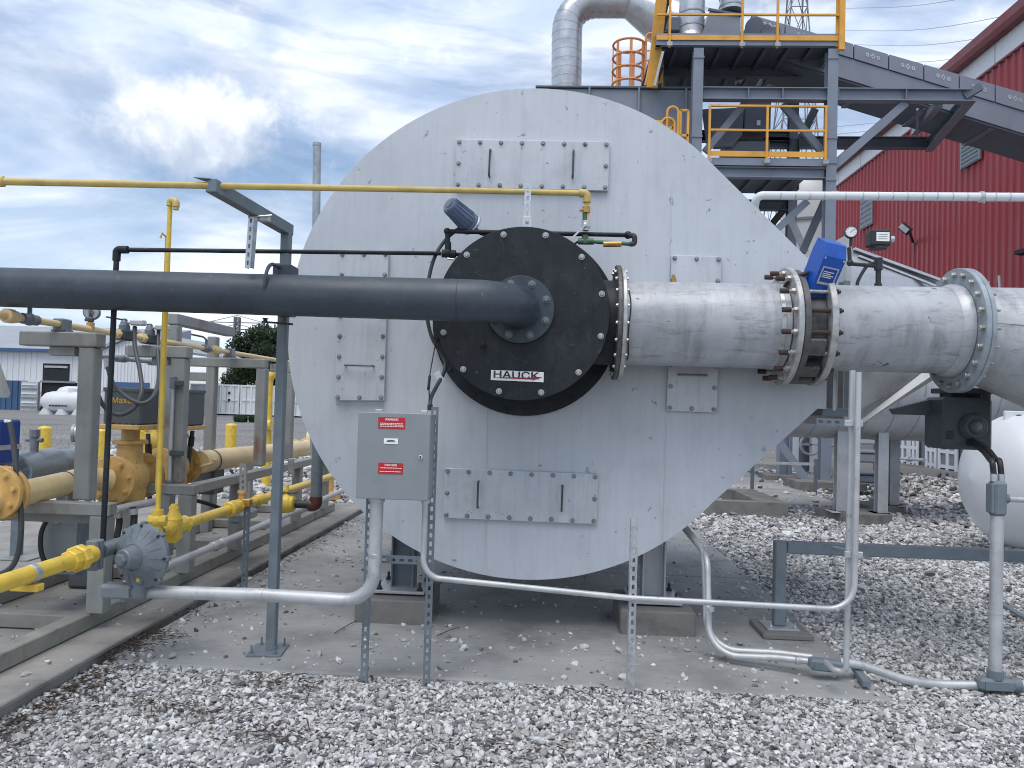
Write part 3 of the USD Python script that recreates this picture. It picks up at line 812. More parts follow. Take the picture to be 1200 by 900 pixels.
# inlet neck toward the pale pipe
AX = V(0, 5.10, 2.157)                             # axis of the pale pipe, along x
xf = PY(725, 378, 5.1)[0]
part(burner, 'inlet_neck', cyl((bc[0] + .2, 5.10, AX[2]), (xf - .03, 5.10, AX[2]), .279, 48), 'black', 25)
q = PY(729, 322, 5.0)
part(burner, 'pressure_tap', J(cyl(q - Z_ * .05, q + Z_ * .012, .010, 10), cyl(q, q + Z_ * .03, .006, 8)), 'rubber')
# name plate with print
np0, np1 = PY(575.5, 434, CV), PY(637, 447.5, CV)
plate_c = (np0 + np1) / 2 - Y_ * .002
w_, h_ = np1[0] - np0[0], np0[2] - np1[2]
npl = part(burner, 'name_plate', cbox(plate_c, V(w_ / 2, 0, -.008 * w_), Y_ * .002, V(0, 0, h_ / 2), .001), 'white', False)
ex_ = V(1, 0, -.016)
part(npl, 'lettering', letters('HAUCK', h_ * .66, plate_c + V(-w_ * .02, -.0022, -h_ * .22), ex_, Z_, True, .001, True, 1.42), 'ink', False)
sw = Polygon([(-.47, -.36), (.30, -.36), (.28, -.5), (.48, -.02), (.30, .02), (.30, -.12), (-.30, -.24)])
part(npl, 'emblem', prism(Polygon([(a * w_, b * h_ * .78) for a, b in sw.exterior.coords]), plate_c + V(0, -.0034, 0), ex_, Z_, -Y_, .0008), 'red_ink', False)

# air filter on a bent stub at upper left of the burner
fa, fb = PY(551, 262, 5.0), PY(527, 240, 4.86)
af = thing('vent_filter', 'ribbed blue grey cone shaped vent filter above the burner', 'filter', fa)
ax_ = unit(fb - fa)
ln = np.linalg.norm(fb - fa) * 1.0
prof = [(0, 0), (.072, 0), (.072, .02), (.062, .024), (.062, .034), (.068, .036), (.054, ln), (.047, ln + .008), (0, ln + .008)]
part(af, 'body', lathe(prof, fa, ax_, 32), 'filter', 25)
_, s_, t_ = axes(ax_)
for k in range(16):
    a = 2 * math.pi * k / 16
    dd = s_ * math.cos(a) + t_ * math.sin(a)
    part(af, 'rib', bar(fa + ax_ * .04 + dd * .068, fa + ax_ * (ln - .01) + dd * .0555, .007, .008, dd), 'filter', False)
part(af, 'cap', cyl(fa + ax_ * (ln + .007), fa + ax_ * (ln + .012), .026, 20), 'regulator')
part(af, 'base_ring', cyl(fa - ax_ * .02, fa + ax_ * .002, .078, 28, bev=.004), 'galv')
part(af, 'stub', tube([fa - ax_ * .01, fa - ax_ * .05, PY(562, 273, 5.05), PY(572, 276, 5.1)], .012, 10, .03), 'rubber')

# ------------------------------------------------------------------ dark pipe coming in from the left
DPR = 0.1225
Xf_ = PY(610, 363, CV)[0]; zf = PY(610, 363, CV)[2]
e0 = V(Xf_ - .34, 4.42, zf)
far = PY(-420, 324.5, 4.78)
dark = thing('air_pipe', 'thick dark blue grey pipe running in from the left and elbowing into the burner', 'pipe', e0)
ce = V(Xf_ - .30, CV - .08, zf)
el = [far, far + (e0 - far) * .5, far + (e0 - far) * .97] + [V(Xf_ - .30 + .30 * math.sin(t), CV - .08 - .30 * math.cos(t), zf) for t in np.linspace(0, math.pi / 2, 14)] + [V(Xf_, CV - .03, zf)]
part(dark, 'pipe', tube(el, DPR, 48, caps=False), 'dark_pipe', True)
wl = e0 + unit(far - e0) * .0
part(dark, 'weld_bead', tube(circle_pts(wl, DPR + .0004, 36, unit(np.cross(e0 - far, Z_)), Z_) + [wl + unit(np.cross(e0 - far, Z_)) * (DPR + .0004)], .002, 6, caps=False), 'dark_pipe')
fc = V(Xf_, CV - .028, zf)
fl = part(dark, 'flange', cyl(fc, fc + Y_ * .027, .212, 48, bev=.003), 'dark_pipe', 25)
for q in circle_pts(fc, .172, 8, X_, Z_, math.radians(22)):
    part(fl, 'bolt', hexb(q, -Y_, .017, .018), 'regulator')

# ------------------------------------------------------------------ pale pipe run with valve to the right
rx = lambda u, y=5.1: PY(u, 384, y)[0]


def xflange(parent, name, x0, x1, r, ri, m, nb, r_b, stud_l, stud_r, start, bm='bolt', br=.014, lab=None):
    f_ = part(parent, name, pipe_wall((x0, 5.10, AX[2]), (x1, 5.10, AX[2]), r, ri, 64, .004), m, 25, lab)
    for k in range(nb):
        a = start + 2 * math.pi * k / nb
        q = V(0, 5.10 + r_b * math.cos(a), AX[2] + r_b * math.sin(a))
        if stud_l:
            part(f_, 'bolt', hexb(q + X_ * x0, -X_, br, br * 1.1, True, stud_l if stud_l is not True else 0), bm)
        if stud_r:
            part(f_, 'bolt', hexb(q + X_ * x1, X_, br, br * 1.1, True, stud_r if stud_r is not True else 0), bm)
    return f_


PR = .277
p1 = thing('supply_pipe', 'stained silver white pipe between burner and blue actuator valve', 'pipe', (xf, 5.1, AX[2]))
xv0, xv1 = rx(917), rx(926)
part(p1, 'pipe', cyl((xf + .02, 5.10, AX[2]), (xv0 - .02, 5.10, AX[2]), PR, 64), 'white_pipe', 25)
xflange(p1, 'rear_flange', xf - .034, xf - .006, .378, .2, 'flange_dark', 20, .345, True, False, .1, 'bolt', .0105, 'dark bolted flange on the burner side')
xflange(p1, 'front_flange', xf - .004, xf + .022, .380, .2, 'flange', 20, .345, False, True, .1, 'bolt', .0105)
# gasket line and rusty marks
part(p1, 'gasket', tube([V(xf + .045 + .006 * math.sin(5 * a), 5.10 + .283 * math.cos(a), AX[2] + .283 * math.sin(a)) for a in np.linspace(math.pi * .75, math.pi * 1.35, 30)], .004, 6), 'rubber')
# weld collar strip in front of the valve
part(p1, 'collar', pipe_wall((xv0 - .085, 5.1, AX[2]), (xv0 - .055, 5.1, AX[2]), PR + .006, .2, 64), 'galv', 25)
xflange(p1, 'valve_flange', xv0 - .012, xv0 + .022, .385, .2, 'flange', 16, .343, .028, False, .19, 'bolt', .0195, 'weathered flange with rusty studs')
for k in range(16):
    a = .19 + 2 * math.pi * k / 16
    q = V(xv0 - .05, 5.10 + .343 * math.cos(a), AX[2] + .343 * math.sin(a))
    part(p1, 'stud', cyl(q, q - X_ * .052, .0165, 12), 'rust')
t_ = PY(789, 331, 5.1)
part(p1, 'test_plug', J(cyl((t_[0], 5.1, AX[2] + PR - .005), (t_[0], 5.1, AX[2] + PR + .025), .02, 6), cyl((t_[0], 5.1, AX[2] + PR + .02), (t_[0], 5.1, AX[2] + PR + .05), .012, 10)), 'brass')

vx0, vx1 = xv0 + .028, rx(953)
valve = thing('butterfly_valve', 'dark worn butterfly valve clamped between two pale pipe flanges', 'valve', (vx0, 5.1, AX[2]))
part(valve, 'body', pipe_wall((vx0, 5.10, AX[2]), (vx1 - .012, 5.10, AX[2]), .300, .24, 56), 'flange_dark', 25)
part(valve, 'body_ring', pipe_wall((vx0 + .001, 5.10, AX[2]), (vx0 + .04, 5.10, AX[2]), .372, .25, 56), 'flange_dark', 25)
for k in range(16):
    a = .19 + 2 * math.pi * k / 16
    q = V(0, 5.10 + .343 * math.cos(a), AX[2] + .343 * math.sin(a))
    part(valve, 'tie_rod', cyl(q + X_ * (vx0 + .042), q + X_ * (vx1 - .012), .014, 10), 'rust' if k % 3 else 'bolt')
for a in (math.radians(262), math.radians(236), math.radians(205)):
    q = V((vx0 + vx1) / 2, 5.10 + .335 * math.cos(a), AX[2] + .335 * math.sin(a))
    part(valve, 'lug', cbox(q, X_ * .055, V(0, -math.sin(a), math.cos(a)) * .05, V(0, math.cos(a), math.sin(a)) * .035, .006), 'flange_dark', False)

p2 = thing('outlet_pipe', 'silver white pipe right of the blue actuator valve ending in a bolted flange', 'pipe', (vx1, 5.1, AX[2]))
xe = rx(1119, 5.1)
part(p2, 'pipe', cyl((vx1 + .02, 5.10, AX[2]), (xe - .02, 5.10, AX[2]), PR + .002, 64), 'white_pipe', 25)
xflange(p2, 'valve_flange', vx1 - .01, vx1 + .03, .382, .2, 'flange', 16, .343, False, .012, .19, 'rust', .0195, 'speckled flange beside the valve')
part(p2, 'hub', lathe([(PR + .003, 0), (PR + .02, .03), (PR + .024, .06), (PR + .024, .07)], (xe - .09, 5.1, AX[2]), X_, 64), 'white_pipe', 25)
xflange(p2, 'end_flange', xe - .016, xe + .016, .402, .2, 'grey_flange', 20, .358, True, False, .05, 'bolt', .0185)
xflange(p2, 'mating_flange', xe + .018, xe + .046, .402, .2, 'grey_flange', 20, .358, False, .02, .05, 'bolt', .0165)
# reducer cone and duct running out of the picture
a0, a1 = V(xe + .047, 5.10, AX[2]), V(xe + .60, 5.08, AX[2] - .115)
duct = thing('white_duct', 'pale metal duct flaring out right of the bolted flange', 'duct', a0)
ex1, r_0, r_1 = unit(a1 - a0), PR + .012, .405
_, s_, t_ = axes(ex1)
part(duct, 'cone', cyl(a0, a1, r_0, 64, r_1), 'white_pipe', 25)
part(duct, 'straight', cyl(a1 + ex1 * .001, a1 + ex1 * 1.8, r_1, 64), 'white_pipe', 25)
part(duct, 'seam', bar(a0 - Y_ * (r_0 + .001) + V(.01, 0, .03), a1 - Y_ * (r_1 + .001) + V(0, 0, .09), .008, .006, Y_), 'galv')

# ------------------------------------------------------------------ blue actuator leaning on the valve
ab, at_ = PY(952, 346, 4.93), PY(975, 290, 4.80)
act = thing('valve_actuator', 'blue boxy actuator leaning over the butterfly valve on the pale pipe', 'actuator', ab)
ax_ = unit(at_ - ab); ln = np.linalg.norm(at_ - ab)
sd = unit(np.cross(ax_, -Y_)); fr = unit(np.cross(sd, ax_))
if sd[0] < 0:
    sd = -sd
fr = unit(np.cross(ax_, sd))
if fr[1] > 0:
    fr = -fr
th = math.radians(13)
fr2 = fr * math.cos(th) + sd * math.sin(th); sd2 = sd * math.cos(th) - fr * math.sin(th)
cen = (ab + at_) / 2
hw, hd, hl = .072, .085, ln / 2 + .03
pts = []
for sa in (-1, 1):
    for sb in (-1, 1):
        pts += [cen - ax_ * hl + sd2 * sa * hw * .97 + fr2 * sb * hd * .97, cen + ax_ * hl * .62 + sd2 * sa * hw + fr2 * sb * hd]
        pts += [cen + ax_ * hl + sd2 * sa * hw * .95 + fr2 * (.035 if sb > 0 else -hd * .95)]
part(act, 'body', hull(pts), 'blue', False)
part(act, 'base_lip', cbox(cen - ax_ * (hl + .008), sd2 * hw * 1.0, fr2 * hd * 1.0, ax_ * .008, .003), 'galv', False)
part(act, 'neck', cyl(cen - ax_ * (hl + .016), cen - ax_ * (hl + .075), .062, 28), 'blue')
lc = cen - ax_ * hl * .02 + fr2 * (hd + .0022) 
npx = part(act, 'rating_plate', cbox(lc, sd2 * .054, ax_ * .056, fr2 * .002, .001), 'galv', False)
part(npx, 'print_field', cbox(lc + fr2 * .0025 + ax_ * .004, sd2 * .045, ax_ * .044, fr2 * .001, .0005), 'navy', False)
for k, (w_, o_) in enumerate([(.034, .022), (.026, .010), (.036, -.001), (.03, -.012)]):
    part(npx, 'print_line', frame_box(lc + fr2 * .0042 + ax_ * (.004 + o_) - sd2 * (.04 - w_), sd2 * w_, ax_ * .0022, fr2 * .0005), 'white', False)
for sa in (-1, 1):
    part(act, 'screw', hexb(cen + ax_ * hl * .55 + sd2 * sa * hw * .86 + fr2 * hd, fr2, .007, .006, False), 'galv')
part(act, 'cable', tube(spline([cen - sd2 * .08 + ax_ * -.02, cen - sd2 * .16 + ax_ * -.08 + Y_ * .06, cen - sd2 * .17 - ax_ * .14 + Y_ * .1, cen - sd2 * .10 - ax_ * .2 + Y_ * .12]), .012, 10), 'rubber')
part(valve, 'stem_yoke', cbox((cen - ax_ * (hl + .1)), sd2 * .05, fr2 * .05, ax_ * .06, .01), 'flange_dark', False)

# pressure gauge and switch standing on the outlet pipe
yb = 5.16
gp = PY(1029, 336, yb)
gs = thing('pressure_switch', 'black box pressure switch on a short black pipe stub above the outlet pipe', 'pressure switch', gp)
sx = gp[0]
part(gs, 'stub', cyl((sx, yb, AX[2] + PR - .02), (sx, yb, AX[2] + PR + .20), .017, 14), 'rubber')
part(gs, 'stub_collar', cyl((sx, yb, AX[2] + PR), (sx, yb, AX[2] + PR + .03), .026, 6), 'rubber')
part(gs, 'tee', cyl((sx, yb, AX[2] + PR + .12), (sx, yb, AX[2] + PR + .2), .026, 14), 'rubber')
hc = PY(1029, 280, yb)
part(gs, 'diaphragm_plate', cyl(hc - Z_ * .068, hc - Z_ * .055, .055, 28), 'rubber')
part(gs, 'housing', cbox(hc, X_ * .068, Y_ * .05, Z_ * .054, .01), 'rubber', False)
part(gs, 'label_plate', cbox(hc + V(.01, -.0515, .004), X_ * .042, Y_ * .0015, Z_ * .03, .001), 'white', False)
for k in range(3):
    part(gs, 'print_line', frame_box(hc + V(.01, -.0535, .02 - k * .015), X_ * .028, Y_ * .0004, Z_ * .0012), 'ink', False)
part(gs, 'conduit_nut', cyl(hc + X_ * .075, hc + X_ * .10, .022, 12), 'galv')
part(gs, 'cable', tube(spline([V(sx - .02, yb, AX[2] + PR + .17), PY(1016, 312, yb), PY(1006, 328, yb), PY(1004, 338, yb)]), .011, 10), 'rubber')
part(gs, 'branch_pipe', tube([V(sx, yb, AX[2] + PR + .145), PY(996, 309, yb), PY(995, 290, yb)], .013, 12, .012), 'rubber')
part(gs, 'branch_elbow', sphere(PY(996, 308, yb), .022, 14), 'rubber')
gq = PY(997.5, 271.5, yb)
gg = thing('pressure_gauge', 'round white dial pressure gauge left of the black switch box', 'gauge', gq)
gn = unit(V(-.25, -1, 0.05))
part(gg, 'case', cyl(gq + gn * -.03, gq, .042, 28, bev=.004), 'rubber')
part(gg, 'bezel', pipe_wall(gq - gn * .004, gq + gn * .006, .043, .036, 28, .002), 'rubber')
dl = part(gg, 'dial', cyl(gq, gq + gn * .002, .0365, 28), 'glass_dial')
gx_ = unit(np.cross(gn, Z_)) * -1; gz_ = unit(np.cross(gx_, gn)); gz_ = gz_ if gz_[2] > 0 else -gz_
for k in range(9):
    a = math.radians(-45 + 270 * k / 8)
    d_ = gx_ * math.cos(a) + gz_ * math.sin(a)
    part(dl, 'tick', bar(gq + gn * .0028 + d_ * .026, gq + gn * .0028 + d_ * .033, .002, .0006, gn), 'ink', False)
part(dl, 'needle', bar(gq + gn * .0036 - gx_ * .008 - gz_ * .006, gq + gn * .0036 + gx_ * .02 + gz_ * .016, .0025, .0006, gn), 'ink', False)
part(gg, 'stem', cyl(gq - Z_ * .04 - gn * .015, gq - Z_ * .095 - gn * .015, .010, 10), 'rubber')

# ------------------------------------------------------------------ tall support post with gallows arm
PXc, PYc = -1.712, 4.80
post = thing('support_post', 'tall grey square steel post with a gallows arm carrying the dark pipe', 'post', (PXc, PYc, 0))
topz = PY(324, 262, PYc)[2]
part(post, 'upright', rb(PXc - .029, PXc + .029, PYc - .029, PYc + .029, .012, topz, .004), 'post_grey', False)
part(post, 'base_plate', cbox((PXc - .02, PYc, .007), V(.105, .012, 0), V(-.012, .115, 0), Z_ * .007, .002), 'post_grey', False)
for sx_ in (-1, 1):
    for sy_ in (-1, 1):
        part(post, 'anchor_bolt', hexb((PXc - .02 + sx_ * .075, PYc + sy_ * .085, .014), Z_, .011, .014, True, .03), 'regulator')
tip = PY(247, 217, 3.98)
arm0 = V(PXc, PYc, topz - .035)
part(post, 'arm', bar(arm0 + unit(arm0 - tip) * .034, tip, .062, .072, b=.004), 'post_grey', False)
q = tip + unit(tip - arm0) * .0
part(post, 'arm_end_plate', hull([q + Z_ * .037, q + Z_ * .033, q + V(-.085, -.02, .037), q + V(-.085, -.02, .033), q + V(-.02, .12, .037), q + V(-.02, .12, .033)]), 'post_grey', False)
pz = PY(321, 335, PYc)[2]
dpx = V(PXc, 4.655, 0)
dp_c = PY(320, 335.5, 4.505)
part(post, 'pipe_clamp', tube([dp_c + V(0, .27, DPR + .012)] + [dp_c + V(0, -(DPR + .008) * math.sin(t) , (DPR + .008) * math.cos(t)) for t in np.linspace(0, math.pi, 22)] + [dp_c + V(0, .27, -DPR - .012)], .011, 8), 'dark_pipe')
part(post, 'clamp_saddle', cbox(dp_c + V(.012, .175, -.0), X_ * .055, Y_ * .085, Z_ * (DPR + .035), .01), 'dark_pipe', False)
part(post, 'clamp_bar', bar(PY(307, 377, 4.73), PY(343, 380, 4.73), .012, .012), 'dark_pipe')
for u in (311, 337):
    part(post, 'clamp_nut', hexb(PY(u, 373 if u < 320 else 367, 4.68), -Z_, .014, .02), 'dark_pipe')
# slotted hanger hung from the arm
f_ = .42
h0 = arm0 + (tip - arm0) * f_
hs0, hs1 = PY(299, 256, h0[1] - .03), PY(294.5, 315, h0[1] - .03)
hang = thing('slotted_hanger', 'short galvanised slotted channel hanging from the gallows arm', 'hanger', hs0)
part(hang, 'channel', strut(hs1, hs0, V(-.35, -1, 0)), 'galv', False)
part(hang, 'beam_clamp', cbox(hs0 + V(.05, .02, .005), X_ * .03, Y_ * .02, Z_ * .018, .004), 'galv', False)
part(hang, 'clamp_bolt', cyl(hs0 + V(-.03, -.03, .0), hs0 + V(.10, .0, .02), .006, 8), 'galv')

# ------------------------------------------------------------------ overhead pilot gas line
YG = 4.95
ya, yb_, yc = PY(-60, 211.5, 3.62), PY(245, 217.5, 4.0), PY(688, 226.5, YG)
r_g = .0185
pg = thing('pilot_gas_pipe', 'thin faded yellow pipe running overhead to the burner', 'pipe', yb_)
part(pg, 'pipe', tube([ya, yb_, PY(560, 223.5, 4.90), yc], r_g, 16), 'pale_yellow')
part(pg, 'coupling', cyl(PY(-4, 212.6, 3.69), PY(5, 212.7, 3.70), .027, 14), 'pale_yellow')
part(pg, 'elbow', tube([yc - X_ * .05, yc, yc - Z_ * .06], r_g * 1.45, 14, .03), 'pale_yellow')
part(pg, 'drop_pipe', cyl(yc - Z_ * .05, PY(687.5, 262, YG), .014, 14), 'yellow')
q = PY(687, 246, YG)
part(pg, 'union', J(cyl(q + Z_ * .02, q - Z_ * .02, .026, 8), cyl(q + V(-.04, -.02, -.01), q + V(0, 0, .01), .008, 8)), 'brass')
q = PY(686.6, 265, YG)
part(pg, 'valve_body', J(cyl(q + Z_ * .035, q - Z_ * .03, .023, 14), sphere(q, .03, 16)), 'galv')
part(pg, 'valve_lever', bar(q + V(.012, -.03, .02), q + V(-.09, -.035, -.09), .012, .004, Y_), 'galv', False)
q0, q1 = PY(686, 252, YG), PY(685.6, 283, YG)
part(pg, 'green_nipple', cyl(q0 + Z_ * .02, q0 - Z_ * .05, .018, 12), 'green')
part(pg, 'green_tee', J(cyl(q1 + Z_ * .04, q1 - Z_ * .015, .021, 12), cyl(q1 - X_ * .045, q1 + X_ * .055, .021, 12)), 'green')
qq = PY(738, 286, YG)
part(pg, 'run_to_burner', cyl(q1 + X_ * .05, qq, .013, 12), 'green')
part(pg, 'tagged_hose_end', cyl(PY(707, 286, YG), PY(728, 286, YG), .019, 14), 'brass')
part(pg, 'return_elbow', tube([qq, qq + X_ * .03, PY(744, 276, YG), PY(738, 276, YG + .02)], .017, 12, .02), 'rubber')
part(pg, 'hose_to_burner', tube(spline([q1 - X_ * .04, PY(676, 284, YG), PY(666, 292, YG + .05)]), .007, 8), 'rubber')

sb0, sb1 = PY(617.5, 268, 4.86), PY(617.5, 215, 4.60)
sb0 = PY(617.5, 270, 4.86); sb1 = V(sb0[0], 4.86, PY(617.5, 215, 4.83)[2])
bs = thing('slotted_bracket', 'upright galvanised slotted bracket holding the yellow pipe above the burner', 'bracket', sb0)
part(bs, 'channel', strut(sb0 + Z_ * .02, sb1, -Y_), 'galv', False)
part(bs, 'angle_plate', cbox(sb0 + V(0, -.036, .03), X_ * .03, Y_ * .004, Z_ * .05, .003), 'galv', False)
part(bs, 'bolt', hexb(sb0 + V(0, -.04, .045), -Y_, .009, .008), 'bolt')
part(bs, 'angle_foot', cbox(sb0 + V(0, .12, -.006), X_ * .03, Y_ * .12, Z_ * .004, .002), 'galv', False)

# ------------------------------------------------------------------ thin black line
YB = 4.93
ba, bb = PY(137, 292.5, 4.62), PY(517, 297, YB)
bl = thing('black_line', 'thin black pipe running level from the left and dropping down to the gas skid', 'pipe', ba)
part(bl, 'level_run', cyl(ba, bb, .0135, 14), 'black')
part(bl, 'corner_elbow', tube([ba + X_ * .07, ba, ba - Z_ * .07], .024, 14, .02), 'black')
part(bl, 'drop', cyl(ba, PY(120, 646, 4.48), .0165, 14), 'black')
part(bl, 'tee', J(cyl(PY(518, 297, YB), PY(534, 298, YB), .026, 14), cyl(PY(525, 297, YB), PY(525, 284, YB), .021, 14), sphere(PY(525, 297, YB), .032, 14)), 'black')
b1, b2 = PY(524, 271, YB), PY(736, 275.5, 5.03)
part(bl, 'riser', cyl(PY(525.5, 294, YB), b1, .016, 12), 'black')
part(bl, 'upper_run', cyl(b1, b2, .0145, 14), 'black')
part(bl, 'upper_elbow', J(sphere(b1, .023, 14), sphere(b2, .026, 14)), 'black')
part(bl, 'side_nipple', cyl(PY(534, 298, YB), PY(560, 299, YB + .1), .012, 12), 'black')
part(bl, 'drain_cock', cyl(PY(524, 303, YB - .02), PY(532, 304, YB - .02), .007, 8), 'galv')

# cables from filter / burner down to the control box
cb = thing('burner_cable', 'black cable hanging from the burner down to the grey control box', 'cable', PY(508, 478, 4.6))
part(cb, 'cable', tube(spline([PY(546, 262, 5.0), PY(525, 278, 4.97), PY(510, 300, 4.95), PY(502, 330, 4.95), PY(500, 365, 4.95), PY(506, 395, 4.97), PY(520, 420, 5.0), PY(521, 434, 4.95), PY(512, 452, 4.75), PY(505, 466, 4.55), PY(504, 478, 4.47)]), .0125, 10), 'hose')
part(cb, 'thin_lead', tube(spline([PY(512, 395, 4.95), PY(508, 415, 4.93), PY(503, 445, 4.75), PY(503, 462, 4.55), PY(504, 478, 4.47)]), .004, 8), 'rubber')
part(cb, 'lead_joint', cyl(PY(503.6, 441, 4.77), PY(502, 456, 4.62), .009, 8), 'rubber')
q = PY(515, 442, 4.86)
part(cb, 'tag', cbox(q - Y_ * .02, V(.016, 0, .012), Y_ * .006, V(-.018, -.006, .03), .002), 'white', False)

# ------------------------------------------------------------------ control box on slotted posts
BY = 4.20
c_ul, c_lr = PY(420, 483, BY), PY(501, 587, BY)
x0, x1, z1, z0 = c_ul[0], PY(505, 480, BY)[0], PY(419, 482.5, BY)[2], c_lr[2]
xl = (PY(419, 482, BY)[0] + PY(417.6, 586, BY)[0]) / 2
ctl = thing('control_box', 'grey steel control box with two red warning labels in front of the vessel', 'control box', ((x0 + x1) / 2, BY, z0))
part(ctl, 'body', rb(xl + .004, x1 - .004, BY + .018, BY + .205, z0 + .004, z1 - .004, .004), 'box_grey', False)
part(ctl, 'door', rb(xl, x1, BY, BY + .016, z0, z1, .004), 'box_grey', False)


def label_plate(u0, v0, u1, v1, m, name, label=None):
    a, b, c = PY(u0, v0, BY - .001), PY(u1, v0, BY - .001), PY(u0, v1, BY - .001)
    w, h = b[0] - a[0], a[2] - c[2]
    cc = V((a[0] + b[0]) / 2, BY - .0012, (a[2] + c[2]) / 2)
    return part(ctl, name, cbox(cc, X_ * w / 2, Y_ * .001, Z_ * h / 2, .0004), m, False, label), cc, w, h


lr_ = np.random.default_rng(3)
for (u0, v0, u1, v1, head, lines) in [(443.5, 488.5, 475, 502, 'WARNING', [-.10, -.22, -.36]), (443.5, 542, 472.5, 555, 'CAUTION', [-.02, -.34])]:
    lp_, cc, w, h = label_plate(u0, v0, u1, v1, 'redlabel', 'warning_label', f'red label headed {head}')
    part(lp_, 'heading', letters(head, h * .17, cc + V(0, -.0014, h * .22), X_, Z_, True, .0006, True), 'white', False)
    seg = []
    for o in lines:
        x = -w * .43
        while x < w * .40:
            ww = w * lr_.uniform(.03, .10)
            seg.append(frame_box(cc + V(x + ww / 2, -.0014, o * h + h * .06), X_ * ww / 2, Y_ * .0003, Z_ * h * .03))
            x += ww + w * .022
    part(lp_, 'small_print', J(seg), 'white', False)
lp_, cc, w, h = label_plate(450, 513.5, 466.5, 520, 'white', 'name_label', 'small white name label')
part(lp_, 'print', J([frame_box(cc + V(0, -.0014, o * h), X_ * w * q_, Y_ * .0003, Z_ * h * .07) for o, q_ in ((.14, .26), (-.08, .32))]), 'ink', False)
q = PY(492.7, 536, BY)
lk = part(ctl, 'lock', cyl(q, q - Y_ * .006, .0135, 20, bev=.002), 'galv')
part(lk, 'key_slot', frame_box(q - Y_ * .0068, X_ * .003, Y_ * .0008, Z_ * .008), 'ink', False)
part(ctl, 'cable_gland', cyl(PY(504, 481, 4.42) - Z_ * .0, PY(504, 474, 4.42), .016, 12), 'rubber')
for sx_ in (.17, .83):
    part(ctl, 'rear_lug', rb(xl + (x1 - xl) * sx_ - .02, xl + (x1 - xl) * sx_ + .02, BY + .19, BY + .2, z1 - .001, z1 + .016, .002), 'galv', False)
SY = BY + .215
stand = thing('strut_frame', 'slotted steel channel frame carrying the grey control box', 'frame', (xl, SY, GZ))
sl0, sl1 = V(PY(430.2, 700, SY)[0], SY, GZ - .05), V(PY(506, 600, SY)[0], SY, GZ - .05)
part(stand, 'upright', strut(sl0 + Y_ * .0, V(sl0[0], SY, z1 - .02), V(.12, -1, 0)), 'post_grey', False)
part(stand, 'upright', strut(sl1, V(sl1[0] + .0, SY, PY(512, 477, SY)[2]), V(.12, -1, 0)), 'post_grey', False)
zc = PY(470, 655, SY)[2]
part(stand, 'crossbar', strut(V(sl0[0] + .022, SY - .002, zc), V(sl1[0] - .022, SY - .002, zc), -Y_ + Z_ * .001), 'post_grey', False)
for sx_, n_ in ((sl0[0], 0), (sl1[0], 1)):
    part(stand, 'joint_bolt', hexb((sx_, SY - .001 + (-.03), zc), -Y_, .008, .008), 'galv')
lone0, lone1 = V(PY(738.5, 760, 4.44)[0], 4.43, GZ - .05), PY(742.5, 607, 4.43)
ls = thing('slotted_upright', 'lone slotted channel upright right of centre propping the thin conduit', 'upright', lone0)
part(ls, 'channel', strut(lone0, V(lone0[0], 4.43, lone1[2]), V(.1, -1, 0)), 'galv', False)
part(ls, 'conduit_strap', tube(circle_pts(V(lone0[0], 4.385, PY(740, 702, 4.385)[2]), .017, 12, Y_, Z_)[:9], .003, 6), 'galv')

# thick conduit from the fitting under the regulator up into the box
ck = thing('thick_conduit', 'thick pale conduit sweeping from the gas regulator up into the control box', 'conduit', PY(430, 700, 4.28))
cp = [PY(172, 693.5, 4.40), PY(300, 697, 4.34), PY(441, 707, 4.28), PY(441.5, 590, 4.28)]
cp[2] = V(cp[3][0], 4.28, PY(441, 705, 4.28)[2]); cp[3] = V(cp[3][0], 4.28, z0 - .001)
part(ck, 'pipe', tube(cp, .0375, 24, .17, 12), 'conduit')
part(ck, 'coupling', cyl(PY(306, 697.3, 4.337), PY(310, 697.4, 4.336), .0395, 24), 'conduit')
part(ck, 'strap', pipe_wall(cp[3] - Z_ * .33, cp[3] - Z_ * .31, .040, .036, 24, .001), 'galv')
part(ck, 'box_nut', cyl(cp[3] - Z_ * .022, cp[3] - Z_ * .002, .046, 12), 'galv')
cb0 = PY(141, 692, 4.42)
cf = thing('oblong_fitting', 'grey oblong conduit fitting with a raised cover below the regulator', 'conduit fitting', cb0)
part(cf, 'body', cbox(cb0, X_ * .105, Y_ * .05, Z_ * .042, .018), 'box_grey', False)
part(cf, 'cover', cbox(cb0 - Y_ * .053, X_ * .085, Y_ * .006, Z_ * .028, .006), 'box_grey', False)
part(cf, 'hub', cyl(cb0 + X_ * .095, PY(170, 693.4, 4.40), .046, 20, bev=.004), 'box_grey')
part(cf, 'stub', cyl(cb0 - Z_ * .03 + X_ * .03, cb0 - Z_ * .06 + X_ * .03, .03, 6), 'box_grey')

# thin conduit: box - along the front - up the right-hand pair
cn = thing('thin_conduit', 'thin bright conduit running from the control box along the front and up at right', 'conduit', PY(700, 690, 4.38))
t0_ = V(PY(498.5, 590, 4.30)[0], 4.30, z0 - .002)
w1 = PY(1003.5, 560, 4.40)
tp = [t0_, V(t0_[0] - .003, 4.31, PY(496, 676, 4.31)[2]), PY(740, 701, 4.385), V(w1[0], 4.40, PY(1003, 715, 4.40)[2]), V(w1[0] + .003, 4.40, PY(1005, 436, 4.4)[2])]
part(cn, 'pipe', tube(tp, .0165, 18, [.11, 1.0, .14], 10), 'conduit')
part(cn, 'box_nut', cyl(t0_, t0_ - Z_ * .025, .024, 10), 'galv')
for u in (505, 980):
    part(cn, 'coupling', cyl(PY(u - 2, 713.7 if u > 900 else 676, 4.40), PY(u + 2, 714 if u > 900 else 677, 4.40), .019, 16), 'galv') if u > 900 else None
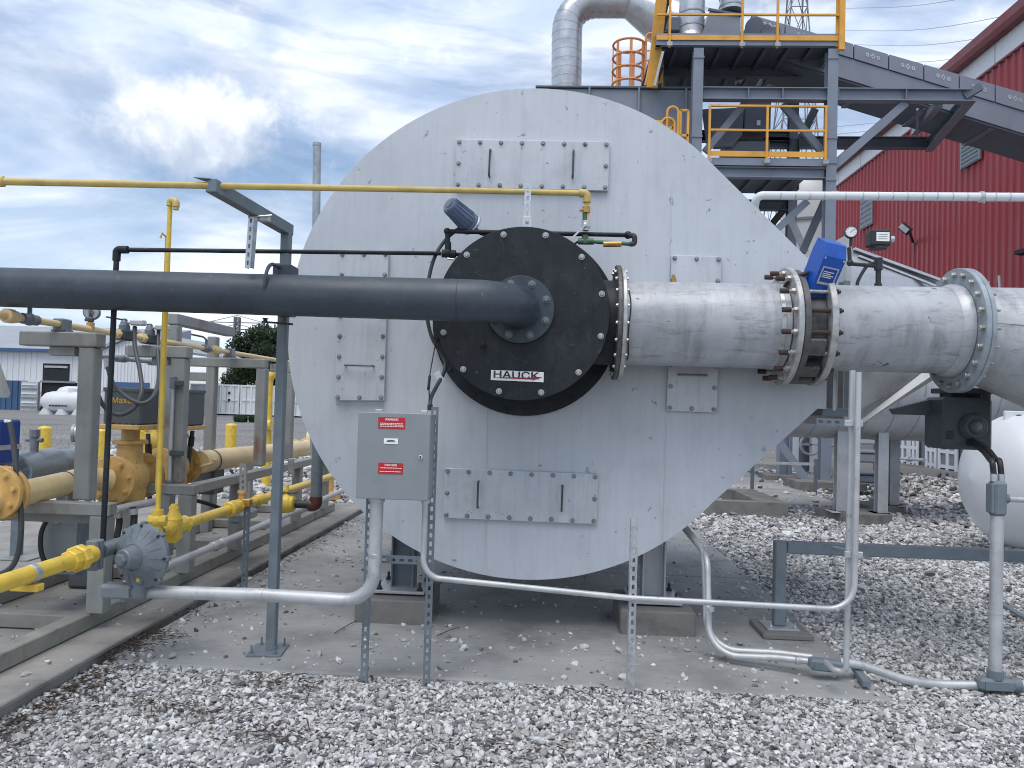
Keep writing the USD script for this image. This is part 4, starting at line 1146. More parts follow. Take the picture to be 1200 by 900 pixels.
cv = thing('riser_conduit', 'bare upright conduit at right bending into the grey ground fitting', 'conduit', PY(995, 700, 4.46))
w2 = PY(996.5, 560, 4.46)
vp = [V(w2[0] + .002, 4.46, PY(998.5, 434, 4.46)[2]), V(w2[0] - .005, 4.46, PY(990.5, 788, 4.46)[2]), PY(977, 785, 4.50), PY(968, 776, 4.62)]
part(cv, 'pipe', tube(vp, .0165, 18, [.085, .05], 8), 'conduit')
part(cv, 'coupling', cyl(V(w2[0], 4.46, PY(995, 605, 4.46)[2]), V(w2[0], 4.46, PY(995, 601, 4.46)[2]), .0195, 16), 'galv')
for k, (v_, nm) in enumerate(((496, 'upper'), (649, 'lower'))):
    q = PY(990, v_, 4.5)
    br_ = thing('conduit_bracket', ['slotted bracket clamping the upright conduit pair near the vessel tip', 'short bracket clamping the upright conduit pair on the grey rail'][k], 'bracket', q)
    q0_, q1_ = (PY(962, 494, 4.62), PY(1008, 496, 4.45)) if k == 0 else (PY(982, 645, 4.62), PY(1006, 651, 4.44))
    part(br_, 'channel', strut(q0_ + Y_ * .03, q1_ + Y_ * .03, V(-.2, -1, 0)), 'post_grey', False)
    part(br_, 'clamp', cbox(PY(1000, v_ + (1 if k else 0), 4.425), X_ * .05, Y_ * .012, Z_ * .018, .003), 'galv', False)

# pair of conduits from beneath the vessel to the right
for k, (o, lab) in enumerate(((0, 'front pipe of the conduit pair curving along the pad to the right'), (1, 'rear pipe of the conduit pair curving along the pad to the right'))):
    pts = [PY(800 - 2 * o, 617 - 6 * o, 5.75), PY(829 - 4 * o, 652 - 6 * o, 5.22 + .05 * o), PY(831 - 2 * o, 768 - 7 * o, 5.0 + .05 * o), PY(905, 770.5 - 6 * o, 4.87 + .06 * o), PY(952, 775 - 5 * o, 4.78 + .06 * o)]
    c_ = thing('ground_conduit', lab, 'conduit', pts[2])
    part(c_, 'pipe', tube(pts, .0205, 18, [.16, .23, 1.0], 10), 'conduit')
    part(c_, 'coupling', cyl(PY(833, 712, 4.99 + .05 * o), PY(833, 716, 4.99 + .05 * o), .023, 16), 'galv')
    if k == 0:
        part(c_, 'coupling', cyl(PY(932, 773.4, 4.80), PY(937, 773.8, 4.80), .025, 16), 'galv')
q = PY(967, 779, 4.76)
gb = thing('ground_fitting', 'grey oblong conduit fitting lying on the pad corner', 'conduit fitting', q)
part(gb, 'body', cbox(q, V(.098, 0, -.006), Y_ * .04, Z_ * .034, .016), 'post_grey', False)
part(gb, 'cover', cbox(q - Y_ * .042 + X_ * .005, V(.08, 0, -.005), Y_ * .004, Z_ * .024, .004), 'post_grey', False)
rt = [PY(984, 776, 4.78), PY(1010, 780, 4.78), PY(1060, 796, 4.76), PY(1100, 802, 4.76), PY(1146, 803, 4.74)]
gc = thing('gravel_conduit', 'thick conduit snaking over the gravel to the riser at right', 'conduit', rt[2])
part(gc, 'pipe', tube(spline(rt, 6), .0265, 20), 'conduit')
part(gc, 'strap', pipe_wall(PY(1008, 779.6, 4.78), PY(1012, 780.3, 4.78), .031, .025, 18, .001), 'galv')
q = PY(1012, 790, 4.72)
part(gc, 'ground_clip', bar(PY(1002, 782, 4.86), PY(1016, 802, 4.60), .045, .03), 'post_grey', False)
q = PY(1166, 801, 4.72)
gj = thing('tee_fitting', 'grey conduit tee fitting at the foot of the riser on gravel', 'conduit fitting', q)
part(gj, 'body', cbox(q, X_ * .105, Y_ * .045, Z_ * .036, .016), 'post_grey', False)
part(gj, 'cover', cbox(q - Y_ * .048, X_ * .08, Y_ * .005, Z_ * .026, .005), 'post_grey', False)
part(gj, 'hub', cyl(q + Z_ * .03, q + Z_ * .08, .045, 20), 'post_grey')
part(gj, 'side_hub', cyl(q + X_ * .09, q + X_ * .14, .04, 20), 'post_grey')
ro = thing('outgoing_conduit', 'thick conduit leaving the tee fitting out of frame at right', 'conduit', q + X_ * .2)
part(ro, 'pipe', cyl(q + X_ * .12, q + X_ * .9 - Z_ * .015, .0275, 20), 'conduit')
rtop = PY(1170.5, 604, 4.72)
rs = thing('riser_pipe', 'upright grey conduit riser standing on the tee fitting at right', 'conduit', q)
part(rs, 'pipe', cyl(V(q[0], 4.72, q[2] + .07), V(q[0], 4.72, rtop[2] + .0), .0355, 24), 'conduit')
part(rs, 'coupling', cyl(V(q[0], 4.72, PY(1167, 716, 4.72)[2]), V(q[0], 4.72, PY(1167, 719, 4.72)[2]), .0375, 24), 'conduit')
q = V(q[0], 4.72, PY(1170.5, 584, 4.72)[2])
lb = thing('elbow_fitting', 'dark grey conduit elbow fitting on top of the riser', 'conduit fitting', q)
part(lb, 'body', cbox(q, X_ * .040, Y_ * .045, Z_ * .105, .018), 'post_grey', False)
part(lb, 'cover', cbox(q - X_ * .044 - Y_ * .005, X_ * .008, Y_ * .034, Z_ * .085, .006), 'post_grey', False)
part(lb, 'side_pipe', cyl(q + V(.035, -.0, 0), q + V(.9, .0, -.02), .0185, 18), 'conduit')
part(lb, 'side_hub', cyl(q + V(.035, -.0, 0), q + V(.06, .0, -.001), .028, 18), 'post_grey')
for k in range(2):
    part(lb, 'gland', cyl(q + V(-.022 + .044 * k, -.0, .1), q + V(-.022 + .044 * k, -.0, .145), .019, 14), 'galv')

# black actuator motor on a plate beyond the conduits, with its two hoses
mb = PY(1122, 496, 5.55)
mo = thing('damper_motor', 'black boxy damper motor hanging under the white duct', 'motor', mb)
w_ = 5.55 / 900
part(mo, 'housing', cbox(mb, X_ * 27 * w_, Y_ * .14, Z_ * 29 * w_, .02), 'motor', False)
part(mo, 'side_housing', cbox(mb + V(18 * w_, .12, 8 * w_), X_ * 22 * w_, Y_ * .1, Z_ * 30 * w_, .015), 'motor', False)
part(mo, 'motor_cover', cyl(mb + V(4 * w_, -.14, -3 * w_), mb + V(4 * w_, -.20, -3 * w_), 15 * w_, 32, 13 * w_, .01), 'motor')
part(mo, 'motor_boss', cyl(mb + V(4 * w_, -.20, -3 * w_), mb + V(4 * w_, -.225, -3 * w_), 8 * w_, 28, bev=.01), 'motor')
part(mo, 'hub_nut', hexb(mb + V(4 * w_, -.225, -3 * w_), -Y_, .018, .012), 'regulator')
part(mo, 'top_bracket', cbox(mb + V(10 * w_, .05, 37 * w_), X_ * 24 * w_, Y_ * .16, Z_ * 3 * w_, .004), 'motor', False)
part(mo, 'bracket_post', cbox(mb + V(8 * w_, .05, 32 * w_), X_ * 17 * w_, Y_ * .07, Z_ * 4 * w_, .004), 'motor', False)
part(mo, 'arm', hull([mb + V(-70 * w_, .04, 14 * w_), mb + V(-70 * w_, .1, 14 * w_), mb + V(-66 * w_, .04, 8 * w_), mb + V(-66 * w_, .1, 8 * w_), mb + V(-24 * w_, .04, 27 * w_), mb + V(-24 * w_, .1, 27 * w_), mb + V(-24 * w_, .04, 8 * w_), mb + V(-24 * w_, .1, 8 * w_)]), 'motor', False)
part(mo, 'terminal_port', cbox(mb + V(-20 * w_, -.142, -13 * w_), X_ * .022, Y_ * .01, Z_ * .025, .004), 'rubber', False)
for k in range(2):
    top = PY(1134 + 1 * k, 519 - 3 * k, 5.42)
    hz = thing('motor_hose', ['lower black hose from damper motor to riser fitting', 'upper black hose from damper motor to riser fitting'][k], 'hose', top)
    part(hz, 'hose', tube(spline([top, PY(1150 + 4 * k, 527 - 4 * k, 5.2), PY(1161 + 6 * k, 540 - 2 * k, 4.95), V(q[0] - .022 + .044 * k, 4.74, q[2] + .22), V(q[0] - .022 + .044 * k, 4.72, q[2] + .142)]), .0165, 12), 'rubber')

# ------------------------------------------------------------------ low grey pipe rail at right
gr = thing('goalpost_rail', 'low grey square tube rail standing on the pad edge and running off right', 'rail', (1.70, 5.72, 0))
gt = PY(917, 634, 5.72)
part(gr, 'post', rb(1.70 - .04, 1.70 + .04, 5.68, 5.76, .055, gt[2], .006), 'post_grey', False)
part(gr, 'top_rail', rb(1.745, 4.6, 5.68, 5.76, gt[2] - .085, gt[2], .006), 'post_grey', False)
part(gr, 'base_plate', rb(1.70 - .11, 1.70 + .12, 5.60, 5.84, .04, .054, .003), 'grey_flange', False)
part(gr, 'grout_pad', rb(1.70 - .16, 1.70 + .19, 5.52, 5.92, .002, .04, .006), 'pier', False)
for sx_ in (-1, 1):
    for sy_ in (-1, 1):
        part(gr, 'anchor_bolt', hexb((1.705 + sx_ * .085, 5.72 + sy_ * .09, .054), Z_, .012, .014, True, .02), 'galv')
bq = thing('ground_bar', 'short dark steel bar lying on the gravel by the riser', 'bar', PZ(1190, 722, GZ))
part(bq, 'bar', bar(PZ(1170, 706, GZ + .03), PZ(1230, 742, GZ + .03), .05, .03), 'post_grey', False)

# ------------------------------------------------------------------ gas skid at left: frame
SX = -3.0
sk = thing('gas_skid_frame', 'grey welded steel skid frame carrying the gas pipes at left', 'skid frame', (SX, 6.0, 0.05))
part(sk, 'base_rail', rb(-3.07, -2.955, 2.4, 10.6, .055, .155, .006), 'skid_rail', False)
part(sk, 'base_rail', rb(-4.02, -3.90, 2.4, 10.6, .055, .155, .006), 'skid_rail', False)
for y in (4.9, 6.3, 7.6, 8.9, 10.2):
    part(sk, 'cross_member', rb(-3.898, -3.072, y - .05, y + .05, .058, .15, .005), 'skid_rail', False)
part(sk, 'outrigger', rb(-4.9, -4.022, 4.86, 4.96, .058, .15, .005), 'skid_rail', False)
RZ = .87
LOW = [(4.95, .115), (6.15, .115), (7.15, .10), (8.9, .10), (10.0, .10)]
for y, w in LOW:
    part(sk, 'lower_post', rb(-2.99, -2.99 + w, y - .05, y + .05, .155, RZ - .082 if y < 6 else RZ - .085, .006), 'skid', False)
    part(sk, 'lower_post', rb(-4.01, -3.91, y - .05, y + .05, .155, RZ - .085, .006), 'skid', False)
part(sk, 'mid_rail', rb(-4.2, -2.86, 4.90, 5.0, RZ - .08, RZ, .006), 'skid', False)
part(sk, 'mid_rail', rb(-4.2, -2.86, 6.10, 6.2, RZ - .083, RZ - .003, .006), 'skid', False)
part(sk, 'mid_rail', rb(-2.975, -2.88, 6.28, 10.2, RZ - .083, RZ - .003, .006), 'skid', False)
part(sk, 'mid_rail', rb(-4.02, -3.92, 4.5, 10.2, RZ - .083, RZ - .003, .006), 'skid', False)
part(sk, 'cross_channel', channel((-4.9, 5.04, RZ - .12), (-3.07, 5.04, RZ - .12), .07, .05, Z_, Y_), 'skid', False)
part(sk, 'pipe_rest', rb(-3.70, -3.40, 4.88, 5.06, RZ + .002, RZ + .05, .004), 'skid_rail', False)
TZ = 2.0
for y, xa, xb, xarm in [(5.06, -3.19, -3.065, -3.60), (6.25, -3.15, -3.02, -3.52)]:
    part(sk, 'upper_post', rb(xa + .008, xb - .004, y - .05, y + .05, RZ + .002, TZ - .10, .008), 'skid', False)
    part(sk, 'cantilever_arm', rb(xarm, xb + .012, y - .055, y + .055, TZ - .098, TZ, .008), 'skid', False)
    part(sk, 'arm_bracket', rb(xarm + .20, xa - .03, y - .03, y + .03, TZ - .16, TZ - .10, .004), 'skid', False)
# farther uprights and the portal
ft0, ft1 = PY(221, 419, 8.0), PY(313, 421, 8.0)
part(sk, 'top_beam', rb(ft0[0], ft1[0], 7.948, 8.052, ft1[2] - .098, ft1[2], .008), 'skid', False)
for u, y in ((306.5, 8.0), (339, 9.1), (376, 10.1)):
    x = PY(u, 470, y)[0]
    part(sk, 'upper_post', rb(x - .053, x + .053, y - .05, y + .05, RZ + .002, TZ - .10, .008), 'skid', False)
ft2, ft3 = PY(318, 425, 9.1), PY(352, 426, 9.1)
part(sk, 'top_beam', rb(ft2[0], ft3[0], 9.05, 9.15, TZ - .098, TZ, .008), 'skid', False)
fr0, fr1 = PY(221, 441, 8.0), PY(247, 441, 8.0)
part(sk, 'cross_rail', rb(fr0[0], fr1[0], 7.955, 8.045, fr0[2] - .045, fr0[2] + .045, .006), 'skid', False)
pa, pb_ = PY(205.5, 368, 6.75), PY(251, 381, 8.0)
for q in (pa, pb_):
    part(sk, 'portal_post', rb(q[0] - .05, q[0] + .05, q[1] - .046, q[1] + .046, .155, pa[2] - .1, .008), 'skid', False)
part(sk, 'portal_beam', rb(pa[0] - .05, pa[0] + .05, pa[1] - .05, pb_[1] - .052, pa[2] - .098, pa[2], .008), 'skid', False)
for u, v0, v1, y in [(276, 545, 572, 6.9), (331.5, 540, 556, 8.2)]:
    a, b = PY(u + 10, v0 - 2, 6.34 if u < 300 else 8.0), PY(u + 10, v1 + 3, 6.34 if u < 300 else 8.0)
    part(sk, 'slotted_tab', strut(b, a, -Y_, .06, .02), 'skid', False)
# support strut for the yellow line
q0_ = PZ(287, 691, 0.0)
us = thing('slotted_upright', 'dark slotted channel upright propping the yellow gas pipe at the slab edge', 'upright', q0_)
part(us, 'channel', strut(V(q0_[0], q0_[1], .0), V(q0_[0], q0_[1], .69), -Y_), 'post_grey', False)
part(us, 'clip', cbox((q0_[0], q0_[1] - .02, .72), X_ * .035, Y_ * .03, Z_ * .03, .004), 'brass', False)

# ------------------------------------------------------------------ buff main gas line
GX, GZc = -3.32, .955
gm = thing('gas_main', 'buff coloured flanged gas main running along the skid', 'gas pipe', (GX, 6, GZc))
A_ = [PY(-40, 592, 4.35), PY(18, 580, 4.75), PY(66, 569, 5.2), PY(100, 561, 5.55), V(GX, 5.75, 1.0)]
A_[4] = PY(128, 563, 5.72)
part(gm, 'front_pipe', tube(spline(A_, 6), .083, 28), 'cream')


def yflange(parent, c, r, th, m, nb, rbolt, name='flange', ax=Y_, br=.016):
    c = np.asarray(c, float); ax = unit(ax)
    f_ = part(parent, name, cyl(c - ax * th / 2, c + ax * th / 2, r, 40, bev=.003), m, 25)
    _, s, t = axes(ax)
    for q in circle_pts(c, rbolt, nb, s, t, .2):
        part(f_, 'bolt', hexb(q - ax * th / 2, -ax, br, .02), m)
    return f_


yflange(gm, PY(5, 577, 4.62), .165, .03, 'ochre', 8, .125, ax=unit(A_[1] - A_[0]))
yflange(gm, PY(-4, 577, 4.55), .165, .03, 'ochre', 8, .125, ax=unit(A_[1] - A_[0]))
bc1 = PY(131, 563, 5.78)
yflange(gm, bc1, .185, .035, 'ochre', 8, .145)
gx1 = bc1[0]
mid_ = PY(160, 556, 6.30); end_ = PY(197, 549, 6.72)
part(gm, 'rear_pipe', tube(spline([PY(232, 542, 7.15), PY(262, 537.5, 7.8), PY(300, 533, 8.7), PY(330, 529, 9.6), PY(362, 524, 10.8), PY(372, 521, 11.8)], 6), .108, 28), 'cream')
for (u, v, y) in [(358, 524, 10.7), (345, 526, 10.2)]:
    yflange(gm, PY(u, v, y), .125, .03, 'cream', 6, .1)
for (u, v, y, r) in [(75, 566.5, 5.3, .088), (247, 540, 7.45, .113), (352, 525, 10.45, .113)]:
    part(gm, 'u_bolt', pipe_wall(PY(u, v, y) - Y_ * .008, PY(u, v, y) + Y_ * .008, r, r - .006, 28, .002), 'hose')
part(gm, 'drain_line', tube([PY(236, 547, 7.1), PY(250, 543, 7.1), PY(252, 538, 7.1)], .018, 10, .03), 'cream')

# shut off valves with charcoal actuator boxes
for k, (vy, vxp, lab) in enumerate([(6.02, gx1, 'ochre shutoff valve under the nearer charcoal actuator box'), (6.92, PY(200, 548, 6.9)[0], 'ochre shutoff valve under the farther charcoal actuator box')]):
    zc = bc1[2] if k == 0 else PY(200, 547, 6.9)[2]
    c = V(vxp, vy, zc)
    vv = thing('shutoff_valve', lab, 'valve', c)
    part(vv, 'body', J(cyl(c - Y_ * .20, c + Y_ * .2, .115, 28), sphere(c, .16, 24, (.95, 1, 1))), 'ochre', 40)
    part(vv, 'bowl', lathe([(0, 0), (.07, 0), (.12, .05), (.135, .14), (.12, .2)], c - Z_ * .24, Z_, 28), 'ochre')
    part(vv, 'neck', lathe([(.13, .0), (.105, .06), (.096, .16), (.096, .25)], c + Z_ * .04, Z_, 28), 'ochre')
    part(vv, 'neck_flange', cyl(c + Z_ * .272, c + Z_ * .302, .132, 28, bev=.003), 'ochre')
    yflange(vv, c - Y_ * .205, .185, .03, 'ochre', 8, .145)
    yflange(vv, c + Y_ * .215, .185, .03, 'ochre', 8, .145)
    part(vv, 'upper_neck', cyl(c + Z_ * .285, c + Z_ * .40, .068, 20), 'ochre')
    # the actuator box standing on the valve
    zb = PY(150, 499, vy - .1)[2] if k == 0 else PY(200, 499, vy - .1)[2]
    u0, u1 = (121, 165) if k == 0 else (173, 219)
    yf = vy - .17
    xa, xb = PY(u0, 475, yf)[0], PY(u1, 475, yf)[0]
    zt = PY(150, 455, yf)[2] if k == 0 else PY(190, 456, yf)[2]
    zbb = PY(150, 497.5, yf)[2] if k == 0 else PY(190, 498.5, yf)[2]
    bxn = thing('actuator_box', ['nearer charcoal actuator box lettered in yellow', 'farther charcoal actuator box behind the yellow riser pipe'][k], 'actuator', V((xa + xb) / 2, vy, zbb))
    part(bxn, 'case', rb(xa, xb, yf, yf + .36, zbb, zt, .012), 'maxbox', False)
    part(bxn, 'lid', rb(xa - .006, xb + .006, yf - .006, yf + .366, zt - .03, zt + .004, .006), 'maxbox', False)
    part(bxn, 'base_plate', rb(xa - .01, xb + .01, yf - .03, yf + .38, zbb - .04, zbb - .002, .006), 'ochre', False)
    for i in range(6):
        part(bxn, 'base_bolt', hexb((xa + (xb - xa) * (i + .5) / 6, yf - .012, zbb - .001), Z_, .009, .009, False), 'regulator')
    q = PY(131 if k == 0 else 191.5, 472, yf - .001)
    part(bxn, 'lettering', letters('Maxon', .045 if k == 0 else .05, q, X_, Z_, False, .001), 'yellow_ink', False)

# dark grey bypass pipe with plugged tee
a, b, c = PY(14, 554, 5.7), PY(48, 546, 6.2), PY(95, 540, 7.0)
bp = thing('bypass_pipe', 'blue grey pipe behind the buff main with a bare plug on top', 'pipe', b)
part(bp, 'pipe', tube([a, b, c], .125, 28), 'regulator')
part(bp, 'wide_section', tube([a, (a + b) / 2, b + (c - b) * .25], .145, 28), 'regulator')
q = PY(40, 528, 6.0)
part(bp, 'stem', cyl(q - Z_ * .02, q + Z_ * .14, .032, 16), 'regulator')
part(bp, 'plug_head', J(cyl(PY(31, 515, 6.0), PY(50, 516, 6.0), .018, 12), cyl(q + Z_ * .11, q + Z_ * .17, .04, 8)), 'regulator')
lv = PY(72, 541, 6.6)
# blue device and panel corner cut by the left edge of the picture
q = PY(-8, 517, 4.75)
bd = thing('blue_actuator', 'deep blue actuator box cut by the left edge of the picture', 'actuator', q)
part(bd, 'case', cbox(q, X_ * .112, Y_ * .1, Z_ * .14, .012), 'navy', False)
part(bd, 'band', cbox(q - Z_ * .035, X_ * .114, Y_ * .102, Z_ * .018, .004), 'conduit', False)
part(bd, 'knob', J(sphere(PY(7, 493.5, 4.63), .012, 12), sphere(PY(11, 494, 4.63), .012, 12)), 'white')
part(bd, 'base', cyl(q - Z_ * .14, q - Z_ * .2, .07, 20), 'navy')
ho = thing('grey_hose', 'thick black hose hanging down from the blue actuator at far left', 'hose', PY(16, 600, 4.6))
part(ho, 'hose', tube(spline([PY(12, 495, 4.63), PY(16, 520, 4.62), PY(20, 560, 4.6), PY(24.5, 600, 4.6), PY(23, 640, 4.6), PY(14, 664, 4.6), PY(-4, 674, 4.6), PY(-20, 676, 4.6)]), .0165, 12), 'hose')
q = PY(-6, 446, 3.9)
pn = thing('slanted_panel', 'grey slanted panel corner at the left edge of the picture', 'panel', q)
part(pn, 'panel', hull([PY(-40, 420, 3.9), PY(-40, 465, 3.9), PY(0, 425, 3.9), PY(12.5, 461, 3.9), PY(10, 466, 3.9), PY(-40, 420, 3.97), PY(-40, 465, 3.97), PY(0, 425, 3.97), PY(12.5, 461, 3.97), PY(10, 466, 3.97)]), 'skid', False)
st_ = thing('pedestal_post', 'dark grey post on a wide foot plate behind the hose at far left', 'post', PZ(19, 650, .05))
q = PZ(19, 652, .05)
part(st_, 'upright', rb(q[0] - .04, q[0] + .04, q[1] - .04, q[1] + .04, .065, .95, .004), 'post_grey', False)
part(st_, 'foot_plate', rb(q[0] - .25, q[0] + .25, q[1] - .2, q[1] + .2, .052, .064, .003), 'skid', False)

# grey cabinet beneath the mid rail
q0_, q1_ = PY(60, 607, 5.3), PY(91, 675, 5.3)
cbn = thing('skid_cabinet', 'grey steel cabinet hung below the skid mid rail', 'cabinet', (q0_[0], 5.3, q1_[2]))
part(cbn, 'case', rb(q0_[0] - .06, q1_[0], 5.3, 5.75, q1_[2], q0_[2], .01), 'regulator', False)
part(cbn, 'door', rb(q0_[0] - .055, q1_[0] - .01, 5.286, 5.299, q1_[2] + .01, q0_[2] - .01, .004), 'box_grey', False)
part(cbn, 'knob', J(cyl(PY(66, 611, 5.286), PY(66, 611, 5.26), .016, 12), cyl(PY(79, 611.5, 5.286), PY(79, 611.5, 5.26), .012, 12)), 'conduit')
chh = thing('cabinet_hose', 'black hose looping beside the grey skid cabinet', 'hose', PY(48, 640, 5.2))
part(chh, 'hose', tube(spline([PY(56, 608, 5.25), PY(49, 622, 5.22), PY(47.5, 640, 5.2), PY(51, 655, 5.2), PY(60, 664, 5.2), PY(76, 668, 5.2)]), .016, 10), 'rubber')
# dark underfloor equipment box beyond the second frame
for (u0, v0, u1, v1, y, lab) in [(226, 548, 250, 580, 7.6, 'dark electrical box behind the second skid post'), (80, 660, 112, 690, 5.9, 'low dark box under the skid behind the regulator')]:
    q0_, q1_ = PY(u0, v0, y), PY(u1, v1, y)
    e_ = thing('junction_box', lab, 'junction box', q0_)
    part(e_, 'case', rb(q0_[0], q1_[0], y, y + .25, q1_[2], q0_[2], .01), 'maxbox', False)
    part(e_, 'cover', rb(q0_[0] + .02, q1_[0] - .02, y - .014, y - .001, q1_[2] + .02, q0_[2] - .02, .004), 'maxbox', False)

# ------------------------------------------------------------------ small buff line on the arms
CX, CZ = -3.36, 2.055
sl = thing('small_gas_line', 'small buff pipe with valves running on top of the skid arms', 'pipe', (CX, 6, CZ))
part(sl, 'pipe', cyl((CX, 3.7, CZ), (CX, 10.6, CZ), .0235, 16), 'cream')


def on_line(u):
    """Depth at which the small line crosses picture column u."""
    d = ray(u, 450)
    return CX * d[1] / d[0]


for u, r in [(7, .045), (12, .038), (250, .045), (254, .038)]:
    y = on_line(u)
    part(sl, 'union', cyl((CX, y - .035, CZ), (CX, y + .035, CZ), r, 10, bev=.006), 'cream')
for u in (70, 268):
    y = on_line(u)
    part(sl, 'pipe_clamp', J(rb(CX - .04, CX + .04, y - .05, y + .05, CZ - .05, CZ + .04, .008), bx(CX - .06, CX + .06, y - .03, y + .03, CZ - .054, CZ - .035)), 'regulator', False)
for u in (31, 240):
    y = on_line(u); c = V(CX, y, CZ)
    part(sl, 'ball_valve', J(cyl(c - Y_ * .07, c + Y_ * .07, .035, 12), sphere(c, .042, 14)), 'regulator')
    part(sl, 'valve_stem', cyl(c, c + Z_ * .085, .014, 10), 'regulator')
    part(sl, 'valve_lever', tube([c + Z_ * .085, c + V(-.02, -.03, .11), c + V(-.10, -.12, .125)], .009, 8), 'regulator')
y = on_line(103); c = V(CX, y, CZ)
part(sl, 'gauge_stem', J(cyl(c, c + Z_ * .15, .014, 10), cyl(c + V(-.04, 0, .07), c + V(0, 0, .07), .012, 8), sphere(c + Z_ * .07, .025, 12)), 'hose')
part(sl, 'stem_base', cyl(c, c + Z_ * .05, .028, 10), 'ochre')
dv = thing('round_gauge', 'round silver faced gauge standing on the small buff pipe', 'gauge', c + Z_ * .15)
gn = unit(V(.35, -1, 0))
q = PY(107, 365.5, y)
part(dv, 'case', cyl(q + gn * -.04, q, .058, 28, bev=.006), 'regulator')
part(dv, 'dial', cyl(q, q + gn * .004, .05, 28), 'conduit')
part(dv, 'hub', cyl(q + gn * .004, q + gn * .012, .018, 16), 'regulator')
part(dv, 'stem', cyl(q - gn * .02 - Z_ * .05, c + Z_ * .15, .012, 10), 'hose')
# solenoid valves with looping flexible conduits
for k, (u, v) in enumerate([(143, 394), (173, 399)]):
    y = on_line(u); c = V(CX, y, CZ)
    so = thing('solenoid_valve', ['nearer dark solenoid valve on the small buff pipe', 'farther dark solenoid valve on the small buff pipe'][k], 'valve', c)
    part(so, 'body', cbox(c, X_ * .045, Y_ * .085, Z_ * .042, .012), 'hose', False)
    part(so, 'hex_union', cyl(c - Y_ * .14, c - Y_ * .09, .042, 6), 'cream')
    part(so, 'coil', cbox(c + V(.0, 0, .06), X_ * .03, Y_ * .04, Z_ * .025, .01), 'regulator', False)
    part(so, 'bonnet', lathe([(.034, 0), (.03, .02), (.012, .05), (0, .04)], c + Z_ * .08, Z_, 16), 'regulator')
    hd_ = c + V(.10, .02, .10)
    part(so, 'conduit_head', cbox(hd_, X_ * .055, Y_ * .03, Z_ * .022, .008), 'conduit', False)
    part(so, 'head_arm', cyl(c + V(0, 0, .10), hd_, .014, 10), 'conduit')
    part(so, 'lever', bar(c + V(-.13, -.03, .135), c + V(.02, .0, .115), .03, .012), 'hose', False)
fl1 = thing('flexible_conduit', 'nearer grey flexible conduit drooping in a loop before the charcoal boxes', 'flexible conduit', PY(150, 480, 5.9))
part(fl1, 'hose', tube(spline([PY(158, 383, 5.9), PY(158, 405, 5.85), PY(164, 435, 5.75), PY(166, 460, 5.65), PY(157, 478, 5.6), PY(141, 486, 5.58), PY(126, 480, 5.55), PY(116.5, 467, 5.5), PY(114, 452, 5.48), PY(116, 436, 5.5)]), .0165, 14), 'hose')
fl2 = thing('flexible_conduit', 'farther grey flexible conduit looping down beside the yellow riser', 'flexible conduit', PY(170, 470, 5.9))
part(fl2, 'hose', tube(spline([PY(186, 387, 6.3), PY(185, 410, 6.2), PY(186, 440, 6.0), PY(181, 462, 5.7), PY(170, 472, 5.6), PY(157, 470, 5.6), PY(142, 460, 5.6), PY(131, 446, 5.6), PY(126, 430, 5.6)]), .0155, 14), 'hose')
mt_ = thing('round_meter', 'small round silver meter peeking out left of the big skid post', 'meter', PY(86, 508, 6.6))
q = PY(87, 507.5, 6.6)
part(mt_, 'case', cyl(q + V(.16, .06, 0), q, .075, 24, bev=.008), 'conduit')
part(mt_, 'rim', pipe_wall(q - V(.012, .004, 0), q + V(.012, .004, 0), .080, .062, 24, .002), 'grey_flange')
part(mt_, 'stem', cyl(q + V(.10, .04, -.05), q + V(.10, .04, -.30), .022, 12), 'regulator')
cdu = thing('upper_conduit', 'thin grey conduit with fittings below the small buff pipe', 'conduit', PY(120, 420, 5.6))
k0, k1 = PY(62, 411.5, 5.05), PY(205, 427, 7.6)
part(cdu, 'pipe', cyl(k0, k1, .02, 14), 'grey_flange')
for t, w in ((.0, .03), (.42, .032), (.45, .032), (.72, .034), (.77, .03)):
    q = k0 + (k1 - k0) * t
    part(cdu, 'fitting', cyl(q, q + unit(k1 - k0) * .12, w, 14, bev=.005), 'grey_flange')
part(cdu, 'drop_fitting', J(cyl(PY(125, 420, 5.7), PY(126, 432, 5.7), .024, 12)), 'conduit')
pc_ = thing('post_conduit', 'thin grey conduit clipped to the rusty skid post', 'conduit', PY(200, 480, 6.15))
part(pc_, 'pipe', cyl(PY(202.5, 452, 6.17), PY(198, 570, 6.17), .0175, 12), 'conduit')
part(pc_, 'lower_fitting', cyl(PY(198.3, 562, 6.17), PY(197.8, 580, 6.17), .034, 14, bev=.005), 'regulator')
part(pc_, 'upper_fitting', cyl(PY(202.8, 441, 6.17), PY(202.4, 455, 6.17), .03, 14, bev=.005), 'regulator')
for v in (449, 531):
    part(pc_, 'clip', cbox(PY(207, v, 6.17), X_ * .055, Y_ * .02, Z_ * .022, .004), 'hose', False)
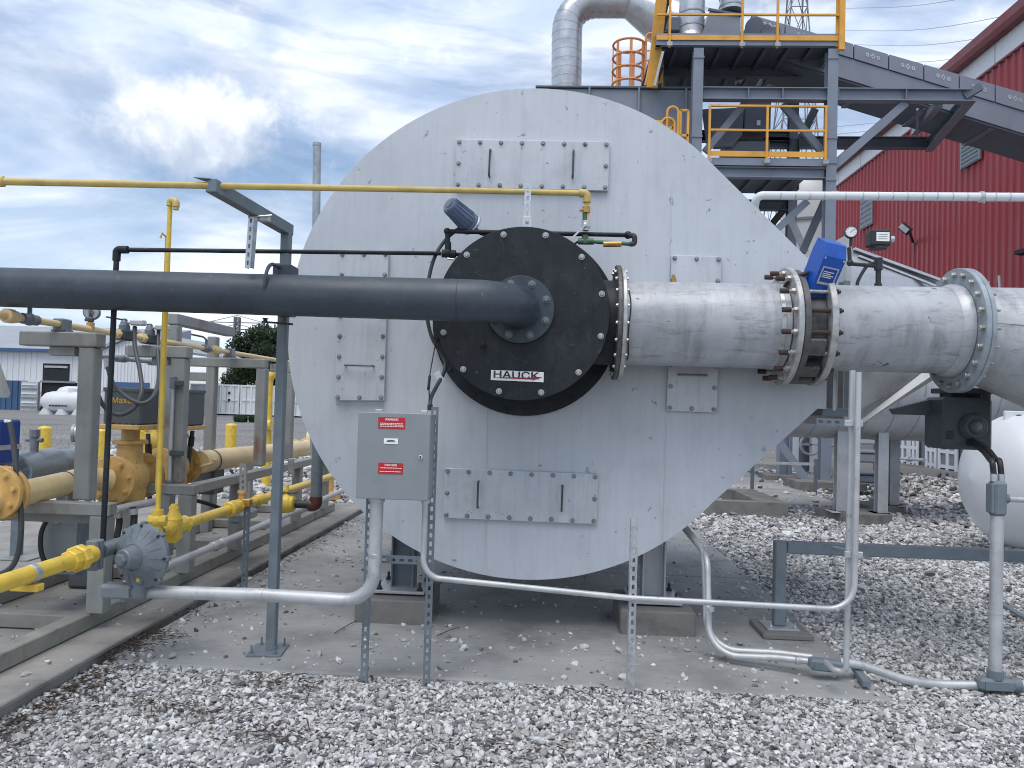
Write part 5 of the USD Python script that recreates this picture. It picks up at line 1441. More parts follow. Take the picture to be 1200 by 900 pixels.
# dark stanchions and small silver fittings below the boxes
for (u, v0, v1, y, lab) in [(173.5, 508, 590, 6.4, 'dark thin rod hanging below the actuator boxes'), (225.5, 505, 548, 7.0, 'dark slanted rod under the farther actuator box'), (316, 0, 0, 0, '')]:
    if v0:
        c0, c1 = PY(u, v0, y), PY(u + (2 if u < 200 else -5), v1, y)
        ro_ = thing('hanging_rod', lab, 'rod', c0)
        part(ro_, 'rod', cyl(c0, c1, .019, 12), 'hose')
        part(ro_, 'sleeve', cyl(c0 + (c1 - c0) * .15, c0 + (c1 - c0) * .42, .027, 12), 'rubber')
hd = thing('grey_header', 'grey conduit header with short hoses behind the regulator', 'conduit', PY(140, 595, 5.4))
part(hd, 'pipe', tube([PY(134, 598, 5.3), PY(160, 592, 5.6), PY(181, 588, 6.0)], .03, 14), 'conduit')
for u, v in ((139, 598), (156, 594)):
    part(hd, 'drop_hose', tube(spline([PY(u, v, 5.45), PY(u + 1, v + 14, 5.45), PY(u - 2, v + 32, 5.4)]), .022, 10), 'rubber')
    part(hd, 'drop_nut', cyl(PY(u, v + 2, 5.45), PY(u + .4, v + 9, 5.45), .03, 8), 'conduit')
# yellow meters seen between the valves
for k, (u, v) in enumerate([(168, 521), (183, 522)]):
    y = 7.6 + .4 * k
    c = PY(u, v, y)
    ym = thing('yellow_valve', ['nearer bright yellow valve glimpsed between the ochre valves', 'farther bright yellow valve glimpsed between the ochre valves'][k], 'valve', c)
    part(ym, 'body', lathe([(0, -.12), (.08, -.12), (.13, -.05), (.13, .05), (.08, .12), (0, .12)], c, Y_, 24), 'yellow')
    part(ym, 'flange', cyl(c - Y_ * .13, c - Y_ * .11, .15, 24), 'yellow')
    part(ym, 'bonnet', cyl(c + Z_ * .1, c + Z_ * .22, .045, 12), 'yellow')

# ------------------------------------------------------------------ yellow gas line in front with regulator
YX, YZ = -2.55, .69
yg = thing('yellow_gas_pipe', 'bright yellow gas pipe running along the skid edge', 'gas pipe', (YX, 5, YZ))
rg_y = 4.62
part(yg, 'front_pipe', cyl((YX, 2.6, YZ), (YX, 4.12, YZ), .042, 24), 'yellow')
part(yg, 'rear_pipe', cyl((YX, 4.98, YZ), (YX, 11.5, YZ), .037, 24), 'yellow')


def yline(u):
    d = ray(u, 450)
    return YX * d[1] / d[0]


y = yline(101)
part(yg, 'union', J(cyl((YX, y - .09, YZ), (YX, y - .03, YZ), .058, 8, bev=.006), cyl((YX, y - .03, YZ), (YX, y + .03, YZ), .074, 8, bev=.008), cyl((YX, y + .03, YZ), (YX, y + .12, YZ), .052, 20)), 'yellow', 25)
y = yline(47)
part(yg, 'pipe_strap', pipe_wall((YX, y - .02, YZ), (YX, y + .02, YZ), .0465, .041, 24, .001), 'galv')
part(yg, 'strap_foot', rb(YX - .09, YX + .05, y - .03, y + .03, YZ - .085, YZ - .05, .004), 'yellow', False)
y = yline(210)
c = V(YX, y, YZ)
part(yg, 'cock_body', J(cyl(c - Y_ * .13, c + Y_ * .13, .052, 12, bev=.006), lathe([(.03, -.10), (.058, -.07), (.058, .06), (.035, .10), (.022, .16), (0, .16)], c, Z_, 16), cyl(c + V(-.03, 0, .13), c + V(.03, 0, .13), .016, 8)), 'yellow', 28)
part(yg, 'cock_ring', cyl(c + Y_ * .13, c + Y_ * .17, .062, 8, bev=.006), 'yellow', 28)
for u in (281, 277, 309):
    y = yline(u)
    part(yg, 'coupling', cyl((YX, y - .07, YZ), (YX, y + .07, YZ), .062 if u < 300 else .05, 8 if u == 281 else 20, bev=.01), 'yellow', 28)
c = V(YX, yline(289), YZ)
part(yg, 'capped_tee', J(cyl(c, c + Z_ * .10, .032, 14), cyl(c + Z_ * .10, c + Z_ * .12, .04, 12)), 'ochre')
# the yellow valve, black nipple and brown elbow to the grey stand pipe
c = PY(336, 590, 6.9)
sv = thing('yellow_plug_valve', 'yellow plug valve feeding the red brown elbow beside the post', 'valve', c)
part(sv, 'body', J(cyl(c - X_ * .09, c + X_ * .075, .075, 20, bev=.012), sphere(c, .088, 18)), 'yellow')
part(sv, 'stem', J(cyl(c + Z_ * .06, c + Z_ * .13, .03, 12), cyl(c + Z_ * .12, c + Z_ * .17, .014, 8)), 'yellow')
part(sv, 'handle_plate', cbox(c + V(.0, 0, .10), X_ * .08, Y_ * .03, Z_ * .008, .003), 'hose', False)
c2 = PY(370, 592, 6.9)
part(sv, 'nipple', cyl(c + X_ * .07, c2, .037, 16), 'rubber')
part(sv, 'elbow', tube([c2 - X_ * .06, c2, c2 + Z_ * .08], .058, 18, .05), 'brown')
part(sv, 'standpipe', cyl(c2 + Z_ * .06, c2 + Z_ * .95, .052, 18), 'regulator')
# yellow vent riser
yr0 = yline(186)
rv = thing('yellow_vent_riser', 'tall slim faded yellow vent pipe with a hooked top rising from the gas line', 'vent pipe', (YX, yr0, YZ))
rt_, rb_ = PY(199.5, 236, yr0), V(PY(185, 600, yr0)[0], yr0, YZ + .14)
part(rv, 'pipe', cyl(rb_, rt_, .0150, 16), 'yellow')
part(rv, 'hook_top', tube([rt_ - Z_ * .03, rt_ + Z_ * .005, rt_ + V(.05, -.02, .0), rt_ + V(.05, -.02, -.04)], .023, 14, .025), 'pale_yellow')
part(rv, 'hook_lip', cyl(rt_ + V(.05, -.02, -.035), rt_ + V(.05, -.02, -.06), .018, 14), 'pale_yellow')
part(rv, 'side_line', tube([PY(183.0, 575, yr0 + .05), PY(195, 278, yr0 + .03), PY(190, 273, yr0), PY(188, 279, yr0)], .0075, 10), 'pale_yellow')
part(rv, 'foot_fitting', J(cyl(rb_ + Z_ * .02, rb_ - Z_ * .14, .035, 12), cyl(rb_ + V(-.05, -.02, -.05), rb_ + V(.06, 0, -.05), .036, 8, bev=.004), sphere(rb_ - Z_ * .05, .048, 14)), 'yellow')
# regulator
rc = PY(167, 651, 4.36)
rn = unit(V(-.26, -.96, .02))
rg = thing('gas_regulator', 'large round grey gas regulator with a domed ribbed face', 'regulator', rc)
part(rg, 'diaphragm_case', lathe([(0, -.05), (.10, -.05), (.165, -.025), (.182, -.012), (.186, 0), (.186, .012), (.178, .018), (.165, .022), (.11, .055), (.075, .075)], rc, rn, 56), 'regulator', 40)
part(rg, 'spring_tower', lathe([(.075, .07), (.062, .10), (.056, .145), (.050, .151), (0, .151)], rc, rn, 32), 'regulator', 30)
part(rg, 'cap', lathe([(.036, .145), (.036, .168), (.03, .173), (0, .173)], rc, rn, 6), 'regulator', 20)
_, s_, t_ = axes(rn)
for k in range(16):
    a = 2 * math.pi * k / 16
    d_ = s_ * math.cos(a) + t_ * math.sin(a)
    part(rg, 'rib', bar(rc + rn * .0555 + d_ * .10, rc + rn * .0215 + d_ * .162, .006, .012, rn), 'regulator', False)
    if k % 2 == 0:
        part(rg, 'rim_bolt', hexb(rc + d_ * .173 + rn * .016, rn, .009, .012, False), 'rubber')
        part(rg, 'clamp_lug', cbox(rc + d_ * .188, d_ * .008, np.cross(d_, rn) * .014, rn * .016, .003), 'regulator', False)
q = PY(171, 631, 4.52)
part(rg, 'rating_plate', cbox(rc + rn * .045 + unit(np.cross(rn, Z_)) * -.0 + Z_ * .10, unit(np.cross(Z_, rn)) * .045, (Z_ + rn * -.45) * .016, rn * .004, .001), 'ink', False)
for k in range(2):
    part(rg, 'plate_print', frame_box(rc + rn * (.0535 - .008 * k) + Z_ * (.094 + .012 * k), unit(np.cross(Z_, rn)) * (.03 - .008 * k), unit(Z_ - rn * .45) * .0028, rn * .0012), 'white', False)
part(rg, 'yellow_cap', cyl(rc + rn * .03 - Z_ * .13 + s_ * -.02, rc + rn * .052 - Z_ * .13 + s_ * -.02, .015, 16, .012), 'yellow')
part(rg, 'cap_boss', cyl(rc + rn * .0 - Z_ * .13 + s_ * -.02, rc + rn * .046 - Z_ * .13 + s_ * -.02, .028, 18), 'regulator')
part(rg, 'bottom_port', lathe([(.05, 0), (.04, .06), (.034, .12)], rc - Z_ * .12 + rn * .0, -Z_ + rn * .1, 18), 'regulator')
part(rg, 'body', J(cyl((YX, 4.30, YZ), (YX, 4.96, YZ), .045, 20), sphere((YX + .06, 4.58, YZ), .09, 20), cyl((YX + .05, 4.60, YZ), rc - rn * .04, .06, 20)), 'regulator')
part(rg, 'inlet_flange', J(cbox((YX, 4.225, YZ - .01), X_ * .035, Y_ * .016, Z_ * .085, .01), cbox((YX, 4.27, YZ - .01), X_ * .035, Y_ * .016, Z_ * .085, .01)), 'regulator', False)
part(rg, 'inlet_nipple', cyl((YX, 4.10, YZ), (YX, 4.22, YZ), .034, 16), 'conduit')
# long grey conduit along the slab
lc0, lc1 = PY(170, 673, 4.75), V(-2.70, 10.4, .40)
lcn = thing('slab_conduit', 'grey conduit running along the slab edge under the yellow pipe', 'conduit', lc0)
d0 = V(-2.72, 4.9, .36)
part(lcn, 'pipe', cyl(d0, lc1, .030, 18), 'conduit')
for y in (6.15, 6.3, 8.0):
    q = d0 + (lc1 - d0) * ((y - d0[1]) / (lc1[1] - d0[1]))
    part(lcn, 'coupling', cyl(q, q + Y_ * .09, .037, 18, bev=.004), 'conduit')
q = V(-2.80, 7.0, .50)
jb = thing('pull_box', 'grey oblong pull box lying beside the slab conduit', 'junction box', q)
part(jb, 'body', cbox(q, X_ * .05, Y_ * .22, Z_ * .045, .02), 'regulator', False)
part(jb, 'cover', cbox(q + V(.052, 0, 0), X_ * .005, Y_ * .18, Z_ * .03, .004), 'box_grey', False)
bk = thing('black_hose', 'thin black hose sagging across the skid behind the yellow pipe', 'hose', PY(240, 590, 6.8))
part(bk, 'hose', tube(spline([PY(228, 586, 6.6), PY(246, 591, 6.8), PY(266, 599, 7.0)]), .018, 10), 'rubber')
# vent stub behind the vessel shoulder
vs_ = thing('vent_stack', 'plain grey vent pipe rising behind the left shoulder of the vessel', 'vent pipe', PY(374, 230, 8.0))
v0_, v1_ = PY(375.5, 262, 8.0), PY(371.5, 168, 8.0)
part(vs_, 'pipe', cyl(V(v0_[0] + .02, 8.0, 1.0), v1_, .042, 20), 'grey_flange')
part(vs_, 'rim', pipe_wall(v1_ - Z_ * .03, v1_ + Z_ * .004, .046, .036, 20, .002), 'grey_flange')

# ------------------------------------------------------------------ steel tower behind
TY = 16.6
tw = thing('steel_tower', 'blue grey steel platform tower rising behind the vessel at right', 'tower', (5.8, TY, 0))
P_ = lambda u, v, y=TY: PY(u, v, y)
cR, cL = P_(969, 300)[0] + .0, P_(817, 100)[0]
cRt = P_(976, 60)
zp = P_(880, 58)[2]                                     # underside of the upper platform edge beam
colx = [cL, (cR + cRt[0]) / 2]
yb2 = TY + 2.6
for x in colx:
    for y in (TY, yb2):
        part(tw, 'column', ibeam((x, y, 0.0), (x, y, zp - .02), .215, .215, Y_ if y < 99 else X_, .016, .012), 'tower', False)
        part(tw, 'column_base', rb(x - .25, x + .25, y - .25, y + .25, -.02, .03, .004), 'tower', False)
zb0, zb1 = P_(890, 118)[2], P_(890, 104)[2]
xr_end = P_(1140, 110)[0]
hb, zc = zb1 - zb0, (zb0 + zb1) / 2
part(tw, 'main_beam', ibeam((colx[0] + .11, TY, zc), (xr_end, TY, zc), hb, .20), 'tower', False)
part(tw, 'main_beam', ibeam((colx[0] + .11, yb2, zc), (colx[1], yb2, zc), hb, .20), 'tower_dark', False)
for u in (876, 916, 1060, 969, 981):
    part(tw, 'stiffener', rb(P_(u, 111)[0] - .008, P_(u, 111)[0] + .008, TY - .1, TY + .1, zb0 + .02, zb1 - .02, .001), 'tower', False)
for x in colx:
    for zq in (P_(975, 70)[2], P_(975, 163)[2], P_(975, 192)[2], P_(975, 212)[2]):
        part(tw, 'splice_plate', rb(x - .12, x + .12, TY - .125, TY - .109, zq - .03, zq + .012, .002), 'tower', False)
# upper platform
xa, xb = P_(768, 53)[0], P_(985, 53)[0]
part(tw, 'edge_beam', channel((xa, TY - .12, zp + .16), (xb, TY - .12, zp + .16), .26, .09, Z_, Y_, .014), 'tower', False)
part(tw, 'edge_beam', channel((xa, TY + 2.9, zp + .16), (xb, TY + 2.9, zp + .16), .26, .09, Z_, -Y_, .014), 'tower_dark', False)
for x in (xa + .05, xb - .05):
    part(tw, 'edge_beam', ibeam((x, TY - .10, zp + .16), (x, TY + 2.88, zp + .16), .26, .1), 'tower', False)
part(tw, 'deck_plate', rb(xa + .1, xb - .1, TY - .02, TY + 2.8, zp + .24, zp + .27, .004), 'tower_dark', False)
for k in range(7):
    x = xa + .5 + (xb - xa - 1.0) * k / 6
    part(tw, 'joist', ibeam((x, TY - .02, zp + .19), (x, TY + 2.8, zp + .19), .08, .09), 'tower_dark', False)
part(tw, 'cross_joist', ibeam((xa + .1, TY + 1.4, zp + .10), (xb - .1, TY + 1.4, zp + .10), .22, .12), 'tower_dark', False)
part(tw, 'hatch_panel', rb(P_(905, 90, TY + 2.0)[0] - .3, P_(905, 90, TY + 2.0)[0] + .55, TY + 1.7, TY + 2.4, zp + .215, zp + .235, .004), 'cladding', False)
part(tw, 'hung_channel', channel(P_(864, 95, TY + 1.5), P_(872, 86, TY + 1.9), .12, .08, Z_, -Z_, .01), 'white_trim', False)
# railings: bars are parts
def railing(x0, x1, y, z0, post_us, h_top, h_mid, toe, m='orange'):
    part(tw, 'toe_board', rb(x0, x1, y - .004, y + .004, z0 + .01, z0 + toe, .002), m, False)
    for h in (h_top, h_mid):
        part(tw, 'guard_rail', bar((x0, y - .006, z0 + h), (x1, y - .006, z0 + h), .045, .045, b=.006), m, False)
    for x in post_us:
        pq = part(tw, 'railing_post', bar((x, y - .01, z0 - .16), (x, y - .01, z0 + h_top), .05, .05, Y_, b=.006), m, False)
        part(pq, 'clip', rb(x - .06, x + .06, y - .06, y - .035, z0 - .14, z0 - .05, .004), 'grey_flange', False)


zd = P_(880, 48, TY - .14)[2]
railing(xa, xb, TY - .15, zd, [P_(u, 20)[0] for u in (784, 868, 909)], 1.12, P_(880, 17.5, TY - .15)[2] - zd, .12)
part(tw, 'corner_post', bar((xb - .04, TY - .16, zd - .2), (xb - .04, TY - .16, zd + 1.15), .12, .09, Y_, b=.008), 'orange', False)
part(tw, 'corner_post', bar((P_(979, 30)[0], TY - .10, zd - .1), (P_(979, 30)[0], TY - .10, zd + 1.12), .05, .05, Y_, b=.006), 'orange', False)
for y in (TY + 2.92,):
    part(tw, 'guard_rail', bar((xa, y, zd + .6), (xb, y, zd + .6), .045, .045), 'orange', False)
# stair stringers at the left end of the platform
s0, s1 = P_(764, 103, TY + .3), P_(777, -20, TY - .15)
part(tw, 'stair_stringer', bar(s0, s1, .10, .24, X_, b=.01), 'orange', False)
part(tw, 'stair_stringer', bar(s0 + V(.28, .9, 0), s1 + V(.05, .9, 0), .05, .2, X_, b=.01), 'orange', False)
part(tw, 'stair_handrail', bar(P_(757, 100, TY + .3), P_(776, 0, TY - .1), .05, .05), 'orange', False)
part(tw, 'stair_hanger', bar(P_(767, 100, TY + .2), P_(777, 60, TY - .1), .05, .16, Y_), 'white_trim', False)
for k in range(6):
    t = k / 6 + .05
    part(tw, 'stair_tread', rb(*sum(([min(a, b), max(a, b)] for a, b in zip(s0 + (s1 - s0) * t + V(.05, .05, 0), s0 + (s1 - s0) * t + V(.22, .8, .03))), []), .004), 'tower_dark', False)
# lower platform
l0, l1 = P_(829, 190)[0], P_(966, 190)[0]
z_l = P_(890, 187)[2]
part(tw, 'lower_edge_beam', channel((l0, TY - .13, z_l - .09), (l1, TY - .13, z_l - .09), .16, .08, Z_, Y_, .012), 'tower', False)
part(tw, 'lower_beam', ibeam((colx[0] + .12, TY - .02, z_l - .30), (colx[1] - .12, TY - .02, z_l - .30), .22, .18), 'tower', False)
part(tw, 'lower_deck', rb(l0, l1, TY - .04, TY + 2.5, z_l - .03, z_l, .004), 'tower_dark', False)
for k in range(5):
    x = l0 + .3 + (l1 - l0 - .6) * k / 4
    part(tw, 'joist', ibeam((x, TY + .1, z_l - .08), (x, TY + 2.5, z_l - .08), .09, .09), 'tower_dark', False)
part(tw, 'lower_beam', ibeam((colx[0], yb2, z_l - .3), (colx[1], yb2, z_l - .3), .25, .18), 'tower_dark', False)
railing(l0, l1, TY - .15, z_l + .0, [P_(u, 160)[0] for u in (829.5, 896.5, 964.5)], P_(895, 124.5, TY - .15)[2] - z_l, P_(895, 153, TY - .15)[2] - z_l, .13)
# braces
def brace(u0, v0, u1, v1, y, w=.15, m='tower', d=.1):
    part(tw, 'brace', bar(P_(u0, v0, y), P_(u1, v1, y), d, w), m, False)


brace(872, 122, 826, 178, TY + .25)
brace(917, 122, 963, 178, TY + .25)
brace(1061, 121, 976, 196, TY + .02, .17)
brace(946, 236, 906, 273, TY + .3)
brace(968, 232, 940, 296, TY + .5, .15, 'tower_dark')
brace(926, 255, 944, 296, TY + 1.6, .13, 'cladding')
brace(934, 172, 955, 128, yb2, .18, 'tower_dark')
brace(925, 238, 905, 262, yb2, .16, 'rubber')
part(tw, 'rear_beam', ibeam(P_(836, 167, yb2), P_(1092, 168, yb2), .27, .2), 'tower_dark', False)
part(tw, 'outrigger', ibeam(P_(1138, 112, TY), P_(1088, 172, yb2), .26, .2), 'tower', False)
part(tw, 'outrigger', bar(P_(1100, 122, TY + .1), P_(1072, 155, yb2 + .6), .16, .14), 'tower', False)
part(tw, 'outrigger_tie', bar(P_(1075, 128, TY + .6), P_(1075, 160, TY + 1.6), .05, .05), 'tower', False)
part(tw, 'beam_end_plate', bar(P_(1130, 113, TY), P_(1150, 101, TY - .1), .10, .16), 'tower_dark', False)
# base braces seen under the vessel
part(tw, 'base_brace', bar(PY(912, 516, TY + .2), PY(952, 572, TY), .12, .16), 'tower', False)
part(tw, 'base_column', ibeam(PY(918, 505, 18.5), V(PY(918, 505, 18.5)[0], 18.5, GZ + .08), .24, .24, X_), 'tower', False)
part(tw, 'column_base', cbox(V(PY(918, 505, 18.5)[0], 18.5, GZ + .10), X_ * .45, Y_ * .4, Z_ * .07, .01), 'pier', False)
part(tw, 'column_base', cbox(V(colx[1] + .0, TY, GZ + .13), X_ * .7, Y_ * .5, Z_ * .10, .01), 'pier', False)
part(tw, 'kick_rail', bar(PY(880, 542, TY - 1.2), PY(957, 544, TY - 1.2), .05, .05), 'conduit', False)
for u in (882, 956):
    part(tw, 'kick_post', bar(PY(u, 538, TY - 1.2), V(*PY(u, 538, TY - 1.2)[:2], GZ), .06, .06, X_), 'tower_dark', False)

# dark motor and gearbox on the lower platform, chutes on the upper one
c = P_(893, 152, TY + 1.4)
eq = thing('drive_unit', 'dark grey drive gearbox standing behind the lower orange railing', 'machine', c)
part(eq, 'hopper', hull([P_(u, v, y) for y in (TY + 1.0, TY + 2.2) for u, v in ((822, 128), (872, 126), (870, 158), (858, 172), (828, 172))]), 'tower_dark', False)
part(eq, 'gearbox', cbox(P_(884, 140, TY + 1.3), X_ * .30, Y_ * .3, Z_ * .38, .03), 'tower_dark', False)
part(eq, 'junction_plate', cbox(P_(889, 144, TY + .98), X_ * .04, Y_ * .01, Z_ * .06, .005), 'white_trim', False)
part(eq, 'shaft_guard', cyl(P_(871, 130, TY + 1.2), P_(871, 150, TY + 1.2), .11, 18), 'rubber')
part(eq, 'base', cbox(P_(872, 178, TY + 1.4), X_ * .5, Y_ * .35, Z_ * .14, .02), 'tower_dark', False)
q = P_(927, 150, yb2)
part(tw, 'rear_column', ibeam(V(q[0], yb2 - .3, z_l), V(q[0], yb2 - .3, zb0), .2, .2, X_), 'tower_dark', False)
ch0 = P_(811, 40, TY + 1.0)
for k, (u, v0, v1, r, lab) in enumerate([(811, -30, 42, .29, 'left silver duct dropping onto the upper platform'), (857, -30, 14, .27, 'right streaked silver duct above the grey chute')]):
    a, b = P_(u - (1 if k == 0 else 0), v1, TY + 1.0), P_(u + 1, v0, TY + 1.0)
    d_ = thing('drop_duct', lab, 'duct', a)
    part(d_, 'duct', cyl(a, b, r, 32), 'alu')
    for t in (.12, .34, .62):
        q = a + (b - a) * t
        part(d_, 'band', pipe_wall(q - Z_ * .02, q + Z_ * .02, r + .012, r - .01, 32, .004), 'grey_flange')
    if k == 0:
        part(d_, 'boot', cyl(a - Z_ * .12, a, r + .03, 32, r), 'alu')
hp = thing('grey_chute', 'blue grey sheet metal chute box on the upper platform', 'chute', P_(845, 42, TY + .6))
part(hp, 'box', hull([P_(u, v, y) for y in (TY + .5, TY + 1.6) for u, v in ((822, 42), (832, 12), (868, 18), (868, 43))]), 'conveyor', False)
part(hp, 'top_lip', bar(P_(830, 11, TY + .49), P_(869, 18, TY + .49), .05, .05), 'tower_dark', False)
part(hp, 'side_box', cbox(P_(790, 35, TY + 1.2), X_ * .32, Y_ * .3, Z_ * .16, .02), 'tower_dark', False)

# inclined conveyor
KY0, KY1 = 17.55, 18.75
cv_ = thing('inclined_conveyor', 'long enclosed grey conveyor sloping down to the right from the tower', 'conveyor', P_(1000, 60, KY0))
def kp(u, v, y=KY0):
    return PY(u, v, y)


tA, tB = kp(880, 18), kp(1330, 147.5)
mA, mB = kp(880, 33), kp(1330, 171)
bA, bB = kp(880, 58.5), kp(1330, 196)
W_ = V(0, KY1 - KY0, 0)
n_pan = 11
sl_ = (mB - mA)
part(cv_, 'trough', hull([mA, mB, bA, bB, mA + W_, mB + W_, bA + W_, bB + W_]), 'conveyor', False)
part(cv_, 'underside', hull([bA + Y_ * .03 - Z_ * .01, bB + Y_ * .03 - Z_ * .01, bA + W_ - Z_ * .01, bB + W_ - Z_ * .01, bA + Y_ * .03 - Z_ * .05, bB + Y_ * .03 - Z_ * .05, bA + W_ - Z_ * .05, bB + W_ - Z_ * .05]), 'tower_dark', False)  # darker sheet: the shading of the belly is put into its colour
pu = [880 + 40.5 * k + .1 * k * k for k in range(n_pan + 1)]
for k in range(n_pan):
    f0, f1 = (pu[k] - 880) / 450 + .0018, (pu[k + 1] - 880) / 450 - .0018
    q = [tA + (tB - tA) * f0, tA + (tB - tA) * f1, mA + (mB - mA) * f1 + Z_ * .012, mA + (mB - mA) * f0 + Z_ * .012]
    o = V(0, -.03, 0)
    cp_ = part(cv_, 'cover_panel', hull([a + o for a in q] + [a + W_ for a in q]), 'conveyor', False)
    cc = (q[0] + q[1] + q[2] + q[3]) / 4 + V(.04, -.032, 0)
    ex_ = unit(q[1] - q[0])
    mk = [prism(sbox(-.16, -.04, -.09, .045).difference(sbox(-.135, -.015, -.115, .02)), cc, ex_, Z_, -Y_, .004), prism(Polygon([(-.06, 0), (0, .075), (.06, 0), (0, -.065)]).difference(Polygon([(-.025, 0), (0, .03), (.025, 0), (0, -.03)])), cc, ex_, Z_, -Y_, .004), prism(sbox(.085, -.045, .16, .04).difference(sbox(.11, -.02, .135, .015)), cc, ex_, Z_, -Y_, .004)]
    part(cp_, 'emblem', J(mk), 'cladding', False)
part(cv_, 'head_pulley', J(cyl(kp(884, 32, KY0 - .02), kp(884, 32, KY0 - .10), .21, 24), cyl(kp(898, 35, KY0 - .02), kp(898, 35, KY0 - .1), .12, 20)), 'conveyor')
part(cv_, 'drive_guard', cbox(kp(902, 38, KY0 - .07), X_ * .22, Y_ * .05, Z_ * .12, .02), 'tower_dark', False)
for k in range(5):
    q0_ = bA + (bB - bA) * (.30 + .17 * k) - Z_ * .06
    part(cv_, 'cross_tie', bar(q0_ + Y_ * .1, q0_ + W_, .12, .04), 'tower', False)
hr0 = kp(1137, 122, KY0 + .3)
part(cv_, 'hanger_rod', cyl(hr0, kp(1137, 160, KY0 + .3), .012, 8), 'tower_dark')

# dark duct box between tower and vessel
db = thing('box_duct', 'long dark blue grey rectangular duct behind the top of the vessel', 'duct', P_(720, 130, TY + .6))
dx0, dx1 = P_(629, 130, TY + .6)[0], P_(818, 130, TY + .6)[0]
dz1, dz0 = P_(720, 104, TY + .6)[2], P_(720, 172, TY + .6)[2]
part(db, 'casing', rb(dx0, dx1, TY + .6, TY + 2.4, dz0, dz1, .02), 'tower', False)
part(db, 'top_flange', rb(dx0 - .04, dx1 + .02, TY + .55, TY + 2.45, dz1 + .003, dz1 + .05, .01), 'tower_dark', False)
for u in (748, 690, 803):
    x = P_(u, 130, TY + .6)[0]
    part(db, 'rib', rb(x - .02, x + .02, TY + .50, TY + .598, dz0, dz1 - .002, .006), 'tower', False)

# orange ladder cage and small ladder hoops
def hoop_cage(name, lab, uc, v0, v1, y, rad, hoops, nbar, m='cage'):
    c0, c1 = PY(uc, v1, y), PY(uc, v0, y)
    t_ = thing(name, lab, 'ladder', c0)
    for k in range(hoops):
        z = c0[2] + (c1[2] - c0[2]) * (k + .02) / (hoops - 1 + .04)
        pts = [V(c0[0] + rad * math.cos(a), y + rad * 1.0 * math.sin(a), z) for a in np.linspace(0, 2 * math.pi, 33)]
        part(t_, 'hoop', tube(pts, .030, 6, caps=False), m)
    for k in range(nbar):
        a = 2 * math.pi * (k + .3) / nbar
        p = V(c0[0] + rad * math.cos(a), y + rad * math.sin(a), c0[2] - .3)
        part(t_, 'cage_bar', bar(p, V(p[0], p[1], c1[2]), .07, .02, V(math.cos(a), math.sin(a), 0)), m, False)
    return t_, c0, c1


cg, c0, c1 = hoop_cage('ladder_cage', 'orange hooped ladder cage beside the upper stair', 736, 53, 100, TY + 2.8, .40, 4, 7)
for sx_ in (.40, .62):
    b0 = V(c0[0] + sx_, TY + 2.6, c0[2] - .3)
    part(cg, 'side_rail', cyl(b0, V(b0[0], b0[1], c1[2] + .05), .03, 8), 'cage')
part(cg, 'walk_through_hoop', tube([V(c0[0] + .40, TY + 2.6, c1[2] - .1), V(c0[0] + .40, TY + 2.6, c1[2] + .1)] + [V(c0[0] + .51 - .11 * math.cos(a), TY + 2.6, c1[2] + .1 + .11 * math.sin(a)) for a in np.linspace(0, math.pi, 9)] + [V(c0[0] + .62, TY + 2.6, c1[2] - .1)], .03, 8, caps=False), 'cage')
for k in range(6):
    z = c0[2] - .2 + k * .25
    part(cg, 'rung', cyl((c0[0] + .40, TY + 2.6, z), (c0[0] + .62, TY + 2.6, z), .018, 8), 'cage')
lt = thing('access_ladder', 'small yellow access ladder with hooped grab rails at the tower foot', 'ladder', P_(788, 160, TY - .4))
for (u0, u1, v0, v1) in [(781, 794, 125, 170), (774.5, 790, 138, 170)]:
    a, b = P_(u0, v1, TY - .4), P_(u1, v1, TY - .4)
    zt = P_(u0, v0, TY - .4)[2]
    r_ = (b[0] - a[0]) / 2
    part(lt, 'grab_rail', tube([a, V(a[0], a[1], zt - r_)] + [V((a[0] + b[0]) / 2 - r_ * math.cos(t), a[1], zt - r_ + r_ * math.sin(t)) for t in np.linspace(0, math.pi, 9)] + [V(b[0], a[1], b[2])], .026, 8, caps=False), 'orange')
for (u, v0) in ((797.5, 129), (806.5, 130), (763, 142), (789, 143)):
    q = P_(u, v0, TY - .35)
    part(lt, 'upright', bar(q, V(q[0], q[1], z_l - .6), .05, .05, X_), 'orange', False)
for (u0, u1, v) in ((797.5, 806.5, 129.5), (797.5, 806.5, 159), (760, 790, 142.5), (770, 790, 150)):
    part(lt, 'rail', bar(P_(u0, v, TY - .35), P_(u1, v, TY - .35), .05, .05), 'orange', False)

# silver gooseneck flue
GYp = 20.0
g_ = lambda u, v, y=GYp: PY(u, v, y)
fl_ = thing('silver_flue', 'tall ringed silver flue pipe bending over into the tower top', 'flue', g_(663, 100))
gr_ = 17.3 / 900 * 20.0
gpath = fillet([g_(662.5, 260), g_(664, 3), g_(742, 3), g_(800, 40)], [.75, .9], 5)
part(fl_, 'pipe', tube(gpath, gr_, 32), 'alu', 40)
acc = 0
for i in range(1, len(gpath)):
    a, b = gpath[i - 1], gpath[i]
    ln = np.linalg.norm(b - a); d_ = unit(b - a)
    k = 0
    while acc < ln:
        q = a + d_ * acc
        if q[2] > 7.5:
            part(fl_, 'seam_ring', pipe_wall(q - d_ * .012, q + d_ * .012, gr_ + .006, gr_ - .02, 28, .002), 'alu')
        acc += .235
    acc -= ln
part(fl_, 'flared_end', cyl(g_(742, 3), g_(815, 46), gr_ + .05, 32, gr_ + .42), 'alu', 40)
part(fl_, 'tracer_line', tube([g_(680, 104, GYp - .05), g_(681, 30, GYp - .05), g_(690, 14, GYp - .1)], .03, 8, .4), 'alu')

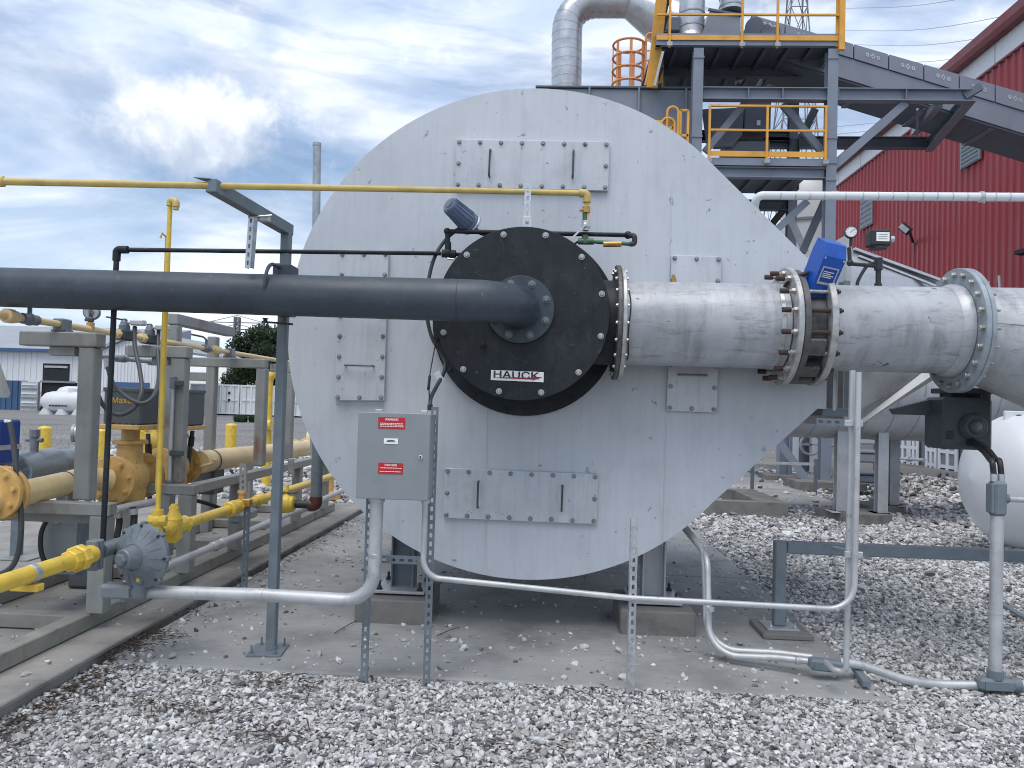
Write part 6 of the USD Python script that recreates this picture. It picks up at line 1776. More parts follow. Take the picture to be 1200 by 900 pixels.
# thin insulated pipe in front of the tower, and pale tank behind the braces
wp = thing('insulated_pipe', 'thin white clad pipe running level right of the vessel top', 'pipe', PY(1000, 230, 9.0))
wpth = [PY(889, 262, 9.9), PY(884, 243, 9.1), PY(887, 229, 9.0), PY(1260, 231.5, 8.9)]
part(wp, 'pipe', tube(wpth, .048, 18, .11), 'white_trim')
for u in (914, 931, 948, 965, 990, 1010, 1028, 1045, 1062, 1080, 1097, 1115, 1132, 1165, 1182):
    q = PY(u, 229 + 2.5 * (u - 888) / 372, 9.0 - .1 * (u - 888) / 372)
    part(wp, 'band', pipe_wall(q - X_ * .006, q + X_ * .006, .052, .045, 18, .001), 'galv')
part(wp, 'hanger_clamp', J(pipe_wall(PY(1150, 230.7, 8.93) - X_ * .02, PY(1150, 230.7, 8.93) + X_ * .02, .062, .047, 18, .002), cyl(PY(1153, 225, 8.93), PY(1153, 238, 8.93), .012, 8)), 'galv')
part(wp, 'hanger_clamp', cyl(PY(978, 232, 9.0), PY(978, 225, 9.0), .05, 14), 'galv')
tkx = PY(946, 270, 22.0)
tk = thing('upright_tank', 'pale upright tank glimpsed between the tower braces', 'tank', (tkx[0], 22.0, 0))
part(tk, 'lower_shell', cyl((tkx[0], 22.0, 2.0), (tkx[0], 22.0, PY(946, 263, 22.0)[2]), .72, 40), 'white_trim')
part(tk, 'upper_shell', lathe([(.70, 0), (.70, .7), (.5, 1.1), (.15, 1.25), (0, 1.25)], (tkx[0], 22.0, PY(946, 262, 22.0)[2]), Z_, 40), 'tank')
part(tk, 'rim', pipe_wall((tkx[0], 22.0, PY(946, 264, 22.0)[2]), (tkx[0], 22.0, PY(946, 261, 22.0)[2]), .76, .68, 40), 'louver')
part(tk, 'skirt', cyl((tkx[0], 22.0, GZ), (tkx[0], 22.0, 2.0), .6, 32), 'white_trim')

# ------------------------------------------------------------------ clad transition and vessel at right behind the pale pipe
tr = thing('clad_transition', 'dull silver clad hood tapering right from the vessel tip behind the pale pipe', 'duct hood', PY(1040, 380, 6.4))
xL = PY(986, 385, 5.95)[0]
yT0, yT1 = 5.75, 7.2
A0, A1 = PY(1001, 293, 6.3), PY(1100, 330, 6.3)
B0, B1 = PY(1006, 492, 5.95), PY(1090, 436, 5.95)
front = [PY(984, 318, 5.9), A0, A1, PY(1104, 440, 6.0), B1, B0, PY(984, 492, 5.9)]
part(tr, 'hood', hull([p for p in front] + [p + V(0, 1.2, 0) for p in front]), 'alu', False)
part(tr, 'upper_edge', bar(A0 + V(-.02, -.04, .0), A1 + V(0, -.04, .0), .05, .02), 'alu', False)
part(tr, 'upper_edge', bar(PY(1006, 300, 6.2), PY(1098, 336, 6.2), .03, .015), 'galv', False)
part(tr, 'lower_edge', hull([B0 + V(0, -.05, .0), B0 + V(0, -.09, -.02), B1 + V(0, -.05, .06), B1 + V(0, -.12, .0), B1 + V(.02, -.05, -.05), B0 + V(.02, -.03, -.03)]), 'cladding', False)
part(tr, 'flange_frame', rb(xL - .05, xL - .005, 5.75, 6.9, B0[2] - .05, A0[2] - .0, .006), 'cladding', False)
part(tr, 'side_channel', channel(PY(978, 478, 5.66), PY(981, 340, 5.66), .06, .06, Z_, -Y_ + X_ * .3, .006), 'cladding', False)
part(tr, 'side_channel', channel(PY(990, 478, 5.72), PY(992, 330, 5.72), .07, .05, Z_, -X_ - Y_ * .3, .006), 'post_grey', False)
cvx0, cvx1 = PY(905, 480, 12.3)[0], PY(1225, 480, 12.3)[0]
hv = thing('clad_vessel', 'dull clad horizontal vessel on legs behind the pale pipe at right', 'vessel', ((cvx0 + cvx1) / 2, 12.3, 0))
zv = PY(1020, 515, 12.3)[2] + .98
part(hv, 'shell', cyl((cvx0, 12.3, zv), (cvx1, 12.3, zv), .98, 56), 'cladding')
part(hv, 'dished_end', lathe([(.98, 0), (.93, .14), (.78, .28), (.5, .38), (0, .42)], (cvx1, 12.3, zv), X_, 56), 'cladding', 60)
for k in range(12):
    x = cvx0 + (cvx1 - cvx0) * (k + .3) / 11.6
    part(hv, 'band', pipe_wall((x - .009, 12.3, zv), (x + .009, 12.3, zv), .985, .95, 56, .002), 'grey_flange')
for (u, y) in ((1033, 11.9), (1047, 13.0), (985, 11.9), (990, 13.0)):
    x = PY(u, 540, y)[0]
    lg = part(hv, 'leg', ibeam((x, y, .13), (x, y, zv - .7), .15, .15, Y_, .012, .01), 'cladding', False)
    part(lg, 'base_plate', rb(x - .16, x + .16, y - .16, y + .16, .115, .13, .003), 'cladding', False)
for k, (u0, u1, y0, y1) in enumerate([(978, 1055, 11.5, 12.35), (1000, 1070, 12.75, 13.4)]):
    xa_, xb_ = PY(u0, 595, y0)[0], PY(u1, 595, y0)[0]
    solo('concrete_plinth', prism(Polygon([(xa_ + .25, y0), (xb_ - .3, y0), (xb_, y0 + .25), (xb_, y1 - .2), (xb_ - .25, y1), (xa_, y1)]), (0, 0, GZ - .1), X_, Y_, Z_, .27), 'pier', ['nearer concrete plinth under the clad vessel leg', 'farther concrete plinth under the clad vessel leg'][k], 'plinth', smooth=False)

# white horizontal tank at the right edge
wx = PY(1128, 545, 9.0)[0] + .17
wz, wr = PY(1190, 565, 9.0)[2], .78
wt = thing('white_tank', 'glossy white horizontal tank with a domed end at the right edge', 'tank', (wx, 9.0, wz))
part(wt, 'domed_end', lathe([(0, 0), (.25, .03), (.5, .12), (.66, .25), (.75, .42), (wr, .62)], (wx + .02, 9.2, wz), X_, 64), 'tank', 60)
part(wt, 'shell', cyl((wx + .641, 9.2, wz), (wx + 4.5, 9.2, wz), wr, 64), 'tank')
part(wt, 'weld_seam', pipe_wall((wx + .634, 9.2, wz), (wx + .646, 9.2, wz), wr + .004, wr - .02, 64, .001), 'white_trim')
q = PY(1196, 491, 9.05)
part(wt, 'lifting_lug', cbox(q + V(0, .08, .0), X_ * .14, Y_ * .02, Z_ * .09, .02), 'tank', False)
part(wt, 'lug_hole', cyl(q + V(.02, .0585, .0), q + V(.02, .05, .0), .05, 20), 'dark_void')
for dx in (1.0, 3.4):
    part(wt, 'saddle', rb(wx + dx, wx + dx + .15, 8.7, 9.7, GZ - .02, wz - wr * .75, .01), 'tank', False)

# square concrete curb frame on the gravel
q0_, q1_ = PZ(812, 607, GZ), PZ(919, 607, GZ)
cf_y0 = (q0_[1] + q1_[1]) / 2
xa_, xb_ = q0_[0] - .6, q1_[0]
cfz = PY(900, 589, cf_y0)[2]
outer, inner = sbox(xa_, cf_y0, xb_, cf_y0 + 2.0), sbox(xa_ + .25, cf_y0 + .22, xb_ - .42, cf_y0 + 1.75)
solo('concrete_curb', prism(outer.difference(inner), (0, 0, GZ - .1), X_, Y_, Z_, cfz - GZ + .1), 'pier', 'square concrete curb frame on the gravel behind the vessel', 'curb', smooth=False)
solo('pit_floor', (np.array([(xa_ + .24, cf_y0 + .21, GZ + .012), (xb_ - .41, cf_y0 + .21, GZ + .012), (xb_ - .41, cf_y0 + 1.76, GZ + .012), (xa_ + .24, cf_y0 + 1.76, GZ + .012)], float), np.array([[0, 1, 2], [0, 2, 3]])), 'pit_shade', 'dark sheet standing in for the depth shade inside the square concrete curb frame', 'shade sheet', smooth=False)  # flat dark sheet added to paint the shade of a deeper pit

# ------------------------------------------------------------------ red building
RX = 12.3
ry0, ry1 = 14.0, PX(980, 222, RX)[1]
rz = PX(1060, 168, RX)[2]
rbd = thing('red_building', 'tall dark red ribbed metal building with white soffit at right', 'building', (RX, 24, 0))
pitch, dep = .33, .045
ys = []
y = ry0
prof = []
while y < ry1:
    prof += [(0, y), (0, y + .20), (-dep, y + .235), (-dep, y + .295)]
    y += pitch
prof.append((0, ry1))
poly = Polygon([(RX + a, b) for a, b in prof] + [(RX + .3, ry1), (RX + .3, ry0)])
z_b = 2.0
part(rbd, 'ribbed_wall', prism(poly, (0, 0, z_b), X_, Y_, Z_, rz + .265 - z_b), 'red', False)
part(rbd, 'lower_wall', bx(RX + .02, RX + .32, ry0, ry1, GZ, z_b - .002), 'louver', False)
part(rbd, 'end_wall', bx(RX + .302, RX + 12, ry1 - .3, ry1 - .01, GZ, rz + 2), 'red', False)
part(rbd, 'frieze', bx(RX - .05, RX + .3, ry0, ry1, rz + .27, rz + .92), 'white_trim', False)
part(rbd, 'frieze_flashing', bx(RX - .075, RX - .052, ry0, ry1, rz + .25, rz + .31), 'red_trim', False)
part(rbd, 'gutter', prism(Polygon([(-.24, .0), (0, 0), (0, .34), (-.30, .40), (-.30, .14)]), (RX - .06, ry0, rz + .90), X_, Z_, Y_, ry1 - ry0 + .4), 'red_trim', False)
part(rbd, 'roof', hull([(RX - .04, ry0, rz + 1.24), (RX - .04, ry1 + .4, rz + 1.24), (RX + 12, ry0, rz + 4.4), (RX + 12, ry1 + .4, rz + 4.4), (RX + 12, ry0, rz + 4.2), (RX + 12, ry1 + .4, rz + 4.2), (RX, ry0, rz + 1.16), (RX, ry1 + .4, rz + 1.16)]), 'red_trim', False)
for k in range(9):
    yq = ry0 + (ry1 - ry0) * k / 8.6 + 1
    part(rbd, 'frieze_joint', bx(RX - .054, RX - .051, yq - .012, yq + .012, rz + .32, rz + .9), 'louver', False)
for (u0, v0, u1, v1, n_) in [(1128.5, 157, 1150, 186, 9), (1010.5, 235, 1023.5, 262, 6)]:
    a, b = PX(u0, (v0 + v1) / 2, RX - .06), PX(u1, (v0 + v1) / 2, RX - .06)
    zt = PX(u0, v0, RX - .06)[2]; zl = PX(u1, v1, RX - .06)[2]
    lo, hi = min(a[1], b[1]), max(a[1], b[1])
    w = part(rbd, 'louvre', bx(RX - .10, RX - .05, lo, hi, zl, zt), 'louver', False)
    for k in range(n_):
        z = zl + (zt - zl) * (k + .5) / n_
        part(w, 'blade', frame_box((RX - .112, (lo + hi) / 2, z), V(.012, 0, -.012), Y_ * (hi - lo - .06) / 2, Z_ * (zt - zl) / n_ * .30), 'post_grey', False)
    for yq in (lo, hi):
        part(w, 'frame_side', bx(RX - .125, RX - .10, yq - .03, yq + .03, zl, zt), 'louver', False)
# floodlight arm on the wall
a, b, c = PX(1071, 283, RX - .05), PX(1066, 272, RX - .8), PX(1056, 264, RX - 1.0)
fd = thing('wall_floodlight', 'black angled floodlight on the red wall', 'floodlight', a)
part(fd, 'arm', tube([PX(1076, 286, RX - .01), a + V(-.05, 0, 0), b], .05, 8), 'rubber')
part(fd, 'head', bar(b, c, .26, .10, V(-1, -1, 0)), 'rubber', False)
part(fd, 'lens', bar(b + (c - b) * .12 + V(-.05, -.05, -.02), c + V(-.045, -.045, -.02), .16, .05, V(-1, -1, 0)), 'cladding', False)
wl_ = thing('wall_light', 'small dark shoebox light on the red wall at the right edge', 'floodlight', PX(1203, 296, RX - .3))
part(wl_, 'head', bar(PX(1193, 297, RX - .4), PX(1215, 291, RX - .2), .3, .1), 'rubber', False)
part(wl_, 'bracket', bar(PX(1205, 293, RX - .3), PX(1205, 293, RX - .001), .08, .08), 'rubber', False)
vp_ = thing('vent_pipe', 'thin pale vent pipe in front of the red wall above the duct', 'vent pipe', PX(1172, 332, RX - .5))
part(vp_, 'pipe', cyl(PX(1172, 340, RX - .5), PX(1171, 323, RX - .5), .04, 10), 'conduit')
# white framed doors along its foot
RXd = RX - .02
for k, (u0, u1) in enumerate([(1054, 1066), (1068, 1077), (1088, 1098.5), (1103, 1123)]):
    ya_, yb_2 = PX(u1, 540, RXd)[1], PX(u0, 540, RXd)[1]
    zt = 1.15
    d_ = part(rbd, 'door', bx(RX - .06, RX + .0, ya_, yb_2, GZ + .06, zt), 'louver', False)
    mids = [ya_, (ya_ + yb_2) / 2, yb_2]
    for yq in mids:
        part(d_, 'frame', bx(RX - .10, RX - .061, yq - .07, yq + .07, GZ + .0, zt + .1), 'white_trim', False)
    for zq in (GZ + .1, .52, zt):
        part(d_, 'frame', bx(RX - .095, RX - .062, ya_ + .07, mids[1] - .07, zq - .05, zq + .05), 'white_trim', False)
        part(d_, 'frame', bx(RX - .095, RX - .062, mids[1] + .07, yb_2 - .07, zq - .05, zq + .05), 'white_trim', False)
solo('foot_pipe', J(tube([PX(1052, 537, RX - .5), PX(1083, 539, RX - .5)], .05, 10), cyl(PX(1063, 538, RX - .5), PX(1067, 538, RX - .5), .09, 10)), 'conduit', 'short white pipe with a valve by the white framed doors of the red building', 'pipe')
# clutter under the vessel seen between the legs
for k, (u, v, y, w, h, m, lab) in enumerate([(986, 512, 19.5, .4, .5, 'cladding', 'grey crate seen under the vessel between tower columns'), (1018, 536, 17.0, .42, .2, 'louver', 'grey low trough seen between the vessel legs'), (1018, 560, 15.6, .36, .16, 'tower_dark', 'dark low trough seen between the vessel legs'), (1012, 510, 18.0, .4, .4, 'cladding', 'pale boxed cabinet seen between the vessel legs')]):
    q = PY(u, v, y)
    e_ = thing('storage_box', lab, 'box', q)
    part(e_, 'case', cbox(q, X_ * w, Y_ * .3, Z_ * h / 2, .03), m, False)
    part(e_, 'lid', cbox(q + Z_ * (h / 2 + .03), X_ * (w + .03), Y_ * .32, Z_ * .025, .01), m, False)
    for s__ in (-.8, .8):
        zf_ = q[2] - h / 2
        part(e_, 'foot', bx(q[0] + s__ * w - .05, q[0] + s__ * w + .05, y - .1, y + .1, GZ - .02, zf_ - .001), 'tower_dark', False)
q = PY(950, 521, 20.5)
hw_ = thing('hand_wheel', 'small round hand wheel valve seen under the vessel', 'valve', q)
part(hw_, 'wheel', J(tube([q + V(.26 * math.cos(a), 0, .26 * math.sin(a)) for a in np.linspace(0, 2 * math.pi, 25)], .035, 8, caps=False), bar(q - X_ * .26, q + X_ * .26, .04, .04), bar(q - Z_ * .26, q + Z_ * .26, .04, .04, X_)), 'cladding')
part(hw_, 'stem', J(cyl(q, q + Y_ * .5, .05, 10), cyl(q + V(0, .5, .2), V(q[0], q[1] + .5, GZ), .14, 12)), 'tower_dark')

# ------------------------------------------------------------------ far left: yard buildings, containers, tanks
BYd = 60.0
B_ = lambda u, v, y=BYd: PY(u, v, y)
wb = thing('white_building', 'long white metal shed with blue lower wall and grey roof across the yard', 'building', B_(30, 480))
zE = B_(40, 412)[2]
xl_, xc_ = B_(-160, 440)[0], B_(115, 440)[0]
part(wb, 'upper_wall', bx(xl_, xc_, BYd, BYd + .3, 2.35, zE), 'bldg_white', False)
part(wb, 'lower_wall', bx(xl_, B_(29, 460)[0], BYd + .02, BYd + .3, GZ, 2.345), 'bldg_blue', False)
part(wb, 'lower_wall', bx(B_(90, 460)[0], xc_, BYd + .02, BYd + .3, GZ, 2.345), 'bldg_white', False)
for k in range(40):
    x = xl_ + (xc_ - xl_) * (k + .5) / 40
    if x < B_(29, 460)[0]:
        part(wb, 'siding_rib', bx(x - .05, x + .05, BYd - .05, BYd + .018, GZ, 2.3), 'bldg_blue', False)
    part(wb, 'siding_rib', bx(x - .04, x + .04, BYd - .04, BYd - .001, 2.5, zE - .1), 'bldg_white', False) if not (B_(48, 440)[0] < x < B_(83, 440)[0]) else None
part(wb, 'eave_trim', bx(xl_, xc_ + .3, BYd - .5, BYd - .001, zE - .02, zE + .22), 'bldg_blue', False)
part(wb, 'roof', hull([(xl_, BYd - .5, zE + .22), (xc_ + .3, BYd - .5, zE + .22), (xl_, BYd + 15, B_(60, 383, BYd + 15)[2]), (xc_ + .3, BYd + 15, B_(60, 383, BYd + 15)[2]), (xl_, BYd + 15, zE), (xc_ + .3, BYd + 15, zE)]), 'bldg_roof', False)
part(wb, 'door_void', bx(B_(50, 450)[0], B_(81, 450)[0], BYd - .06, BYd - .002, 2.42, B_(60, 426)[2]), 'dark_void', False)
part(wb, 'door_void', bx(B_(48.5, 450)[0], B_(89, 450)[0], BYd + .05, BYd + .3, GZ, 2.3), 'dark_void', False)
part(wb, 'roller_door', bx(B_(53, 430)[0], B_(80, 430)[0], BYd - .12, BYd - .065, B_(60, 431)[2], B_(60, 428.5)[2]), 'cladding', False)
part(wb, 'door_lintel', bx(B_(48, 450)[0], B_(89, 450)[0], BYd - .12, BYd - .062, 2.25, 2.41), 'louver', False)
pn_ = part(wb, 'stacked_panels', bx(B_(28.5, 460)[0], B_(48, 460)[0], BYd - .4, BYd - .1, GZ, 2.3), 'cladding', False)
for k in range(6):
    z = .2 + k * .36
    part(pn_, 'panel_edge', bx(B_(29.5, 460)[0], B_(47, 460)[0], BYd - .46, BYd - .402, z, z + .12), 'white_trim' if k % 2 else 'louver', False)
# the gabled shed to its right
BG = 57.0
gb_ = thing('gabled_shed', 'white gabled metal shed with a small blue strip behind the skid', 'building', B_(180, 480, BG))
ga, gb2, gp_ = B_(116, 412, BG), B_(212, 415, BG), B_(164, 394, BG)
gaz = (ga[2] + gb2[2]) / 2
ga2 = [(ga[0], GZ), (gb2[0], GZ), (gb2[0], gaz), (gp_[0], gp_[2] + .2), (ga[0], gaz)]
part(gb_, 'gable_wall', prism(Polygon(ga2), (0, BG, 0), X_, Z_, Y_, .25), 'bldg_white', False)
for k in range(24):
    x = ga[0] + (gb2[0] - ga[0]) * (k + .5) / 24
    t = 1 - abs(x - gp_[0]) / (gp_[0] - ga[0])
    part(gb_, 'siding_rib', bx(x - .05, x + .05, BG - .05, BG - .001, 1.7, gaz + max(t, 0) * (gp_[2] - gaz) - .1), 'bldg_white', False)
for q0_, q1_ in ((V(ga[0], BG, gaz), V(gp_[0], BG, gp_[2] + .2)), (V(gb2[0], BG, gaz), V(gp_[0], BG, gp_[2] + .2))):
    part(gb_, 'roof_edge', bar(q0_ + V(0, 6, .15), q1_ + V(0, 6, .15), 12.6, .2), 'bldg_roof', False)
part(gb_, 'strip_window', bx(B_(136, 452, BG)[0], B_(176, 452, BG)[0], BG - .08, BG - .002, B_(150, 455.5, BG)[2], B_(150, 448, BG)[2]), 'bldg_blue', False)
part(gb_, 'wall_vent', bx(B_(148, 410, BG)[0], B_(158, 410, BG)[0], BG - .15, BG - .052, B_(150, 416, BG)[2], B_(150, 406, BG)[2]), 'louver', False)

# white propane style tanks in front of the shed door
for k, (u0, u1, v0, v1, y, lab) in enumerate([(49, 110, 458, 482, 52.0, 'nearer white horizontal tank on saddles in front of the dark shed door'), (66, 120, 452, 474, 56.0, 'farther white horizontal tank behind the first by the shed door')]):
    c0, c1 = B_(u0, (v0 + v1) / 2, y), B_(u1, (v0 + v1) / 2, y)
    r = (B_(u0, v0, y)[2] - B_(u0, v1, y)[2]) / 2
    zc_ = c0[2]
    pt = thing('yard_tank', lab, 'tank', c0)
    part(pt, 'shell', lathe([(0, 0), (r * .5, .12), (r * .85, .4), (r, .85), (r, c1[0] - c0[0] - .85), (r * .85, c1[0] - c0[0] - .4), (0, c1[0] - c0[0])], V(c0[0], y, zc_), X_, 32), 'tank', 50)
    for s__ in range(3):
        x = c0[0] + .7 + s__ * 1.15
        part(pt, 'saddle', hull([(x - .35, y - .8, GZ), (x + .35, y - .8, GZ), (x - .1, y - .8, zc_ - r * .7), (x + .1, y - .8, zc_ - r * .7), (x - .35, y + .8, GZ), (x + .35, y + .8, GZ), (x - .1, y + .8, zc_ - r * .7), (x + .1, y + .8, zc_ - r * .7)]), 'tank', False)
    part(pt, 'manhole', cyl((c0[0] + 2.2, y, zc_ + r * .9), (c0[0] + 2.2, y, zc_ + r + .22), .3, 16), 'tank')
    if k == 0:
        part(pt, 'marking', J([frame_box((c0[0] + 1.1 + .22 * s__, y - r - .005, zc_ - .28 + .0 * s__), X_ * .09, Y_ * .006, Z_ * .05) for s__ in range(6)]), 'ink', False)
# shipping containers
CYd = 63.0
edges = [(222, 247), (248.5, 258.5), (259, 279.5), (281, 306), (307, 330), (331, 352)]
for k, (u0, u1) in enumerate(edges):
    a, b = B_(u0, 491, CYd), B_(u1, 491, CYd)
    zt = 2.55
    labs = ['leftmost white shipping container partly behind the charcoal box', 'narrow white shipping container second from the left', 'white shipping container with closed doors left of the yellow bollard', 'white shipping container with plain panels right of the bollard', 'white shipping container behind the tall grey post', 'white shipping container nearest the vessel edge']
    t_ = thing('shipping_container', labs[k], 'container', V(a[0], CYd, GZ))
    part(t_, 'case', bx(a[0], b[0], CYd, CYd + 6, GZ + .12, zt), 'container', False)
    w = b[0] - a[0]
    for x in (a[0] + .06, (a[0] + b[0]) / 2, b[0] - .06):
        part(t_, 'corner_post', bx(x - .06, x + .06, CYd - .07, CYd - .001, GZ + .12, zt), 'white_trim', False)
    for z in (GZ + .2, 1.25, zt - .08):
        part(t_, 'rail', bx(a[0] + .13, b[0] - .13, CYd - .055, CYd - .002, z - .06, z + .06), 'white_trim', False)
    for x in (a[0] + w * .27, a[0] + w * .73):
        part(t_, 'lock_rod', cyl((x, CYd - .06, .2), (x, CYd - .06, zt - .1), .03, 6), 'cladding')
    if k in (0, 2):
        for zz in (1.15, 1.75):
            part(t_, 'placard', bx(a[0] + w * .44 - .1, a[0] + w * .44 + .1, CYd - .10, CYd - .075, zz, zz + .2), 'ink', False)
    part(t_, 'skid_beam', bx(a[0], b[0], CYd + .05, CYd + 5.9, GZ, GZ + .118), 'dark_void', False)

# bollards
for k, (u, v0, v1, y, lab) in enumerate([(51.5, 499, 533, 20.0, 'yellow bollard at far left beyond the blue grey pipe'), (270, 496, 530, 22.4, 'yellow bollard standing in front of the white containers'), (117, 502, 546, 18.0, 'yellow bollard glimpsed right behind the big skid post')]):
    q = B_(u, v1, y)
    zt = B_(u, v0, y)[2]
    bo = thing('bollard', lab, 'bollard', V(q[0], y, GZ), 'yellow bollards beyond the skid')
    part(bo, 'post', lathe([(0, 0), (.165, 0), (.165, zt - GZ - .06), (.12, zt - GZ - .015), (0, zt - GZ)], V(q[0], y, GZ), Z_, 24), 'yellow')
q = B_(315, 480, 13.0)
yp = thing('yellow_standpipe', 'yellow stand pipe with an elbowed top behind the tall grey post', 'pipe', q)
part(yp, 'pipe', tube([V(q[0], 13.0, GZ), PY(315, 438, 13.0), PY(338, 436, 13.0)], .075, 16, .16), 'yellow')
part(yp, 'flange', cyl(PY(312, 498, 12.9), PY(318, 498, 12.9), .09, 12), 'yellow')
q = PY(374, 580, 13.0)
ov = thing('buff_valve', 'buff and ochre valve group on the ground behind the vessel edge', 'valve', q)
part(ov, 'body', J(cyl(PY(362, 514, 12.2), PY(385, 512, 12.2), .13, 16), cyl(PY(372, 500, 12.2), PY(372, 516, 12.2), .09, 14)), 'cream')
part(ov, 'stand', J(cyl(PY(386, 530, 12.2), V(*PY(386, 530, 12.2)[:2], GZ), .09, 14), cyl(PY(386, 577, 12.0), PY(386, 585, 12.0), .17, 16)), 'ochre')

# ------------------------------------------------------------------ trees and weeds
def tree(name, lab, base, h, w, n, seed, trunk=.3):
    r5 = np.random.default_rng(seed)
    t_ = thing(name, lab, 'tree', base)
    base = np.asarray(base, float)
    part(t_, 'trunk', lathe([(trunk, 0), (trunk * .7, h * .35), (trunk * .3, h * .75)], base, Z_, 10), 'bark')
    cl = []
    for k in range(34):
        a, rr, zz = r5.uniform(0, 2 * np.pi), w * np.sqrt(r5.random()) * .8, h * (.22 + .74 * r5.random())
        lim = math.sin(math.pi * min(max((zz / h - .12) / .92, 0.02), .98)) ** .6
        cl.append(base + V(rr * lim * math.cos(a), rr * lim * math.sin(a), zz))
    for k in range(7):
        part(t_, 'branch', tube([base + Z_ * h * (.2 + .06 * k), (base + Z_ * h * (.3 + .06 * k) + cl[k]) / 2, cl[k]], [.10, .07, .03], 6), 'bark')
    vs = []
    for c in cl:
        m = n // len(cl)
        o = r5.normal(size=(m, 3)); o /= np.linalg.norm(o, axis=1, keepdims=True)
        p = c + o * (w * .30 * r5.random((m, 1)) ** .45) * V(1, 1, .8)
        s = w * .035 * r5.uniform(.6, 1.4, (m, 1))
        d1 = r5.normal(size=(m, 3)); d1 /= np.linalg.norm(d1, axis=1, keepdims=True)
        d2 = np.cross(d1, r5.normal(size=(m, 3))); d2 /= np.linalg.norm(d2, axis=1, keepdims=True)
        vs.append(np.stack([p - d1 * s, p - d2 * s * .5, p + d1 * s, p + d2 * s * .5], 1))
    vs = np.concatenate(vs).reshape(-1, 3)
    q = np.arange(0, len(vs), 4)
    f = np.concatenate([np.stack([q, q + 1, q + 2], 1), np.stack([q, q + 2, q + 3], 1)])
    part(t_, 'crown', (vs, f), 'foliage', False)


tree('broadleaf_tree', 'dark green broad tree behind the white containers, left of the tall post', V(B_(303, 480, 76)[0], 76, GZ), 8.6, 4.5, 18000, 1)
tree('broadleaf_tree', 'dark green tree just behind the left edge of the vessel', V(B_(338, 480, 78)[0], 78, GZ), 9.2, 3.4, 13000, 2)
tree('broadleaf_tree', 'low dark green tree between the portal frame and the tall post', V(B_(281, 480, 80)[0], 80, GZ), 6.2, 2.4, 8000, 3)


def weeds(name, lab, pts, r6, hgt):
    vs = []
    for c in pts:
        for k in range(22):
            a = r6.uniform(0, 2 * np.pi); d = V(math.cos(a), math.sin(a), 0) * r6.uniform(.1, .6) * hgt
            t = c + d + Z_ * hgt * r6.uniform(.4, 1.1)
            s = V(-math.sin(a), math.cos(a), 0) * hgt * .06
            b = c + d * .2
            vs.append(np.array([b - s, b + s, t + s * .4, t - s * .4]))
    v = np.concatenate(vs); q = np.arange(0, len(v), 4)
    solo(name, (v, np.concatenate([np.stack([q, q + 1, q + 2], 1), np.stack([q, q + 2, q + 3], 1)])), 'foliage', lab, 'weeds', kind='stuff', smooth=False)


r6 = np.random.default_rng(12)
weeds('yard_weeds', 'green weeds in front of the white containers', [V(B_(u, 492, 48)[0], 48 + r6.normal(0, .5), GZ) for u in r6.uniform(277, 312, 60)], r6, .45)
weeds('gravel_weeds', 'sparse green weeds growing in the gravel by the clad vessel legs', [PZ(u, v, GZ) for u, v in zip(r6.uniform(1015, 1110, 90), r6.uniform(558, 588, 90))], r6, .12)

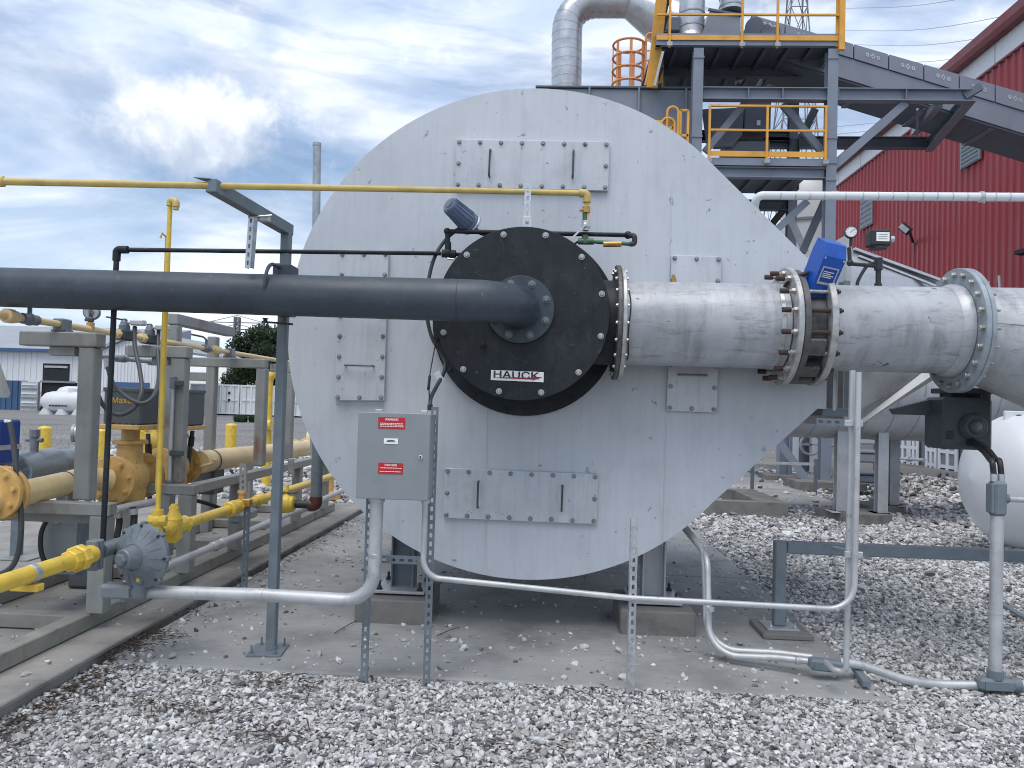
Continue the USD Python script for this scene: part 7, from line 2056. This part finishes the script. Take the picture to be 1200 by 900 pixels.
# ------------------------------------------------------------------ pylon and wires
def pylon(name, lab, x, y, h, w0, w1, arms, member=.09):
    t_ = thing(name, lab, 'pylon', V(x, y, GZ))
    zs = np.concatenate([[0], np.cumsum(np.linspace(1.7, .8, 9))]); zs = zs / zs[-1] * h
    wf = lambda z: w0 + (w1 - w0) * min(z / (h * .8), 1)
    def cor(z):
        w = wf(z) / 2
        return [V(x + sx * w, y + sy * w, z) for sx, sy in ((-1, -1), (1, -1), (1, 1), (-1, 1))]
    for k in range(4):
        part(t_, 'leg', J([bar(cor(zs[i])[k], cor(zs[i + 1])[k], member * 1.6, member * 1.6) for i in range(len(zs) - 1)]), 'steel_dark', False)
    for i in range(len(zs) - 1):
        a, b = cor(zs[i]), cor(zs[i + 1])
        ms = []
        for k in range(4):
            n_ = (k + 1) % 4
            ms += [bar(a[k], b[n_], member, member), bar(a[n_], b[k], member, member), bar(b[k], b[n_], member, member)]
        part(t_, 'lattice', J(ms), 'steel_dark', False)
    for (z, wd) in arms:
        part(t_, 'cross_arm', J(bar((x - wd, y, z), (x + wd, y, z), member * 1.5, member * 1.5), bar((x - wd, y, z), (x, y, z + wd * .25), member, member), bar((x + wd, y, z), (x, y, z + wd * .25), member, member)), 'steel_dark', False)


pq = PY(932, 100, 120)
pylon('power_pylon', 'dark lattice power pylon seen behind the tower platforms', pq[0], 120.0, PY(936, -140, 120)[2], 11.5, 2.0, [(PY(936, -60, 120)[2], 9), (PY(936, -100, 120)[2], 8)], .10)
pq2 = PY(278, 376, 420)
pylon('power_pylon', 'faint distant power pylon above the trees at left', pq2[0], 420.0, PY(278, 372, 420)[2], 9.0, 2.5, [(PY(278, 378, 420)[2], 16), (PY(278, 386, 420)[2], 12)], .35)
wires = [((985, 10), (1290, -38)), ((988, 36), (1290, -4)), ((990, 52), (1290, 20)), ((1000, 72), (1290, 37))]
ord_ = ['topmost', 'second from top', 'third from top', 'lowest']
for k, (a, b) in enumerate(wires):
    p0_, p1_ = PY(*a, 118), PY(*b, 60)
    m_ = (p0_ + p1_) / 2 - Z_ * 1.1
    solo('power_line', tube(spline([p0_, m_, p1_], 6), .026, 6), 'steel_dark', f'{ord_[k]} of the thin power lines crossing the sky at right', 'wire')
wires2 = [((984, 147), (1072, 139)), ((984, 156), (1066, 148)), ((982, 186), (1048, 181))]
for k, (a, b) in enumerate(wires2):
    solo('power_line', tube([PY(a[0] - 30, a[1] + 4, 130), PY(b[0] + 60, b[1] - 5, 130)], .03, 6), 'steel_dark', ['upper', 'middle', 'lower'][k] + ' thin power line in the gap under the conveyor', 'wire')
